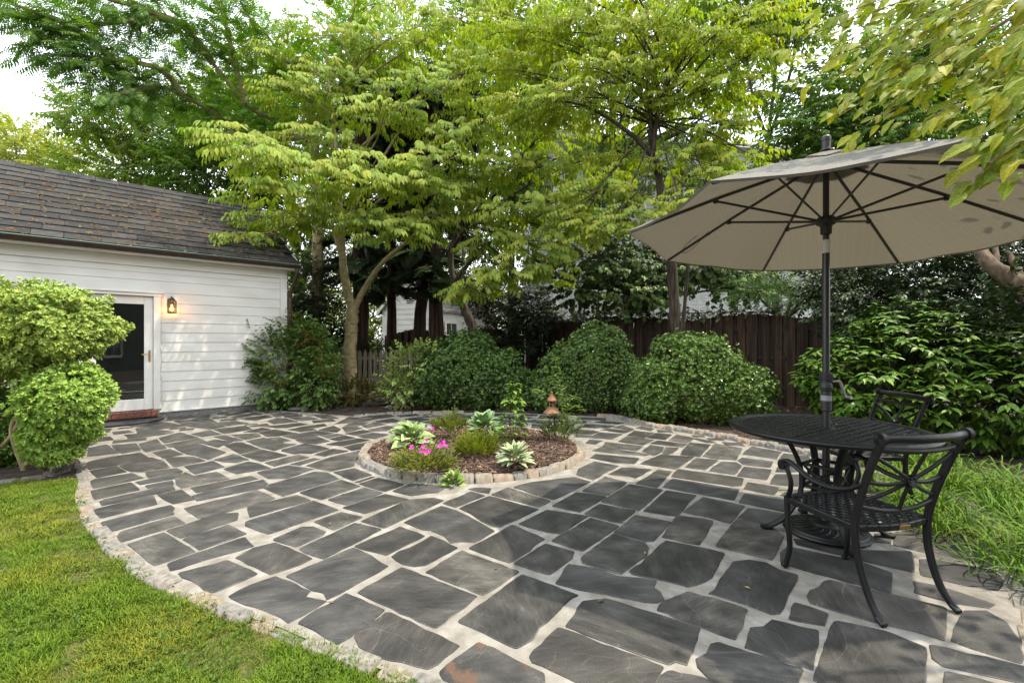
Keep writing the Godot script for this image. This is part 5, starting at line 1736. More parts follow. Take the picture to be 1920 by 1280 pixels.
	# mimosa, reaching over from the left
	t = thing("mimosa_tree", "feathery leaved mimosa arching over the outbuilding roof at upper left", "tree", Vector3(-5.61, 0.44, -13.20) * Vector3(1, 0, 1))
	o = t.position
	m = MB.new()
	limb(m, rel([Vector3(-5.61, -0.09, -13.20), Vector3(-5.58, 1.96, -13.20), Vector3(-5.44, 4.19, -13.00), Vector3(-5.40, 5.88, -12.70), Vector3(-5.34, 6.98, -12.40)], o), 0.17, 0.12, 12)
	var reach := [[Vector3(-5.34, 6.52, -12.50), Vector3(-6.07, 7.01, -12.00), Vector3(-6.58, 7.23, -11.50), Vector3(-7.08, 7.92, -11.00), Vector3(-7.55, 8.42, -10.60), Vector3(-8.05, 9.05, -10.30)], [Vector3(-5.34, 6.77, -12.40), Vector3(-6.24, 6.57, -11.80), Vector3(-6.95, 6.73, -11.20), Vector3(-7.55, 6.98, -10.60), Vector3(-8.28, 7.10, -10.00), Vector3(-8.86, 7.24, -9.40)], [Vector3(-5.33, 6.91, -12.40), Vector3(-5.47, 7.66, -12.20), Vector3(-5.72, 8.25, -12.00), Vector3(-6.08, 8.95, -11.50), Vector3(-6.57, 9.32, -11.00)], [Vector3(-5.30, 6.91, -12.40), Vector3(-4.92, 7.85, -12.30), Vector3(-4.41, 8.94, -12.00), Vector3(-3.90, 9.96, -11.70)], [Vector3(-7.08, 7.92, -11.00), Vector3(-7.53, 8.52, -10.40), Vector3(-8.34, 8.09, -9.80), Vector3(-9.09, 7.60, -9.30), Vector3(-9.51, 7.22, -8.80)], [Vector3(-6.58, 7.23, -11.50), Vector3(-6.69, 8.04, -11.20), Vector3(-6.70, 8.80, -10.80), Vector3(-6.82, 9.44, -10.50)], [Vector3(-7.93, 7.01, -10.30), Vector3(-8.17, 6.59, -9.80), Vector3(-8.32, 6.32, -9.40)], [Vector3(-8.28, 7.10, -10.00), Vector3(-8.75, 7.62, -9.40), Vector3(-9.31, 7.76, -9.00), Vector3(-9.91, 7.87, -8.80)], [Vector3(-7.53, 8.52, -10.40), Vector3(-8.22, 8.50, -9.80), Vector3(-8.86, 8.43, -9.40)], [Vector3(-7.55, 6.98, -10.60), Vector3(-7.74, 7.33, -10.20), Vector3(-8.39, 7.20, -9.60), Vector3(-9.10, 6.94, -9.00)]]
	var frond := frond_mesh(8, 0.38, 7, 0.16, 1).mesh()
	var fr := Scatter.new()
	for r in reach:
		var pts := spline(rel(r, o), 6)
		limb(m, rel(r, o), 0.085, 0.012, 8)
		for i in range(4, pts.size()):
			var along: Vector3 = (pts[i] - pts[i - 1]).normalized()
			for j in 19:
				var e := Vector3(jitter(1), jitter(0.45), jitter(1)).normalized()
				var p: Vector3 = pts[i] + e * rng.randf_range(0.08, 0.75) + Vector3(0, jitter(0.1), 0)
				var dr := (e + along * 0.8 + Vector3(jitter(0.3), -0.25, jitter(0.3))).normalized()
				fr.put(facing(dr, Vector3(jitter(0.3), 1, jitter(0.3)), rng.randf_range(0.55, 0.95), p), shade(Color(0.15, 0.26, 0.065), 0.3, 0.14))
	part("trunk", m, mats.bark, t)
	spread("crown", fr, frond, mats.leaf, t)

	# trees further back, each with a stem and a broken crown of leafy twigs
	var far_a := twig_mesh(11, 0.5, 6, 0.12, 0.07, 0.5, 2, 0.15).mesh()
	var far_b := twig_mesh(12, 0.6, 6, 0.16, 0.08, 0.4, 2, 0.05).mesh()
	var back := [
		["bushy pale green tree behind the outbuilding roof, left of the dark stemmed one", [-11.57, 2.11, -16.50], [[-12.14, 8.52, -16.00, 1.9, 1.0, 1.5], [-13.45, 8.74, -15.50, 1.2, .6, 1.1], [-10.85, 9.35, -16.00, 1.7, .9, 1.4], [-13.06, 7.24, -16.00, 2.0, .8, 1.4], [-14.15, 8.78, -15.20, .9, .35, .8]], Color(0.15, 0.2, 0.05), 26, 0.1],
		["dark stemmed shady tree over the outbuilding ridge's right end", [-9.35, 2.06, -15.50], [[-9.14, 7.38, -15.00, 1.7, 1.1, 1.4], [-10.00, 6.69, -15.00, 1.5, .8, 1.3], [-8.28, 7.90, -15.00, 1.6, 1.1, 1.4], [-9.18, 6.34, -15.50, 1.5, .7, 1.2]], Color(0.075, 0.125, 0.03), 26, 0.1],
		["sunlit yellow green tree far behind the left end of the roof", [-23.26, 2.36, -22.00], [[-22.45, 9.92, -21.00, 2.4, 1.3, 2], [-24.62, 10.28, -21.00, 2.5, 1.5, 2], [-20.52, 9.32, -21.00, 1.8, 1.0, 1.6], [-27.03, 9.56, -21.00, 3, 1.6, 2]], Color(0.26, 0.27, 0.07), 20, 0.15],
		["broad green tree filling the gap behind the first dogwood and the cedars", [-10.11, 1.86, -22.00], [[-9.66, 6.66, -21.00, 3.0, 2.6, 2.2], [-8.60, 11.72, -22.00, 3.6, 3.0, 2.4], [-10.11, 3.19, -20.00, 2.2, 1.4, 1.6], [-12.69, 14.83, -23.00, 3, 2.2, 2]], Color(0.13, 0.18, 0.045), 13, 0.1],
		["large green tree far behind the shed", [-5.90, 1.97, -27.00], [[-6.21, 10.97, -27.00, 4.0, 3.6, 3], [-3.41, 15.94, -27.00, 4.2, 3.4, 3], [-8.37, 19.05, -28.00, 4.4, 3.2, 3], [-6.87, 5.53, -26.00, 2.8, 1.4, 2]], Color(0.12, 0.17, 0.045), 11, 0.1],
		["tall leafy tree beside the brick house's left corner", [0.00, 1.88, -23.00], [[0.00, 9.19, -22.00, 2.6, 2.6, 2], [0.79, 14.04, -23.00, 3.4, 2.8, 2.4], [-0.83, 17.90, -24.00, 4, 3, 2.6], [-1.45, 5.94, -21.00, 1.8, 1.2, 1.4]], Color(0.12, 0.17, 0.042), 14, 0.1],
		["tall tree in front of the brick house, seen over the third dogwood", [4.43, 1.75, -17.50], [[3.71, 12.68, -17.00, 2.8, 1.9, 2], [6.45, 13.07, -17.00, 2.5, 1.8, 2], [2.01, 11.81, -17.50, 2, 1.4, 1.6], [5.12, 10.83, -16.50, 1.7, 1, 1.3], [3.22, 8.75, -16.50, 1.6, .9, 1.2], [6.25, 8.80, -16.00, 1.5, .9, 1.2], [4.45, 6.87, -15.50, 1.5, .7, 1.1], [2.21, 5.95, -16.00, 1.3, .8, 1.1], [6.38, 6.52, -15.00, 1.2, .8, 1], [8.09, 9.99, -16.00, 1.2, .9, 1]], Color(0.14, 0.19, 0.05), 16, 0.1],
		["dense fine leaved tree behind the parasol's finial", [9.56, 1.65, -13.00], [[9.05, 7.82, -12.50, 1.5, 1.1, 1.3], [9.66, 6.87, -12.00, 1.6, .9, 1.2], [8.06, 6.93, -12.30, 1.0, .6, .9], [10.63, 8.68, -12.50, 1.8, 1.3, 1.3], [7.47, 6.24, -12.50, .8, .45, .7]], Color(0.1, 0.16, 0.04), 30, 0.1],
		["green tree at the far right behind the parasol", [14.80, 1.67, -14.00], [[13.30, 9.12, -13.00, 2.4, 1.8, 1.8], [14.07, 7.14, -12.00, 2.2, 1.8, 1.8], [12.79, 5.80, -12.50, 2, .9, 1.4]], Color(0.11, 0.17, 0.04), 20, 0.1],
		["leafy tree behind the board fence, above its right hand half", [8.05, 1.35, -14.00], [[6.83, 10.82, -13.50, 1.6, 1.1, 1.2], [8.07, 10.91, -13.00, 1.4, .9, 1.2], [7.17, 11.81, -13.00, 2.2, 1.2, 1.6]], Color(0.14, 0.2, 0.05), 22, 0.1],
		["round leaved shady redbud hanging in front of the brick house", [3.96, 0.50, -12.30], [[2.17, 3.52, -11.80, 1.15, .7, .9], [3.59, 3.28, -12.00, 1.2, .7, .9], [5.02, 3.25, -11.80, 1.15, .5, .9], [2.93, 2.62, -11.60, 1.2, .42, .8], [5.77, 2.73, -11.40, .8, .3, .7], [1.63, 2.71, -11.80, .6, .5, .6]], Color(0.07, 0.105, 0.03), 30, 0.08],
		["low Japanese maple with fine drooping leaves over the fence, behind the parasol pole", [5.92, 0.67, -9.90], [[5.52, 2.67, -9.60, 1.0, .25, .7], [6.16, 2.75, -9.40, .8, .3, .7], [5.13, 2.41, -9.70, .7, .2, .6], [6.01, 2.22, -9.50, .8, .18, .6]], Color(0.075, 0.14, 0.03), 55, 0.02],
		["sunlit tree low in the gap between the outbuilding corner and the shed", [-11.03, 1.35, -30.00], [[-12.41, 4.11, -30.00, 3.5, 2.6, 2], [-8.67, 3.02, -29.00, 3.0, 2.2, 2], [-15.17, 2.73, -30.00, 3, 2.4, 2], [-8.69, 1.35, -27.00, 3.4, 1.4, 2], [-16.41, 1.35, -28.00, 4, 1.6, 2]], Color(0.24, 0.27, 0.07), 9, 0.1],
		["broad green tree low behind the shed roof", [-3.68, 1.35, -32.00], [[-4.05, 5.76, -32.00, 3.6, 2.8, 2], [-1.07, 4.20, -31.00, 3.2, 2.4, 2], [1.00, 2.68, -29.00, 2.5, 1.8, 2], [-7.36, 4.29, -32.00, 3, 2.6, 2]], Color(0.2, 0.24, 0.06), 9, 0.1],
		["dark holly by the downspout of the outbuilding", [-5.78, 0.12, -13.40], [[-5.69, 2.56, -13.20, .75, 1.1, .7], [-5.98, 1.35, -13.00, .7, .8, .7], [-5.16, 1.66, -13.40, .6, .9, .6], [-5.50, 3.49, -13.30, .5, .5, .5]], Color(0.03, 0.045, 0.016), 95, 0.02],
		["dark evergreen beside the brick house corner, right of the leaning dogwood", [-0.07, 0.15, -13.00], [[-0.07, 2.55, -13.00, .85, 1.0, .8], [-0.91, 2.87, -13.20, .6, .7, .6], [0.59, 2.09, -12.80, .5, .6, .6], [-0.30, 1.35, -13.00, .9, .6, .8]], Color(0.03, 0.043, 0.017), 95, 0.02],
	]
	for k in back.size():
		var q: Array = back[k]
		var at := Vector3(q[1][0], 0, q[1][2])
		var dark: bool = k >= 14
		t = thing(["maple_tree", "shade_tree", "background_tree", "background_tree", "background_tree", "background_tree", "background_tree", "background_tree", "background_tree", "background_tree", "redbud_tree", "japanese_maple", "background_tree", "background_tree", "holly_tree", "evergreen_tree"][k], q[0], "tree", at)
		m = MB.new()
		var blobs := []
		for b in q[2]:
			blobs.append([b[0] - at.x, b[1], b[2] - at.z, b[3], b[4], b[5]])
		var first: Array = blobs[0]
		var fork := Vector3(first[0] * 0.35, maxf(0.5, (first[1] - first[4]) * 0.75), first[2] * 0.35)
		var big: float = clampf(first[4] * 0.08, 0.05, 0.2)
		limb(m, [Vector3(0, -0.1, 0), fork * Vector3(0.4, 0.5, 0.4), fork], big * 1.3, big, 10)
		for b in blobs:
			var c := Vector3(b[0], b[1], b[2])
			limb(m, [fork, fork.lerp(c, 0.5) + Vector3(jitter(0.3), 0.1, jitter(0.2)), c, c + Vector3(jitter(0.5) * b[3], b[4] * 0.7, jitter(0.3))], big * 0.6, 0.012, 7)
			for j in 7:
				var e := Vector3(jitter(1) * b[3], jitter(0.8) * b[4], jitter(1) * b[5]) * 0.8
				rod(m, [c.lerp(fork, 0.25), c + e * 0.5 + Vector3(0, 0.05, 0), c + e], big * 0.2, 0.006, 5)
		part("trunk", m, mats.bark_dark, t)
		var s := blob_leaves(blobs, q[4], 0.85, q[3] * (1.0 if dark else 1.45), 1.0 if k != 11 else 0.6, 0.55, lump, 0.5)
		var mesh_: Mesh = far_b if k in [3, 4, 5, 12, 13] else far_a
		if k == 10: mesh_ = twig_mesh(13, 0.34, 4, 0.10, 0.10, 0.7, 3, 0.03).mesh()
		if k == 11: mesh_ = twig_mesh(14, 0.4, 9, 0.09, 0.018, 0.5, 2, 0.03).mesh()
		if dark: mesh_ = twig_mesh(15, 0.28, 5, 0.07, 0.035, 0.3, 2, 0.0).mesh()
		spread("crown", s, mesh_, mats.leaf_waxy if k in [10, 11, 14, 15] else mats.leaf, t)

	# camellia hedge tree at the right with a gnarled limb
	t = thing("camellia_tree", "dark glossy camellia with a bare gnarled limb at the right edge under the parasol", "tree", Vector3(6.6, 0, -5.3))
	o = t.position
	m = MB.new()
	limb(m, rel([Vector3(6.7, -0.1, -5.2), Vector3(6.5, 1.2, -5.3), Vector3(6.21, 1.96, -5.60), Vector3(6.03, 2.17, -5.70), Vector3(5.93, 2.36, -5.80), Vector3(5.97, 2.66, -6.00), Vector3(5.91, 3.06, -6.20)], o), 0.14, 0.05, 10)
	limb(m, rel([Vector3(5.96, 2.23, -5.70), Vector3(6.05, 2.48, -5.80), Vector3(6.17, 2.87, -6.00)], o), 0.04, 0.02, 7)
	limb(m, rel([Vector3(6.18, 2.03, -5.60), Vector3(6.27, 2.35, -5.80), Vector3(6.31, 2.50, -5.90)], o), 0.05, 0.02, 7)
	part("trunk", m, mats.bark_mid, t)
	var glossy := twig_mesh(16, 0.26, 5, 0.075, 0.036, 0.15, 3, 0.0).mesh()
	var gl := []
	for b in [[5.78, 2.03, -7.40, 1.0, .55, .6], [6.54, 2.27, -7.30, 1.1, .6, .6], [7.16, 1.99, -7.00, 1.1, .8, .7], [6.50, 1.59, -6.90, 1.2, .4, .6], [5.56, 2.34, -7.80, .6, .4, .5], [6.29, 1.48, -5.70, .7, .5, .6], [7.36, 2.23, -6.40, .9, .8, .7], [8.05, 0.95, -7.00, 1.3, 1.0, .7], [6.99, 1.35, -7.60, 1.6, .9, .6], [7.22, 2.73, -8.60, 1.3, .6, .6], [8.40, 2.89, -8.40, 1.5, .7, .6], [9.43, 3.33, -8.20, 1.4, .9, .6], [6.47, 2.16, -8.80, .8, .5, .5], [8.28, 2.09, -8.00, 1.4, .6, .6]]:
		gl.append([b[0] - o.x, b[1], b[2] - o.z, b[3], b[4], b[5]])
	spread("crown", blob_leaves(gl, 75, 0.7, Color(0.032, 0.052, 0.016), 1.0, 0.4, lump, 0.3), glossy, mats.leaf_waxy, t)

	build_near_dogwood()

func rel(pts: Array, o: Vector3) -> Array:
	var out := []
	for p in pts:
		out.append(p - o)
	return out

func crown(t: Node3D, wood: MB, pads: Array, axis: Vector3, mesh_: Mesh, base: Color, per: float, sc: float) -> void:
	var local := []
	for p in pads:
		local.append([p[0] - t.position.x, p[1], p[2] - t.position.z, p[3]])
	spread("crown", pad_crown(t, local, axis - t.position, mesh_, mats.leaf, base, per, sc, wood), mesh_, mats.leaf, t)

# the dogwood beside the camera, whose branches hang into the picture at upper right
func build_near_dogwood() -> void:
	var t := thing("dogwood_tree", "near dogwood whose large yellow green leaves hang into the upper right over the parasol", "tree", Vector3(4.6, 0, -1.2), 0.0, "dogwoods round the patio")
	var o := t.position
	var m := MB.new()
	limb(m, rel([Vector3(4.6, -0.1, -1.2), Vector3(4.5, 1.2, -1.25), Vector3(4.35, 2.3, -1.4), Vector3(4.1, 3.3, -1.6)], o), 0.12, 0.06, 12)
	var leaves := []
	for k in 3:
		var q := MB.new()
		q.leaf(Vector3.ZERO, Vector3(1, 0, 0), Vector3.UP, 0.112, 0.052 + 0.004 * k, 0.2 + 0.15 * k, 0.2 + 0.16 * k, 8, 0.05)
		leaves.append(q.mesh())
	var tones := []
	for k in 7:
		var lm: StandardMaterial3D = mats.leaf_near.duplicate()
		lm.albedo_color = [srgb(0.38, 0.48, 0.06), srgb(0.46, 0.53, 0.09), srgb(0.31, 0.43, 0.065), srgb(0.53, 0.54, 0.07), srgb(0.42, 0.5, 0.13), srgb(0.56, 0.55, 0.06), srgb(0.46, 0.53, 0.17)][k]
		tones.append(lm)
	# twigs: [from, to] in space; the leaves hang from them in pairs
	var twigs := []
	var heads := [[1.69, 3.14, -2.75], [1.80, 3.21, -2.70], [1.75, 2.81, -2.60], [1.88, 2.96, -2.60], [1.84, 2.64, -2.50], [1.95, 2.79, -2.50], [1.93, 2.52, -2.40], [2.13, 3.02, -2.50], [1.97, 2.62, -2.35], [2.06, 2.43, -2.30], [2.11, 2.72, -2.30], [2.17, 2.96, -2.30], [2.12, 2.46, -2.20], [2.17, 2.66, -2.15], [2.15, 2.82, -2.10], [2.06, 2.36, -1.95], [1.97, 2.21, -1.95], [1.91, 2.07, -1.85], [2.00, 2.17, -1.85], [2.11, 2.58, -1.95], [1.99, 1.99, -1.80], [1.95, 2.04, -1.95], [2.00, 3.31, -2.80], [2.11, 3.27, -2.70], [2.07, 3.52, -3.00], [2.18, 3.20, -2.60], [2.10, 2.63, -2.75], [2.18, 2.46, -2.50], [2.01, 2.32, -1.80], [2.07, 2.78, -3.00], [1.90, 3.11, -3.00]]
	var roots := [Vector3(3.9, 3.1, -1.75), Vector3(3.5, 2.95, -1.95), Vector3(4.0, 2.7, -1.6), Vector3(3.3, 3.2, -2.2)]
	var count := 0
	var rest := Scatter.new()
	for h in heads:
		var e := Vector3(h[0], h[1], h[2])
		var r: Vector3 = roots[0]
		for q in roots:
			if q.distance_to(e) < r.distance_to(e): r = q
		rod(m, rel(spline([r, r.lerp(e, 0.5) + Vector3(0, 0.12, jitter(0.08)), e], 5), o), 0.009, 0.0025, 5)
		var back_: Vector3 = (r - e).normalized()
		for g in 7:
			var f := g / 7.0
			var c := e + back_ * f * 0.5 + Vector3(jitter(0.05), jitter(0.05) + 0.05 * sin(PI * f), jitter(0.09))
			for j in 4:
				var d := Vector3(-0.85 + jitter(0.5), -0.55 + jitter(0.45), jitter(0.6) + 0.1).normalized()
				var up := Vector3(-0.25 + jitter(0.4), 0.75, 0.55 + jitter(0.5))
				var at := c + Vector3(jitter(0.05), jitter(0.04), jitter(0.06))
				var x := facing(d, up, rng.randf_range(0.55, 1.12), at - o)
				if count < 300 and j < 2:
					var l := part("leaf", leaves[rng.randi() % 3], tones[rng.randi() % 7], t)
					l.transform = x
					count += 1
				else:
					rest.put(x, shade(Color(0.42, 0.49, 0.08), 0.25, 0.15))
	for q in roots:
		limb(m, rel([Vector3(4.1, 3.2, -1.6), q.lerp(Vector3(4.1, 3.2, -1.6), 0.5) + Vector3(0, 0.1, 0), q], o), 0.035, 0.012, 7)
	# the rest of its crown, above and outside the picture, which shades what is under it
	for i in 380:
		var p := Vector3(3.9 + jitter(1.5), 3.35 + jitter(0.55) + 0.1, -2.0 + jitter(1.3))
		if p.x / -p.z < 0.62 or (p.y - 1.35) / -p.z < 0.78 and p.x / -p.z < 1.2:
			continue
		rest.put(facing(Vector3(jitter(1), -0.6, jitter(1)), Vector3.UP, rng.randf_range(0.8, 1.2), p - o), shade(Color(0.42, 0.49, 0.08), 0.25, 0.15))
	part("trunk", m, mats.bark, t)
	spread("crown", rest, leaves[0], mats.leaf_near, t)

# ---------------------------------------------------------------- shrubs
func bush(called: String, label: String, at: Vector3, blobs: Array, stems: int, mesh_: Mesh, m: Material, base: Color, per: float, depth: float, sc: float, lumpy: float, group := "", freq := 0.02, spread_ := 0.24) -> Node3D:
	var t := thing(called, label, "shrub", at, 0.0, group)
	var nz := noise(hash(label) % 1000, freq, 3)
	var local := []
	for b in blobs:
		local.append([b[0] - at.x, b[1] - at.y, b[2] - at.z, b[3], b[4], b[5]])
	var wood := MB.new()
	for i in stems:
		var b: Array = local[i % local.size()]
		var e := Vector3(b[0] + jitter(0.6) * b[3], b[1] + jitter(0.5) * b[4], b[2] + jitter(0.6) * b[5])
		var foot := Vector3(jitter(0.1), -0.05, jitter(0.1))
		limb(wood, [foot, foot.lerp(e, 0.45) + Vector3(jitter(0.1), 0.06, jitter(0.1)), e], rng.randf_range(0.012, 0.024), 0.005, 6)
	if stems > 0:
		part("stems", wood, mats.bark, t)
	spread("foliage", blob_leaves(local, per, depth, base, sc, lumpy, nz, 0.0, -0.05, spread_), mesh_, m, t)
	return t

func build_bushes() -> void:
	var small := rosette_mesh(21, 8, 0.040, 0.018, 1.0).mesh()
	var tiny := rosette_mesh(22, 8, 0.031, 0.015, 0.95).mesh()
	var az := Color(0.085, 0.15, 0.027)
	bush("azalea_shrub", "wide dark azalea mound at the left, in front of the leaning dogwood", Vector3(-0.94, -0.03, -9.60) * Vector3(1, 0, 1), [[-0.95, 0.63, -9.70, 1.15, .78, .8], [-1.58, 0.53, -9.50, .5, .55, .55], [-0.17, 0.52, -9.60, .55, .65, .6], [0.33, 0.31, -9.50, .36, .42, .4], [-0.91, 1.12, -9.90, .7, .45, .55]], 8, small, mats.leaf_glossy, az * Color(0.85, 0.9, 0.85), 560, 0.34, 1.25, 0.34, "round azaleas along the board fence", 0.02, 0.34)
	bush("azalea_shrub", "middle azalea mound of the row, tallest, directly behind the flower bed", Vector3(1.53, -0.08, -9.20) * Vector3(1, 0, 1), [[1.60, 0.71, -9.30, .9, .85, .75], [0.95, 0.50, -9.20, .55, .6, .55], [1.80, 1.30, -9.50, .55, .4, .5], [2.19, 0.60, -9.30, .45, .65, .5], [2.30, 0.33, -8.70, .36, .4, .4], [0.78, 0.26, -9.00, .4, .35, .4]], 8, small, mats.leaf_glossy, az, 560, 0.34, 1.25, 0.34, "round azaleas along the board fence", 0.02, 0.34)
	bush("azalea_shrub", "rightmost azalea mound, brightest, nearest the table", Vector3(3.18, -0.06, -7.90) * Vector3(1, 0, 1), [[3.13, 0.66, -8.00, .95, .74, .7], [3.77, 0.50, -7.80, .62, .55, .6], [2.54, 0.49, -7.90, .52, .55, .5], [2.32, 0.31, -7.90, .36, .36, .4], [3.11, 1.26, -8.20, .6, .24, .5], [3.89, 0.29, -7.70, .42, .34, .45]], 8, small, mats.leaf_glossy, az * Color(1.25, 1.22, 1.0), 580, 0.34, 1.2, 0.36, "round azaleas along the board fence", 0.02, 0.34)
	var eu := twig_mesh(23, 0.2, 4, 0.06, 0.036, 0.3, 3, 0.3).mesh()
	bush("euonymus_shrub", "loose pale leaved euonymus at the left foot of the wide azalea", Vector3(-2.35, 0.06, -9.50) * Vector3(1, 0, 1), [[-2.05, 0.82, -9.30, .42, .36, .4], [-2.20, 0.40, -9.20, .32, .26, .35], [-1.84, 0.97, -9.40, .35, .28, .3]], 6, eu, mats.leaf_waxy, Color(0.2, 0.28, 0.065), 70, 0.6, 1.0, 0.4)
	var nan := twig_mesh(24, 0.22, 5, 0.062, 0.03, 0.5, 3, 0.12).mesh()
	var t := bush("nandina_shrub", "tall upright nandina at the outbuilding's right corner", Vector3(-4.48, -0.03, -9.50) * Vector3(1, 0, 1), [[-4.63, 0.80, -9.60, .72, .78, .6], [-4.29, 1.13, -9.70, .45, .5, .5], [-4.89, 1.08, -9.50, .36, .5, .4], [-3.98, 0.49, -9.40, .32, .42, .4], [-4.89, 0.44, -9.30, .3, .4, .35]], 12, nan, mats.leaf_waxy, Color(0.1, 0.17, 0.037), 190, 0.5, 1.0, 0.4)
	var tips := Scatter.new()
	for i in 130:
		var p: Vector3 = [Vector3(-4.01, 1.35, -9.30), Vector3(-4.59, 1.73, -9.50), Vector3(-3.66, 0.83, -9.10), Vector3(-4.55, 0.68, -9.00), Vector3(-4.92, 1.56, -9.30)][rng.randi() % 5]
		tips.put(facing(Vector3(jitter(1), rng.randf_range(0.1, 1), jitter(1)), Vector3.UP, rng.randf_range(0.6, 1.0), p - t.position + Vector3(jitter(0.25), jitter(0.2), jitter(0.25))), shade([Color(0.14, 0.19, 0.04), Color(0.16, 0.2, 0.05), Color(0.24, 0.09, 0.04)][rng.randi() % 3], 0.25))
	spread("young_tips", tips, nan, mats.leaf, t)
	bush("nandina_shrub", "low reddish nandina at the foot of the forked dogwood", Vector3(-3.39, 0.06, -10.00) * Vector3(1, 0, 1), [[-3.45, 0.26, -10.00, .4, .2, .3], [-3.10, 0.20, -10.00, .25, .18, .25]], 5, nan, mats.leaf, Color(0.16, 0.14, 0.04), 110, 0.7, 0.9, 0.4)
	bush("ground_cover", "low dark leafy growth behind the picket fence", Vector3(-4.69, 0.57, -13.60) * Vector3(1, 0, 1), [[-5.00, 0.88, -13.60, 1.4, .5, .6], [-3.17, 0.72, -13.80, 1.2, .4, .5]], 4, nan, mats.leaf_waxy, Color(0.06, 0.1, 0.03), 60, 0.6, 1.2, 0.4)
	for q in [["sunlit pale shrub top showing over the fence at the brick corner", [1.22, 2.05, -15.20, .55, .35, .4]], ["sunlit yellow green shrub top over the fence, below the redbud", [2.93, 2.00, -13.40, .6, .28, .4]]]:
		var b: Array = q[1]
		bush("background_shrub", q[0], Vector3(b[0], 0, b[2]), [[b[0], b[1], b[2], b[3], b[4], b[5]], [b[0], b[1] - 0.8, b[2], b[3], 0.8, b[5]]], 5, eu, mats.leaf, Color(0.17, 0.18, 0.07), 90, 0.5, 1.0, 0.4)
	var vine := Scatter.new()
	var vt := thing("fence_vine", "dark vine lying along the board fence top behind the third dogwood", "vine", Vector3(3.2, 1.9, -11.9))
	var vm := MB.new()
	limb(vm, [Vector3(-2.2, -0.05, -1.6), Vector3(0, 0.12, 0.0), Vector3(2.6, 0.1, 2.1)], 0.015, 0.01, 6)
	part("stem", vm, mats.bark_dark, vt)
	for i in 420:
		var f := rng.randf_range(-1.0, 1.1)
		vine.put(facing(Vector3(jitter(1), jitter(0.6), jitter(1)), Vector3.UP, rng.randf_range(0.7, 1.2), Vector3(2.4 * f, 0.1 + jitter(0.09), 1.92 * f + jitter(0.12))), shade(Color(0.04, 0.06, 0.02), 0.3))
	spread("foliage", vine, eu, mats.leaf_waxy, vt)

	# aucuba: big spotted leaves
	build_aucuba()

	# clipped hedges in the left foreground
	var yg := Color(0.34, 0.435, 0.10)
	t = bush("boxwood_shrub", "large clipped yellow green boxwood head at the left edge, before the door", Vector3(-5.15, -0.00, -4.90) * Vector3(1, 0, 1), [[-5.07, 1.58, -4.90, .72, .36, .6], [-5.86, 1.46, -4.90, .85, .5, .7], [-4.68, 1.46, -4.80, .34, .34, .45], [-5.19, 1.29, -4.80, .55, .32, .5]], 0, tiny, mats.leaf_waxy, yg, 1500, 0.34, 1.25, 0.42, "", 0.028)
	var wood := MB.new()
	var o := t.position
	for q in [[Vector3(-5.15, -0.03, -4.90), Vector3(-5.10, 0.17, -4.90), Vector3(-4.68, 0.63, -4.85), Vector3(-4.77, 0.90, -4.85), Vector3(-4.63, 1.29, -4.85)], [Vector3(-5.15, -0.03, -4.90), Vector3(-5.29, 0.45, -4.90), Vector3(-5.07, 0.76, -4.90), Vector3(-5.18, 1.07, -4.90)], [Vector3(-5.13, 0.05, -4.90), Vector3(-4.90, 0.45, -4.90), Vector3(-4.85, 0.79, -4.85), Vector3(-4.91, 1.02, -4.80)], [Vector3(-5.46, 0.21, -4.95), Vector3(-5.21, 0.51, -4.90), Vector3(-5.27, 0.90, -4.90)]]:
		limb(wood, rel(q, o), 0.026, 0.012, 8)
	part("trunk", wood, mats.bark, t)
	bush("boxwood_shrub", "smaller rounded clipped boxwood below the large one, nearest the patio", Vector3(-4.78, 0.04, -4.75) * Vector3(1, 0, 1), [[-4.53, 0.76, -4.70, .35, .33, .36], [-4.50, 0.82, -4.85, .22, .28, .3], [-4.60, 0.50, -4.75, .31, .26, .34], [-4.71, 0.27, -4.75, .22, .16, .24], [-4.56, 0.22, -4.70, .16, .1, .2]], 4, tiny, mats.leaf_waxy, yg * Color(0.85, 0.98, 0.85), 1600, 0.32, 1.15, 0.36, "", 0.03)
	bush("boxwood_shrub", "dark shaded boxwood at the left edge under the large head", Vector3(-5.79, -0.11, -5.30) * Vector3(1, 0, 1), [[-5.79, 0.44, -5.30, .4, .4, .4], [-5.86, 0.18, -5.10, .5, .3, .4]], 4, tiny, mats.leaf_waxy, yg * Color(0.5, 0.65, 0.6), 1400, 0.4, 1.3, 0.35, "", 0.03)

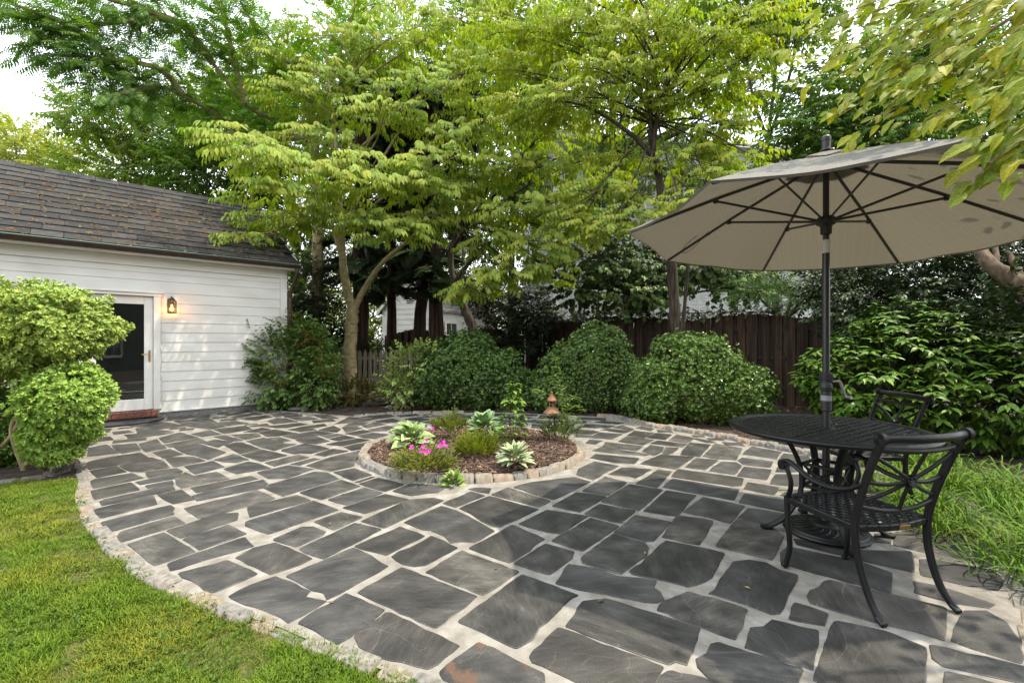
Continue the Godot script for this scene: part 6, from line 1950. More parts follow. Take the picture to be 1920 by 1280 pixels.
func build_aucuba() -> void:
	var t := thing("aucuba_shrub", "large aucuba with yellow spotted leaves behind the table", "shrub", Vector3(4.9, 0, -6.2))
	var blobs := [[4.99, 0.92, -6.20, .95, .7, .7], [5.61, 1.00, -6.10, .9, .75, .7], [4.56, 0.76, -6.40, .55, .5, .5], [5.83, 0.69, -5.70, .7, .6, .6], [5.15, 0.54, -5.90, .9, .4, .6], [5.37, 1.50, -6.40, .6, .4, .5], [6.02, 0.85, -5.40, .6, .6, .6], [6.05, 0.38, -5.60, .6, .35, .5], [6.63, 1.03, -5.60, .8, .7, .6]]
	var leaves := []
	for k in 3:
		var q := MB.new()
		q.leaf(Vector3.ZERO, Vector3(1, 0, 0), Vector3.UP, 0.155, 0.062, 0.28, 0.25 + 0.08 * k, 6, 0.03)
		leaves.append(q.mesh())
	var tones := []
	for k in 5:
		var lm: StandardMaterial3D = mats.leaf_spotted.duplicate()
		lm.albedo_color = [srgb(0.21, 0.31, 0.07), srgb(0.26, 0.35, 0.08), srgb(0.17, 0.26, 0.055), srgb(0.3, 0.37, 0.1), srgb(0.2, 0.3, 0.075)][k]
		tones.append(lm)
	var nz := noise(61, 0.02, 3)
	var local := []
	for b in blobs:
		local.append([b[0] - t.position.x, b[1], b[2] - t.position.z, b[3], b[4], b[5]])
	var s := blob_leaves(local, 46, 0.4, Color.WHITE, 1.0, 0.4, nz, 0.0, 0.1)
	var rest := Scatter.new()
	var seen := []
	for x in s.where:
		# whorls of drooping leaves at each shoot tip
		var c: Vector3 = x.origin
		var out: Vector3 = x.basis.x.normalized()
		var n := rng.randi_range(5, 7)
		var spin := rng.randf() * TAU
		for i in n:
			var a := spin + TAU * i / n
			var side := Vector3(cos(a), 0.0, sin(a))
			var d := (side + out * 0.55 + Vector3(0, -0.22 + jitter(0.25), 0)).normalized()
			var lt := facing(d, Vector3(jitter(0.2), 1, jitter(0.2)) + out * 0.5, rng.randf_range(0.65, 1.1), c + Vector3(0, jitter(0.03), 0))
			var to_eye := (Vector3(0, 1.35, 0) - t.position - c).normalized()
			var front := out.dot(to_eye)
			seen.append([front + rng.randf() * 0.5 - 0.1 * (c.z * -1.0), lt])
	seen.sort_custom(func(p, q): return p[0] > q[0])
	for i in seen.size():
		if i < 300:
			var l := part("leaf", leaves[rng.randi() % 3], tones[rng.randi() % 5], t)
			l.transform = seen[i][1]
		else:
			rest.put(seen[i][1], shade(Color(0.15, 0.22, 0.055), 0.25, 0.12))
	spread("foliage", rest, leaves[0], mats.leaf_spotted, t)
	var wood := MB.new()
	for i in 12:
		var b: Array = local[i % local.size()]
		limb(wood, [Vector3(jitter(0.3), -0.05, jitter(0.2)), Vector3(b[0] * 0.5, b[1] * 0.5, b[2] * 0.5), Vector3(b[0] + jitter(0.3), b[1] + jitter(0.2), b[2])], 0.016, 0.007, 6)
	part("stems", wood, mats.bark_dark, t)

# ---------------------------------------------------------------- the round flower bed
func build_bed() -> void:
	var c := Vector3(-0.47, 0, -5.76)
	var bed := thing("flower_bed", "round mulched flower bed ringed with stone blocks in the patio", "flower bed", c)
	var ring := []
	var a := 0.0
	while a < TAU - 0.06:
		var w := minf(rng.randf_range(0.10, 0.165), TAU - a)
		var mid := a + w / 2
		var o := part("edging_stone", cobbles[rng.randi() % cobbles.size()], mats["cobble%d" % (rng.randi() % 4)], bed, Vector3(cos(mid), 0, sin(mid)) * (1.31 + jitter(0.01)) + Vector3(0, -0.03 + jitter(0.008), 0))
		o.rotation.y = PI / 2 - mid + jitter(0.06)
		o.scale = Vector3((w * 1.31 - 0.008) / 0.16, rng.randf_range(0.8, 1.04), rng.randf_range(0.95, 1.15))
		a += w
	var m := MB.new()
	var rows := []
	var nz := noise(91, 0.5, 3)
	for i in 7:
		var row := []
		for k in 33:
			var g := TAU * k / 32.0
			var r := 1.27 * i / 6.0
			row.append(m.vert(Vector3(cos(g) * r, 0.05 + 0.05 * (1.0 - r * r / 1.6) + 0.012 * nz.get_noise_2d(cos(g) * r * 9, sin(g) * r * 9), sin(g) * r), Vector3.UP))
		rows.append(row)
	for i in 6:
		for k in 32:
			m.quad(rows[i][k], rows[i][k + 1], rows[i + 1][k + 1], rows[i + 1][k])
	part("soil", m, mats.soil, bed)
	var chip := MB.new()
	for k in 3:
		chip.cbox(Transform3D(Basis(Vector3.UP, k * 1.3).rotated(Vector3.RIGHT, 0.2), Vector3(k * 0.013 - 0.013, 0.003 * k, 0.008 * (k - 1))), Vector3(0.036 - 0.006 * k, 0.006, 0.011), 0.002)
	var s := Scatter.new()
	for i in 9000:
		var r := sqrt(rng.randf()) * 1.25
		var g := rng.randf() * TAU
		var p := Vector3(cos(g) * r, 0.056 + 0.05 * (1.0 - r * r / 1.6) + rng.randf() * 0.012, sin(g) * r)
		var k := rng.randf()
		var col := Color(0.085, 0.05, 0.035) if k < 0.6 else Color(0.15, 0.09, 0.06) if k < 0.9 else Color(0.26, 0.18, 0.13)
		s.put(Transform3D(Basis.from_euler(Vector3(jitter(0.5), rng.randf() * TAU, jitter(0.5))).scaled(Vector3.ONE * rng.randf_range(0.4, 1.15)), p), shade(col, 0.35))
	spread("mulch", s, chip, mats.chip, bed)

	# felted lamb's ears and hostas: every leaf a piece of its own
	rosette_plant("lambs_ear_plant", "big pale felted rosette at the left of the round bed", Vector3(-1.21, 0.09, -5.58), 42, 0.24, 0.15, 0.30, [srgb(0.42, 0.5, 0.24), srgb(0.5, 0.56, 0.3), srgb(0.34, 0.44, 0.18)], mats.leaf_felt)
	rosette_plant("hosta_plant", "blue green hosta at the back of the round bed, left of the tall leafy shoot", Vector3(-0.38, 0.10, -6.30), 44, 0.24, 0.145, 0.30, [srgb(0.27, 0.38, 0.19), srgb(0.33, 0.45, 0.25), srgb(0.22, 0.33, 0.15)], mats.leaf_felt)
	rosette_plant("variegated_sage", "silvery white edged rosette at the front right of the round bed", Vector3(0.03, 0.10, -4.72), 84, 0.175, 0.062, 0.2, [srgb(0.5, 0.54, 0.36), srgb(0.42, 0.5, 0.3), srgb(0.56, 0.58, 0.42)], mats.leaf_felt)
	rosette_plant("variegated_hosta", "small green and cream plant growing outside the ring of blocks at the front", Vector3(-0.55, 0.02, -4.36) - Vector3(0, 0.06, 0), 44, 0.12, 0.066, 0.18, [srgb(0.24, 0.36, 0.07), srgb(0.34, 0.44, 0.12), srgb(0.55, 0.55, 0.28)], mats.leaf_felt)
	rosette_plant("coneflower_seedling", "low plain green leaves behind the pink petunias", Vector3(-0.88, 0.19, -6.00), 16, 0.13, 0.06, 0.16, [srgb(0.16, 0.26, 0.05), srgb(0.12, 0.2, 0.04)], mats.leaf_spotted)

	# petunias
	var p := thing("petunia_plant", "spreading petunia with magenta blooms at the front left of the round bed", "plant", Vector3(-0.87, 0.09, -4.60))
	var tw := twig_mesh(31, 0.13, 6, 0.028, 0.011, -0.1, 2, 0.3).mesh()
	var sc := Scatter.new()
	for i in 420:
		var r := sqrt(rng.randf()) * 0.27
		var g := rng.randf() * TAU
		sc.put(facing(Vector3(cos(g) * 0.8 + jitter(0.4), rng.randf_range(0.1, 1.1), sin(g) * 0.8 + jitter(0.4)), Vector3.UP, rng.randf_range(0.6, 1.1), Vector3(cos(g) * r, 0.02 + 0.16 * (1.0 - r * r / 0.08) * rng.randf(), sin(g) * r)), shade(Color(0.28, 0.31, 0.11), 0.3, 0.15))
	spread("foliage", sc, tw, mats.leaf, p)
	var bloom := MB.new()
	for k in 5:
		var g := TAU * k / 5.0
		bloom.c = Color(1, 1, 1)
		bloom.leaf(Vector3.ZERO, Vector3(cos(g), 0.25, sin(g)), Vector3.UP, 0.034, 0.04, -0.1, 0.2, 4)
	bloom.tube([Vector3(0, -0.03, 0), Vector3(0, 0.002, 0)], [0.003, 0.007], 6, false)
	var bmesh := bloom.mesh()
	var pm := mats.petal.duplicate() as StandardMaterial3D
	pm.albedo_color = srgb(0.62, 0.012, 0.38)
	for q in [Vector3(-0.97, 0.32, -4.50), Vector3(-0.88, 0.29, -4.50), Vector3(-0.87, 0.32, -4.55), Vector3(-0.85, 0.37, -4.60), Vector3(-0.83, 0.28, -4.45), Vector3(-0.81, 0.29, -4.50), Vector3(-0.72, 0.31, -4.75), Vector3(-0.68, 0.29, -4.70), Vector3(-0.72, 0.30, -4.65), Vector3(-0.95, 0.30, -5.60), Vector3(-0.71, 0.31, -4.80)]:
		var b := part("bloom", bmesh, pm, p, q - p.position)
		b.rotation = Vector3(1.0 + jitter(0.5), jitter(1.0), jitter(0.4))
		b.scale = Vector3.ONE * rng.randf_range(0.6, 0.85)
	var stems := MB.new()
	stems.c = Color(0.16, 0.22, 0.06)
	for q in [Vector3(-0.97, 0.32, -4.50), Vector3(-0.83, 0.28, -4.45), Vector3(-0.72, 0.31, -4.75), Vector3(-0.95, 0.30, -5.60)]:
		var e: Vector3 = q - p.position
		rod(stems, spline([Vector3(e.x * 0.4, 0, e.z * 0.4), e * 0.7, e - Vector3(0, 0.03, 0)], 3), 0.003, 0.002, 5)
	part("stems", stems, mats.leaf_matte, p)

	tuft("thyme_plant", "round yellow green thyme cushion in the middle of the round bed", Vector3(-0.40, 0.11, -5.13), 0.19, 0.3, 420, Color(0.27, 0.31, 0.07), tw)
	tuft("fine_sedum_plant", "airy fine leaved clump behind the petunias", Vector3(-0.78, 0.23, -5.90), 0.2, 0.24, 220, Color(0.22, 0.25, 0.09), tw)
	tuft("lavender_plant", "wispy grey green clump at the right of the round bed under the lantern", Vector3(0.62, 0.13, -5.95), 0.22, 0.3, 170, Color(0.13, 0.18, 0.06), tw)
	tuft("bed_weeds", "small broad green leaves at the foot of the tall shoot", Vector3(-0.19, 0.09, -5.60), 0.16, 0.08, 60, Color(0.15, 0.21, 0.05), tw)

	# tall leafy shoot
	var h := thing("basil_plant", "tall bright green leafy shoot in the round bed, taller than its neighbours", "plant", Vector3(0.01, 0.10, -5.90))
	var hm := MB.new()
	hm.c = Color(0.16, 0.22, 0.06)
	for k in 6:
		var g := TAU * k / 6.0
		limb(hm, [Vector3(cos(g) * 0.03, 0, sin(g) * 0.03), Vector3(cos(g) * 0.1, 0.3, sin(g) * 0.1), Vector3(cos(g) * 0.07, 0.45 + 0.06 * (k % 3), sin(g) * 0.07)], 0.005, 0.003, 5)
	limb(hm, [Vector3.ZERO, Vector3(0.01, 0.4, 0), Vector3(0.02, 0.68, 0)], 0.006, 0.003, 5)
	part("stem", hm, mats.leaf_matte, h)
	var lmesh := MB.new()
	lmesh.leaf(Vector3.ZERO, Vector3(1, 0, 0), Vector3.UP, 0.105, 0.06, 0.3, 0.25, 5)
	var lm1 := lmesh.mesh()
	var tone := []
	for k in 3:
		var mm: StandardMaterial3D = mats.leaf_near.duplicate()
		mm.backlight = Color(0.4, 0.5, 0.12)
		mm.albedo_color = [srgb(0.2, 0.33, 0.055), srgb(0.26, 0.38, 0.08), srgb(0.15, 0.27, 0.045)][k]
		tone.append(mm)
	for i in 290:
		var f := pow(rng.randf(), 0.85)
		var g := rng.randf() * TAU
		var r := 0.17 * (1.0 - f * 0.62) * sqrt(rng.randf())
		if f > 0.72: r *= 0.45
		var l := part("leaf", lm1, tone[rng.randi() % 3], h)
		l.transform = facing(Vector3(cos(g), 0.15 + jitter(0.4), sin(g)), Vector3(jitter(0.3), 1, jitter(0.3)), rng.randf_range(0.6, 1.1), Vector3(cos(g) * r + 0.015 * f, 0.05 + 0.66 * f, sin(g) * r))

	# flower spikes
	var sp := thing("flower_spikes", "two slender pale flower spikes at the back left of the round bed", "plant", Vector3(-0.74, 0.12, -5.90))
	for q in [[Vector3(-0.81, 0.50, -5.90), Vector3(-0.76, 0.26, -5.90)], [Vector3(-0.73, 0.56, -5.90), Vector3(-0.70, 0.30, -5.90)]]:
		var e: Vector3 = q[0] - sp.position
		var spm := MB.new()
		spm.c = Color(0.2, 0.26, 0.1)
		rod(spm, [Vector3(e.x * 0.6, 0, 0), e * 0.5 + Vector3(0, 0, 0), e], 0.004, 0.0025, 5)
		for k in 44:
			var f := rng.randf_range(0.1, 1.0)
			var g := rng.randf() * TAU
			spm.c = Color(0.42, 0.46, 0.26) if f > 0.75 else Color(0.2, 0.28, 0.08)
			spm.leaf(Vector3(e.x * 0.6, 0, 0).lerp(e, f), Vector3(cos(g), 0.7, sin(g)), Vector3.UP, 0.05 * (1.15 - f), 0.014, 0.1, 0.2, 2)
		part("spike", spm, mats.leaf, sp)

	# wispy arching stems
	var wp := thing("penstemon_plant", "tall wispy plant arching over the little lantern at the right of the bed", "plant", Vector3(0.67, 0.11, -5.95))
	var wm := MB.new()
	wm.c = Color(0.16, 0.22, 0.06)
	var lf := MB.new()
	for q in [[Vector3(0.58, 0.94, -5.90), Vector3(0.54, 1.16, -5.90)], [Vector3(0.34, 0.74, -5.85), Vector3(0.27, 0.72, -5.80)], [Vector3(0.82, 0.53, -5.95), Vector3(0.90, 0.45, -5.95)], [Vector3(0.76, 0.63, -6.00), Vector3(0.87, 0.59, -6.05)], [Vector3(0.60, 0.68, -5.80), Vector3(0.50, 0.92, -5.75)], [Vector3(0.77, 0.42, -5.80), Vector3(0.86, 0.29, -5.75)], [Vector3(0.53, 0.48, -5.80), Vector3(0.36, 0.37, -5.70)], [Vector3(0.68, 0.60, -5.90), Vector3(0.69, 0.81, -5.90)]]:
		var e0: Vector3 = q[0] - wp.position
		var e1: Vector3 = q[1] - wp.position
		var path := spline([Vector3(jitter(0.05), 0, jitter(0.05)), Vector3(e0.x * 0.4, e0.y * 0.6, e0.z * 0.4), e0, e1], 6)
		rod(wm, path, 0.0035, 0.0015, 4)
		for k in range(4, path.size()):
			for s2 in [-1.0, 1.0]:
				lf.c = shade(Color(0.3, 0.4, 0.12), 0.3, 0.1)
				lf.leaf(path[k], Vector3(s2 * 0.9 + jitter(0.3), 0.25 + jitter(0.5), jitter(0.7)), Vector3.UP, rng.randf_range(0.05, 0.10), 0.018, 0.35, 0.2, 3)
	part("stem", wm, mats.leaf_matte, wp)
	var wl := part("foliage", lf, mats.leaf, wp)
	wl.set_meta("kind", "stuff")
	var fl := MB.new()
	for k in 5:
		var g := TAU * k / 5.0
		fl.leaf(Vector3.ZERO, Vector3(cos(g), 0.3, sin(g)), Vector3.UP, 0.014, 0.014, 0, 0.2, 2)
	var lilac := mats.petal.duplicate() as StandardMaterial3D
	lilac.albedo_color = srgb(0.42, 0.22, 0.45)
	for q in [Vector3(0.48, 0.30, -5.75), Vector3(0.59, 0.34, -5.75), Vector3(0.64, 0.30, -5.80), Vector3(0.50, 0.33, -5.70)]:
		part("bloom", fl, lilac, wp, q - wp.position)

	# little terracotta pagoda lantern on a black stand
	var l := thing("garden_lantern", "little terracotta pagoda lantern on a thin black stand in the bed", "lantern", Vector3(0.51, 0.08, -5.93))
	m = MB.new()
	for k in 4:
		var g := PI / 4 + k * PI / 2 + 0.3
		limb(m, [Vector3(cos(g) * 0.075, -0.02, sin(g) * 0.075), Vector3(cos(g) * 0.06, 0.3, sin(g) * 0.06)], 0.007, 0.007, 6)
	m.lathe([Vector2(0.0, 0.30), Vector2(0.085, 0.30), Vector2(0.085, 0.31), Vector2(0.0, 0.31)], 20)
	part("stand", m, mats.pole, l)
	m = MB.new()
	m.lathe([Vector2(0.155, 0.36), Vector2(0.15, 0.352), Vector2(0.06, 0.35), Vector2(0.0, 0.35)], 6)
	m.lathe([Vector2(0.155, 0.36), Vector2(0.11, 0.395), Vector2(0.065, 0.43), Vector2(0.06, 0.44)], 6)
	part("lower_roof", m, mats.terracotta, l)
	m = MB.new()
	for k in 6:
		var g := TAU * k / 6.0
		m.cbox(Transform3D(Basis(Vector3.UP, -g), Vector3(cos(g) * 0.055, 0.33, sin(g) * 0.055)), Vector3(0.014, 0.045, 0.02), 0.003)
	for k in 5:
		var g := TAU * k / 5.0
		m.cbox(Transform3D(Basis(Vector3.UP, -g), Vector3(cos(g) * 0.048, 0.475, sin(g) * 0.048)), Vector3(0.012, 0.075, 0.018), 0.003)
	part("body", m, mats.terracotta, l)
	m = MB.new()
	m.lathe([Vector2(0.0, 0.508), Vector2(0.09, 0.512), Vector2(0.092, 0.52), Vector2(0.055, 0.555), Vector2(0.02, 0.59), Vector2(0.012, 0.605), Vector2(0.016, 0.62), Vector2(0.0, 0.635)], 12)
	part("upper_roof", m, mats.terracotta, l)

	l.scale = Vector3(0.74, 1, 0.74)
	# rock and loose flat stones at the edge of the back bed
	var nz2 := noise(95, 0.02, 3)
	m = MB.new()
	m.ball(Vector3.ZERO, Vector3(0.19, 0.115, 0.14), 9, 14, 0.35, nz2)
	tag(part("boulder", m, mats.rock, self, Vector3(-2.27, 0.05, -9.70) * Vector3(1, 0, 1) + Vector3(0, 0.08, 0)), "rusty orange boulder at the back edge of the patio", "rock")
	var flat := [[Vector3(-3.75, 0.08, -10.20), 0.3, "long pale flat stone lying in the back bed by the dogwood foot"], [Vector3(-3.96, 0.06, -9.90), 0.16, "small pale stone beside the nandina in the back bed"], [Vector3(-3.56, 0.08, -10.60), 0.1, "round whitish pebble behind the flat stones in the back bed"], [Vector3(-2.99, 0.07, -10.00), 0.42, "dark broad stepping stone left of the boulder"], [Vector3(-2.49, -0.00, -9.40), 0.09, "small grey pebble just left of the boulder"], [Vector3(-4.23, -0.00, -9.20), 0.2, "grey flat stone under the nandina's right edge"]]
	for q in flat:
		m = MB.new()
		m.ball(Vector3.ZERO, Vector3(q[1], 0.05, q[1] * 0.45), 7, 12, 0.4, nz2)
		var o := part("loose_stone", m, mats.slate0 if q[1] > 0.4 else mats.cobble1, self, Vector3(q[0].x, 0.01, q[0].z))
		o.rotation.y = 0.3 + jitter(0.3)
		tag(o, q[2], "stone")

func rosette_plant(called: String, label: String, at: Vector3, n: int, length: float, width: float, high: float, tones: Array, base: StandardMaterial3D) -> void:
	var t := thing(called, label, "plant", at)
	var ms := []
	for c in tones:
		var m: StandardMaterial3D = base.duplicate()
		m.albedo_color = c
		ms.append(m)
	var shapes := []
	for k in 3:
		var q := MB.new()
		q.leaf(Vector3.ZERO, Vector3(1, 0, 0), Vector3.UP, length, width, 0.15 + 0.15 * k, 0.3, 7, 0.04)
		shapes.append(q.mesh())
	for i in n:
		var f := (i + 0.5) / n
		var g := i * 2.39996 + jitter(0.4)
		var q := sqrt(1.0 - f)
		var o := part("leaf", shapes[rng.randi() % 3], ms[rng.randi() % ms.size()], t)
		var out := Vector3(cos(g), 0, sin(g))
		var dir := out * (0.35 + 0.65 * q) + Vector3(0, lerpf(0.15, 1.3, f) + jitter(0.25), 0) + Vector3(jitter(0.25), 0, jitter(0.25))
		var up := out * -0.6 * f + Vector3(jitter(0.3), 0.8, 0.35 + jitter(0.3))
		o.transform = facing(dir, up, rng.randf_range(0.6, 1.05) * lerpf(1.0, 0.8, f), out * q * length * 0.45 + Vector3(0, 0.01 + high * (0.1 + 0.5 * f), 0))

func tuft(called: String, label: String, at: Vector3, r: float, high: float, n: int, col: Color, mesh_: Mesh) -> void:
	var t := thing(called, label, "plant", at)
	var s := Scatter.new()
	for i in n:
		var g := rng.randf() * TAU
		var q := sqrt(rng.randf())
		var lift := rng.randf()
		s.put(facing(Vector3(cos(g) * q + jitter(0.3), 0.8 + jitter(0.4), sin(g) * q + jitter(0.3)), Vector3(cos(g), 0.3, sin(g)), rng.randf_range(0.6, 1.05), Vector3(cos(g) * q * r, high * 0.62 * lift * (1.0 - q * q * 0.6), sin(g) * q * r)), shade(col, 0.28, 0.12))
	spread("foliage", s, mesh_, mats.leaf, t)

# ---------------------------------------------------------------- lawn, edging plants, litter
func build_lawn() -> void:
	var blade := MB.new()
	for k in 11:
		var a := TAU * k / 11.0 + 0.4 * sin(k * 3.1)
		var lean := 0.35 + 0.5 * fmod(k * 0.37, 1.0)
		var b := 0.75 + 0.5 * fmod(k * 0.61, 1.0)
		var dry := k == 4
		blade.c = Color(b * (1.7 if dry else 1.0), b * (1.15 if dry else 1.0), b * 0.9)
		var l := 0.042 + 0.03 * fmod(k * 0.73, 1.0)
		blade.leaf(Vector3(cos(a) * 0.016, 0, sin(a) * 0.016), Vector3(cos(a) * lean, 1, sin(a) * lean), Vector3(cos(a), 0.3, sin(a)), l, 0.0036, 0.25 + 0.3 * fmod(k * 0.29, 1.0), 0.3, 3)
	var edge := PackedVector2Array()
	for p in [[-4.78, -5.15], [-4.50, -4.85], [-4.14, -4.48], [-3.69, -3.99], [-3.48, -3.79], [-3.25, -3.57], [-3.07, -3.40], [-2.92, -3.28], [-2.76, -3.15], [-2.54, -2.99], [-2.39, -2.89], [-2.24, -2.77], [-2.12, -2.70], [-1.90, -2.58], [-1.74, -2.49], [-1.62, -2.43], [-1.48, -2.35], [-1.32, -2.28], [-1.15, -2.22], [-1.00, -2.14], [-0.88, -2.08], [-0.74, -2.01], [-0.61, -1.94], [-0.48, -1.89], [-0.36, -1.83], [-0.22, -1.76], [-0.08, -1.68], [-0.35, -0.60], [-7.50, -0.60], [-7.50, -4.30], [-5.88, -4.22], [-5.26, -4.32], [-4.93, -4.47], [-4.76, -4.61], [-4.66, -4.77]]:
		edge.append(Vector2(p[0], p[1]))
	var nz := noise(120, 0.9, 3)
	var s := Scatter.new()
	while s.where.size() < 24000:
		var d := 1.45 + 3.1 * pow(rng.randf(), 1.25)
		var p := Vector2(rng.randf_range(-1.5, 0.1) * d, -d)
		if not Geometry2D.is_point_in_polygon(p, edge):
			continue
		var n := nz.get_noise_2d(p.x, p.y)
		var n2 := nz.get_noise_2d(p.x * 2.3 + 40, p.y * 2.3)
		if n2 < -0.25 and rng.randf() < 0.55:
			continue
		var col := Color(0.115, 0.185, 0.02).lerp(Color(0.19, 0.215, 0.03), clampf(0.4 + n * 1.4, 0, 1))
		var sc := rng.randf_range(0.55, 1.1) * (1.0 + n2 * 0.5)
		s.put(Transform3D(Basis.from_euler(Vector3(jitter(0.4), rng.randf() * TAU, jitter(0.4))).scaled(Vector3.ONE * sc), Vector3(p.x, -0.02, p.y)), shade(col, 0.3, 0.12))
	var lawn := spread("lawn", s, blade, mats.grass, self)
	lawn.set_meta("label", "short patchy green lawn left of the patio")
	# clover among the grass along the patio edge
	var clo := rosette_mesh(41, 6, 0.012, 0.009, 1.25).mesh()
	var cs := Scatter.new()
	while cs.where.size() < 1500:
		var d := rng.randf_range(1.5, 4.0)
		var p := Vector2(rng.randf_range(-1.1, 0.1) * d, -d)
		if not Geometry2D.is_point_in_polygon(p, edge) or nz.get_noise_2d(p.x * 1.4, p.y * 1.4 + 9) < 0.02:
			continue
		cs.put(facing(Vector3(jitter(0.4), 1, jitter(0.4)), Vector3(0, 0, 1), rng.randf_range(0.7, 1.3), Vector3(p.x, rng.randf_range(-0.005, 0.02), p.y)), shade(Color(0.085, 0.14, 0.03), 0.3, 0.1))
	spread("clover_patches", cs, clo, mats.grass, self)

	# liriope border at the right
	var strap := MB.new()
	for k in 26:
		var a := TAU * k / 26.0 + 0.5 * sin(k * 2.3)
		var lean := 0.25 + 0.95 * fmod(k * 0.377, 1.0)
		var b := 0.4 + 0.9 * fmod(k * 0.617, 1.0)
		var tan_ := k % 9 == 4
		strap.c = Color(b * (1.9 if tan_ else 1.0), b * (1.2 if tan_ else 1.0), b)
		strap.leaf(Vector3(cos(a) * 0.02, 0, sin(a) * 0.02), Vector3(cos(a) * lean, 1.0, sin(a) * lean), Vector3(cos(a), 0.2, sin(a)), 0.36 + 0.2 * fmod(k * 0.73, 1.0), 0.0085, 0.55, 0.25, 9)
	var ls := Scatter.new()
	while ls.where.size() < 150:
		var d := rng.randf_range(2.0, 5.2)
		var lo: float = 2.78 + 0.06 * (d - 2.3) + maxf(0.0, d - 3.3) * 0.36
		var p := Vector3(lo + 1.5 * pow(rng.randf(), 1.2), -0.03, -d)
		if d > 4.3 and p.x < 3.75:
			continue
		ls.put(Transform3D(Basis.from_euler(Vector3(jitter(0.25), rng.randf() * TAU, jitter(0.25))).scaled(Vector3.ONE * rng.randf_range(1.0, 1.45)), p), shade(Color(0.125, 0.22, 0.03), 0.25, 0.15))
	var lir := spread("liriope_border", ls, strap, mats.grass, self)
	lir.set_meta("label", "strappy liriope border along the right edge of the patio")

	# mulch and dead leaves over the back beds
	var chip := MB.new()
	for k in 3:
		chip.cbox(Transform3D(Basis(Vector3.UP, k * 1.7), Vector3(k * 0.02 - 0.02, 0.004 * k, 0.01 * (k - 1))), Vector3(0.05 - 0.01 * k, 0.006, 0.014), 0.002)
	var ms := Scatter.new()
	for i in 7000:
		var p := Vector3(rng.randf_range(-6.0, 7.5), -0.02 + rng.randf() * 0.015, rng.randf_range(-12.3, -5.0))
		var lim := -9.1 if p.x < 1.4 else -9.1 + (p.x - 1.4) * 1.25
		if p.x < -4.2 or p.z > lim:
			continue
		ms.put(Transform3D(Basis.from_euler(Vector3(jitter(0.4), rng.randf() * TAU, jitter(0.4))).scaled(Vector3.ONE * rng.randf_range(0.5, 1.4)), p), shade(Color(0.09, 0.055, 0.036) if rng.randf() < 0.85 else Color(0.24, 0.14, 0.07), 0.35))
	spread("bark_mulch", ms, chip, mats.chip, self)
	# a few dry leaves and twigs on the flags
	var litter := Scatter.new()
	var lm := MB.new()
	lm.leaf(Vector3.ZERO, Vector3(1, 0.05, 0), Vector3.UP, 0.05, 0.024, -0.1, 0.4, 3)
	for i in 90:
		var p := Vector3(rng.randf_range(-4.2, 3.4), 0.011, rng.randf_range(-8.4, -2.0))
		if p.x > 0.05 - p.z * 0.55 or p.x < 0.6 + p.z * 0.75 or Vector2(p.x + 0.47, p.z + 5.76).length() < 1.5:
			continue
		litter.put(Transform3D(Basis(Vector3.UP, rng.randf() * TAU).scaled(Vector3.ONE * rng.randf_range(0.25, 0.85)), p), shade([Color(0.2, 0.11, 0.05), Color(0.26, 0.2, 0.07), Color(0.1, 0.07, 0.045)][rng.randi() % 3], 0.3))
	spread("fallen_leaves", litter, lm, mats.leaf_matte, self)
	# hedge bed edging and soil at the left
	var e2 := Node3D.new()
	e2.name = "hedge_bed"
	add_child(e2)
	struct(e2)
	cobble_row(e2, [[-5.45, -4.27], [-5.10, -4.35], [-4.89, -4.43], [-4.76, -4.55], [-4.64, -4.70], [-4.68, -4.89]], 0.24, -0.085)
	part("hedge_soil", sheet([[-7.2, -4.1], [-5.2, -4.1], [-4.25, -4.75], [-4.4, -5.2], [-5.4, -6.2], [-7.2, -6.4]], -0.008), mats.soil, e2)

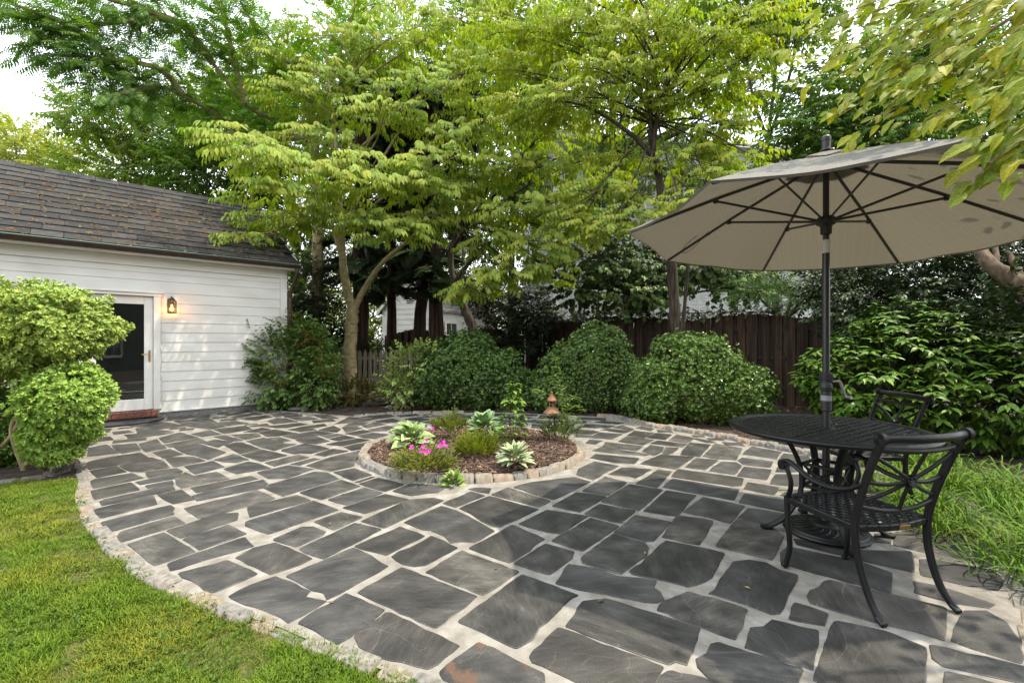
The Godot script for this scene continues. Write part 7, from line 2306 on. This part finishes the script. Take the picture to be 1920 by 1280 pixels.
# ---------------------------------------------------------------- parasol
func build_parasol() -> void:
	var c := Vector3(2.21, 0, -3.262)
	var p := thing("parasol", "large taupe octagonal parasol standing through the round table", "parasol", c)
	var tip := Vector3(0, 2.655, 0)
	var rim := []
	for i in 8:
		var a := 2.93732 - i * PI / 4
		var x := 1.3646 * cos(a)
		var d := 1.3646 * sin(a)
		rim.append(Vector3(x, 2.126 - 0.0553 * x - 0.042 * d, -d))
	for i in 8:
		var r0: Vector3 = rim[i]
		var r1: Vector3 = rim[(i + 1) % 8]
		var m := MB.new()
		var g := []
		var n := 14
		for j in n + 1:
			var f := float(j) / n
			var row := []
			for k in n + 1:
				var q := float(k) / n
				var e: Vector3 = r0.lerp(r1, q)
				var s := sin(PI * q)
				# cloth sags between the ribs and its hem curves inwards
				e = e.lerp(Vector3(0, e.y, 0), 0.035 * s)
				var v: Vector3 = tip.lerp(e, f) + Vector3(0, 0.02 * sin(PI * f) - 0.022 * s * f, 0)
				v.y += 0.006 * sin(f * 9.0 + i * 1.7) * sin(q * 12.0 + i * 2.3 + f * 3.0) * s * f
				row.append(v)
			g.append(row)
		var ids := []
		for j in n + 1:
			var row := []
			for k in n + 1:
				var du: Vector3 = g[mini(j + 1, n)][k] - g[maxi(j - 1, 0)][k]
				var jj := maxi(j, 1)
				var dv: Vector3 = g[jj][mini(k + 1, n)] - g[jj][maxi(k - 1, 0)]
				var nr := du.cross(dv).normalized()
				if nr.y < 0: nr = -nr
				row.append(m.vert(g[j][k], nr, Vector2((float(k) / n - 0.5) * float(j) / n * 1.05, float(j) / n * 1.46) * 8.0))
			ids.append(row)
		for j in n:
			for k in n:
				m.quad(ids[j][k], ids[j][k + 1], ids[j + 1][k + 1], ids[j + 1][k])
		# turned hem
		for k in n:
			var a0: Vector3 = g[n][k]
			var a1: Vector3 = g[n][k + 1]
			m.poly([a0, a1, a1 - Vector3(0, 0.013, 0) - a1 * Vector3(0.008, 0, 0.008), a0 - Vector3(0, 0.013, 0) - a0 * Vector3(0.008, 0, 0.008)], Vector3(0, a0.y, 0), 8.0)
		part("canopy_panel", m, mats.fabric, p)
		# rib and strut
		var dir := (r0 - tip).normalized()
		m = MB.new()
		var q0 := tip.lerp(r0, 0.03) - Vector3(0, 0.03, 0)
		var q1 := r0 - dir * 0.03 - Vector3(0, 0.014, 0)
		m.tube([q0, q0.lerp(q1, 0.5) + Vector3(0, 0.012, 0), q1], [0.012, 0.012, 0.012], 4)
		var rib := part("rib", m, mats.pole, p)
		m = MB.new()
		var hub := Vector3(0, 2.2, 0) + Vector3(r0.x, 0, r0.z).normalized() * 0.045
		var j1 := q0.lerp(q1, 0.53) - Vector3(0, 0.004, 0)
		m.tube([hub, j1], [0.009, 0.009], 4)
		m.cbox(Transform3D(Basis(), j1), Vector3(0.03, 0.034, 0.03), 0.005)
		part("strut", m, mats.pole, p)
	# small second layer that covers the vent
	var m := MB.new()
	for i in 8:
		var r0: Vector3 = tip.lerp(rim[i], 0.2) + Vector3(0, 0.028, 0)
		var r1: Vector3 = tip.lerp(rim[(i + 1) % 8], 0.2) + Vector3(0, 0.028, 0)
		var mid := r0.lerp(r1, 0.5) * Vector3(0.94, 1, 0.94) - Vector3(0, 0.012, 0)
		m.poly([tip + Vector3(0, 0.035, 0), r0, mid, r1], Vector3(0, 0, 0), 8.0)
	part("vent_cap", m, mats.fabric, p)
	m = MB.new()
	m.lathe([Vector2(0.0, 2.69), Vector2(0.034, 2.69), Vector2(0.034, 2.70), Vector2(0.027, 2.705), Vector2(0.027, 2.755), Vector2(0.03, 2.76), Vector2(0.03, 2.785), Vector2(0.022, 2.795), Vector2(0.0, 2.797)], 20)
	part("finial", m, mats.plastic, p)
	m = MB.new()
	m.lathe([Vector2(0.022, 2.1), Vector2(0.034, 2.105), Vector2(0.036, 2.16), Vector2(0.06, 2.175), Vector2(0.062, 2.2), Vector2(0.05, 2.225), Vector2(0.03, 2.23), Vector2(0.022, 2.235)], 20)
	part("runner_hub", m, mats.plastic, p)
	m = MB.new()
	m.lathe([Vector2(0.0235, 0.06), Vector2(0.0235, 1.98)], 20)
	m.lathe([Vector2(0.0195, 1.98), Vector2(0.0195, 2.69)], 20)
	m.lathe([Vector2(0.0, 2.60), Vector2(0.05, 2.6), Vector2(0.055, 2.62), Vector2(0.05, 2.645), Vector2(0.0, 2.65)], 16)
	part("pole", m, mats.pole, p)
	m = MB.new()
	m.lathe([Vector2(0.0235, 1.97), Vector2(0.0255, 1.972), Vector2(0.0255, 2.06), Vector2(0.0205, 2.065)], 20)
	part("tilt_sleeve", m, mat(0.62, 0.6, 0.56, 0.6), p)
	# crank housing
	m = MB.new()
	m.lathe([Vector2(0.0235, 0.86), Vector2(0.032, 0.865), Vector2(0.033, 0.935), Vector2(0.031, 0.94), Vector2(0.031, 1.0), Vector2(0.036, 1.01), Vector2(0.04, 1.03), Vector2(0.037, 1.05), Vector2(0.032, 1.06), Vector2(0.032, 1.075), Vector2(0.0375, 1.08), Vector2(0.0375, 1.125), Vector2(0.032, 1.13), Vector2(0.0235, 1.132)], 24)
	for k in 18:
		var a := TAU * k / 18.0
		m.cbox(Transform3D(Basis(Vector3.UP, -a), Vector3(cos(a) * 0.0385, 1.103, sin(a) * 0.0385)), Vector3(0.005, 0.044, 0.006), 0.001)
	var house := part("crank_housing", m, mats.plastic, p)
	m = MB.new()
	m.lathe([Vector2(0.0338, 0.935), Vector2(0.0338, 0.972)], 24)
	part("maker_label", m, mat(0.26, 0.26, 0.28, 0.5), house)
	m = MB.new()
	m.tube([Vector3(0.03, 1.07, 0.02), Vector3(0.075, 1.075, 0.035)], [0.009, 0.009], 8)
	m.cbox(Transform3D(Basis(Vector3.BACK, 0.35), Vector3(0.085, 1.02, 0.045)), Vector3(0.014, 0.12, 0.02), 0.004)
	m.tube([Vector3(0.105, 0.965, 0.05), Vector3(0.112, 0.965, 0.09)], [0.01, 0.012], 8)
	part("crank_handle", m, mats.steel, house)
	# cord that dangles from one panel
	m = MB.new()
	rod(m, spline([Vector3(-0.62, 2.26, -0.72), Vector3(-0.7, 2.18, -0.8), Vector3(-0.69, 2.13, -0.84), Vector3(-0.62, 2.17, -0.8), Vector3(-0.55, 2.28, -0.66)], 5), 0.0025, 0.0025, 5)
	part("tie_cord", m, mats.pole, p)
	# cast base
	m = MB.new()
	m.lathe([Vector2(0.0, 0.0), Vector2(0.262, 0.0), Vector2(0.268, 0.012), Vector2(0.26, 0.024), Vector2(0.25, 0.026), Vector2(0.243, 0.036), Vector2(0.225, 0.04), Vector2(0.15, 0.055), Vector2(0.11, 0.062), Vector2(0.10, 0.074), Vector2(0.075, 0.08), Vector2(0.045, 0.09), Vector2(0.04, 0.11), Vector2(0.034, 0.115), Vector2(0.032, 0.30), Vector2(0.036, 0.305), Vector2(0.036, 0.345), Vector2(0.024, 0.35)], 48)
	var base := part("base", m, mats.iron, p, Vector3(0, 0.012, 0))
	m = MB.new()
	for k in 22:
		var a := TAU * k / 22.0
		var pts := []
		for j in 6:
			var f := j / 5.0
			var r := lerpf(0.115, 0.228, f)
			pts.append(Vector3(cos(a + f * f * 0.35) * r, 0.064 - 0.026 * f, sin(a + f * f * 0.35) * r))
		m.tube(pts, [0.003, 0.008, 0.011, 0.012, 0.009, 0.003], 6, false, 0.7)
	part("base_relief", m, mats.iron, base)

# ---------------------------------------------------------------- table and chairs
# cast basket weave: bands that pass over and under each other
func weave(m: MB, w: float, d: float, cell: float, y: float, keep: Callable) -> void:
	var nx := int(w / cell)
	var nz := int(d / cell)
	var amp := 0.0028
	for way in 2:
		var na := nx if way == 0 else nz
		var nb := nz if way == 0 else nx
		for j in nb + 1:
			var c := (j - nb * 0.5) * cell
			for i in na:
				var q := (i - na * 0.5 + 0.5) * cell
				var mid := Vector3(q, 0, c) if way == 0 else Vector3(c, 0, q)
				if not keep.call(mid):
					continue
				var s := 1.0 if (i + j + way) % 2 == 0 else -1.0
				var hw := cell * 0.41
				var rows := []
				for k in 5:
					var f := k / 4.0 - 0.5
					var hy := y + s * amp * cos(f * PI) * 1.3
					var sl := -s * amp * sin(f * PI) * 4.0 / cell
					var a := Vector3(q + f * cell, 0, c) if way == 0 else Vector3(c, 0, q + f * cell)
					var o := Vector3(0, 0, hw) if way == 0 else Vector3(hw, 0, 0)
					var u := Vector3(1, 0, 0) if way == 0 else Vector3(0, 0, 1)
					var up := (Vector3.UP - u * sl).normalized()
					a.y = hy
					rows.append([m.vert(a - o * 0.98 + Vector3(0, -0.0034, 0), (up - o.normalized() * 2.0).normalized()), m.vert(a - o * 0.8, (up - o.normalized() * 0.8).normalized()), m.vert(a - o * 0.5 + Vector3(0, -0.0006, 0), up), m.vert(a + o * 0.5 + Vector3(0, -0.0006, 0), up), m.vert(a + o * 0.8, (up + o.normalized() * 0.8).normalized()), m.vert(a + o * 0.98 + Vector3(0, -0.0034, 0), (up + o.normalized() * 2.0).normalized())])
				for k in 4:
					for e in 5:
						m.quad(rows[k][e], rows[k][e + 1], rows[k + 1][e + 1], rows[k + 1][e])

func build_table() -> void:
	var t := thing("patio_table", "round black cast metal table with woven top", "table", Vector3(2.21, 0, -3.262), deg_to_rad(-12.0))
	var top := Node3D.new()
	top.name = "tabletop"
	t.add_child(top, true)
	var m := MB.new()
	m.lathe([Vector2(0.525, 0.738), Vector2(0.53, 0.748), Vector2(0.54, 0.7515), Vector2(0.552, 0.748), Vector2(0.556, 0.7475), Vector2(0.56, 0.752), Vector2(0.60, 0.752), Vector2(0.612, 0.746), Vector2(0.616, 0.736), Vector2(0.612, 0.722), Vector2(0.60, 0.716), Vector2(0.525, 0.716)], 96)
	part("rim", m, mats.iron, top)
	m = MB.new()
	weave(m, 1.1, 1.1, 0.042, 0.744, func(q): return q.length() < 0.535 and q.length() > 0.05)
	part("woven_top", m, mats.iron, top)
	m = MB.new()
	m.lathe([Vector2(0.03, 0.735), Vector2(0.03, 0.75), Vector2(0.05, 0.752), Vector2(0.058, 0.748), Vector2(0.06, 0.736)], 24)
	part("pole_ring", m, mats.iron, top)
	m = MB.new()
	for k in 4:
		var a := PI / 4 + k * PI / 2
		m.cbox(Transform3D(Basis(Vector3.UP, -a), Vector3(cos(a) * 0.3, 0.724, sin(a) * 0.3)), Vector3(0.5, 0.022, 0.03), 0.003)
	part("bearer", m, mats.iron, top)
	for k in 4:
		var a := k * PI / 2 - 0.02
		var e := Vector3(cos(a), 0, sin(a))
		var side := Vector3(-e.z, 0, e.x)
		m = MB.new()
		for s in [-1.0, 0.0, 1.0]:
			var o: Vector3 = side * 0.013 * s + e * (0.006 if s == 0.0 else 0.0)
			bend(m, [e * 0.30 + Vector3(0, 0.716, 0) + o, e * 0.235 + Vector3(0, 0.63, 0) + o, e * 0.175 + Vector3(0, 0.50, 0) + o, e * 0.155 + Vector3(0, 0.38, 0) + o, e * 0.175 + Vector3(0, 0.25, 0) + o, e * 0.255 + Vector3(0, 0.11, 0) + o, e * 0.345 + Vector3(0, 0.038, 0) + o, e * 0.39 + Vector3(0, 0.022, 0) + o], 0.0125, 0.0125, 8)
		m.cbox(Transform3D(Basis(Vector3.UP, -a), e * 0.385 + Vector3(0, 0.018, 0)), Vector3(0.075, 0.032, 0.052), 0.012)
		part("leg", m, mats.iron, t)
	m = MB.new()
	for y in [0.335, 0.485]:
		for k in 4:
			var a := k * PI / 2 + PI / 4 - 0.02
			var e := Vector3(cos(a), 0, sin(a))
			m.cbox(Transform3D(Basis(Vector3.UP, -a + PI / 2), e * 0.108 + Vector3(0, y, 0)), Vector3(0.215, 0.022, 0.014), 0.003)
	for k in 4:
		var a := k * PI / 2 + PI / 4 - 0.02
		var e := Vector3(cos(a), 0, sin(a))
		var side := Vector3(-e.z, 0, e.x)
		for s in [-1.0, 1.0]:
			rod(m, [e * 0.108 + side * 0.09 * s + Vector3(0, 0.346, 0), e * 0.108 - side * 0.09 * s + Vector3(0, 0.474, 0)], 0.007, 0.007, 6)
		m.cbox(Transform3D(Basis(Vector3.UP, -a + PI / 2), e * 0.108 + Vector3(0, 0.41, 0)), Vector3(0.04, 0.04, 0.016), 0.004)
	part("brace_frame", m, mats.iron, t)

func make_chair(label: String, at: Vector3, turn: float) -> Node3D:
	var t := thing("patio_chair", label, "chair", at, turn, "black cast metal chairs round the table")
	var iron: Material = mats.iron
	var fw := 0.245
	var bw := 0.265
	# seat: frame with a curved back edge, woven panel
	var m := MB.new()
	var outline := []
	for k in 9:
		var f := k / 8.0
		outline.append(Vector3(lerpf(bw, -bw, f), 0.42, 0.25 + 0.045 * sin(PI * f)))
	outline.append(Vector3(-fw, 0.425, -0.25))
	for k in range(1, 8):
		var f := k / 8.0
		outline.append(Vector3(lerpf(-fw, fw, f), 0.425 + 0.004 * sin(PI * f), -0.25 - 0.02 * sin(PI * f)))
	outline.append(Vector3(fw, 0.425, -0.25))
	var n := outline.size()
	for k in n:
		var a: Vector3 = outline[k]
		var b: Vector3 = outline[(k + 1) % n]
		var d := b - a
		m.cbox(Transform3D(Basis(Vector3.UP, atan2(-d.z, d.x)), (a + b) * 0.5 - Vector3(0, 0.006, 0)), Vector3(d.length() + 0.006, 0.036, 0.028), 0.006)
	var seat := part("seat", m, iron, t)
	m = MB.new()
	var shape := PackedVector2Array()
	for p in outline:
		shape.append(Vector2(p.x, p.z))
	weave(m, 0.58, 0.62, 0.04, 0.426, func(q): return Geometry2D.is_point_in_polygon(Vector2(q.x, q.z), shape))
	part("woven_panel", m, iron, seat)
	m = MB.new()
	m.cbox(Transform3D(Basis(), Vector3(0.03, 0.414, 0.3115)), Vector3(0.075, 0.02, 0.004), 0.001)
	part("maker_plate", m, mats.brass, seat)
	for s in [-1.0, 1.0]:
		# rear leg that runs on up as the back post
		m = MB.new()
		var path := [Vector3(s * 0.262, 0.012, 0.405), Vector3(s * 0.255, 0.1, 0.335), Vector3(s * 0.258, 0.26, 0.275), Vector3(s * bw, 0.42, 0.262), Vector3(s * 0.272, 0.58, 0.30), Vector3(s * 0.28, 0.75, 0.365), Vector3(s * 0.285, 0.885, 0.43)]
		for k in [-1.0, 1.0]:
			bend(m, rel(path, Vector3(0, 0, 0.007 * k)), 0.0155, 0.0155, 9)
		m.cbox(Transform3D(Basis(Vector3.RIGHT, 0.5), Vector3(s * 0.262, 0.013, 0.41)), Vector3(0.042, 0.024, 0.055), 0.01)
		part("rear_leg", m, iron, t)
		m = MB.new()
		bend(m, [Vector3(s * (fw + 0.005), 0.0, -0.262), Vector3(s * (fw - 0.008), 0.12, -0.235), Vector3(s * fw, 0.28, -0.24), Vector3(s * fw, 0.435, -0.25)], 0.0165, 0.0195, 9)
		m.cbox(Transform3D(Basis(), Vector3(s * (fw + 0.005), 0.012, -0.262)), Vector3(0.04, 0.024, 0.042), 0.009)
		part("front_leg", m, iron, t)
		m = MB.new()
		var arm := [Vector3(s * 0.274, 0.665, 0.33), Vector3(s * 0.285, 0.615, 0.24), Vector3(s * 0.292, 0.592, 0.12), Vector3(s * 0.292, 0.605, -0.02), Vector3(s * 0.288, 0.645, -0.13), Vector3(s * 0.284, 0.662, -0.20), Vector3(s * 0.282, 0.652, -0.245)]
		m.tube(spline(arm, 6), ramp(0.021, 0.021, 37), 10, true, 0.6)
		m.tube([Vector3(s * 0.282 - 0.022, 0.632, -0.238), Vector3(s * 0.282 + 0.022, 0.632, -0.238)], [0.03, 0.03], 16)
		bend(m, [Vector3(s * 0.282, 0.625, -0.215), Vector3(s * 0.276, 0.55, -0.185), Vector3(s * 0.262, 0.48, -0.205), Vector3(s * fw, 0.43, -0.245)], 0.014, 0.016, 8)
		for k in 10:
			var a := TAU * k / 10.0
			rod(m, [Vector3(s * 0.282 + s * 0.023, 0.632, -0.238), Vector3(s * 0.282 + s * 0.023, 0.632 + cos(a) * 0.024, -0.238 + sin(a) * 0.024)], 0.003, 0.003, 4)
		part("armrest", m, iron, t)
	# back
	var back := Node3D.new()
	back.name = "backrest"
	t.add_child(back, true)
	var pt := func(x: float, y: float) -> Vector3:
		# a point on the gently hollow plane of the back
		var f := (y - 0.42) / 0.465
		return Vector3(x, y, 0.262 + 0.168 * f * (0.45 + 0.55 * f) + 0.05 * (1.0 - pow(x / 0.27, 2.0)) * (0.35 + 0.65 * f))
	var bar := func(pts: Array, r: float) -> MB:
		var q := MB.new()
		q.tube(spline(pts, 5), ramp(r, r, (pts.size() - 1) * 5 + 1), 8)
		return q
	var rail := []
	for k in 9:
		var x := -0.30 + 0.6 * k / 8.0
		rail.append(pt.call(clampf(x, -0.27, 0.27), 0.895) + Vector3(x - clampf(x, -0.27, 0.27), 0.012, 0.004))
	m = bar.call(rail, 0.0225)
	for s in [-1.0, 1.0]:
		var e: Vector3 = rail[8 if s > 0 else 0]
		m.tube([e - Vector3(0.014 * s, 0, 0), e + Vector3(0.014 * s, 0, 0)], [0.034, 0.034], 20)
		for k in 12:
			var a := TAU * k / 12.0
			rod(m, [e + Vector3(0.0155 * s, cos(a) * 0.007, sin(a) * 0.007), e + Vector3(0.0155 * s, cos(a) * 0.028, sin(a) * 0.028)], 0.003, 0.0035, 4)
	part("top_rail", m, iron, back)
	part("upper_rail", bar.call([pt.call(-0.272, 0.845), pt.call(-0.13, 0.838), pt.call(0, 0.836), pt.call(0.13, 0.838), pt.call(0.272, 0.845)], 0.0115), iron, back)
	part("lower_rail", bar.call([pt.call(-0.266, 0.535), pt.call(-0.13, 0.508), pt.call(0, 0.50), pt.call(0.13, 0.508), pt.call(0.266, 0.535)], 0.0125), iron, back)
	var hub: Vector3 = pt.call(0, 0.668)
	for q in [[-0.265, 0.805, -0.14, 0.742], [0.265, 0.805, 0.14, 0.742], [-0.262, 0.565, -0.14, 0.602], [0.262, 0.565, 0.14, 0.602], [-0.27, 0.672, -0.14, 0.655], [0.27, 0.672, 0.14, 0.655]]:
		part("spoke", bar.call([pt.call(q[0], q[1]), pt.call(q[2], q[3]), hub], 0.0105), iron, back)
	part("spoke", bar.call([pt.call(0, 0.835), pt.call(0, 0.75), hub], 0.0105), iron, back)
	part("spoke", bar.call([pt.call(0, 0.502), pt.call(0, 0.59), hub], 0.0105), iron, back)
	m = MB.new()
	m.tube([hub - Vector3(0, 0.004, 0.015), hub + Vector3(0, 0.004, 0.017)], [0.034, 0.034], 20)
	for k in 8:
		var a := TAU * k / 8.0
		m.ball(hub + Vector3(cos(a) * 0.021, sin(a) * 0.021, 0.018), Vector3(0.007, 0.007, 0.006), 5, 7)
	part("medallion", m, iron, back)
	return t

func build_chairs() -> void:
	var a := make_chair("near black cast metal armchair with its back to the camera", Vector3(1.90, 0.008, -2.60), deg_to_rad(13.5))
	a.scale = Vector3(0.9, 0.975, 0.86)
	var b := make_chair("far black cast metal armchair pushed in behind the table, facing left", Vector3(2.93, 0.008, -3.95), deg_to_rad(86.0))
	b.scale = a.scale
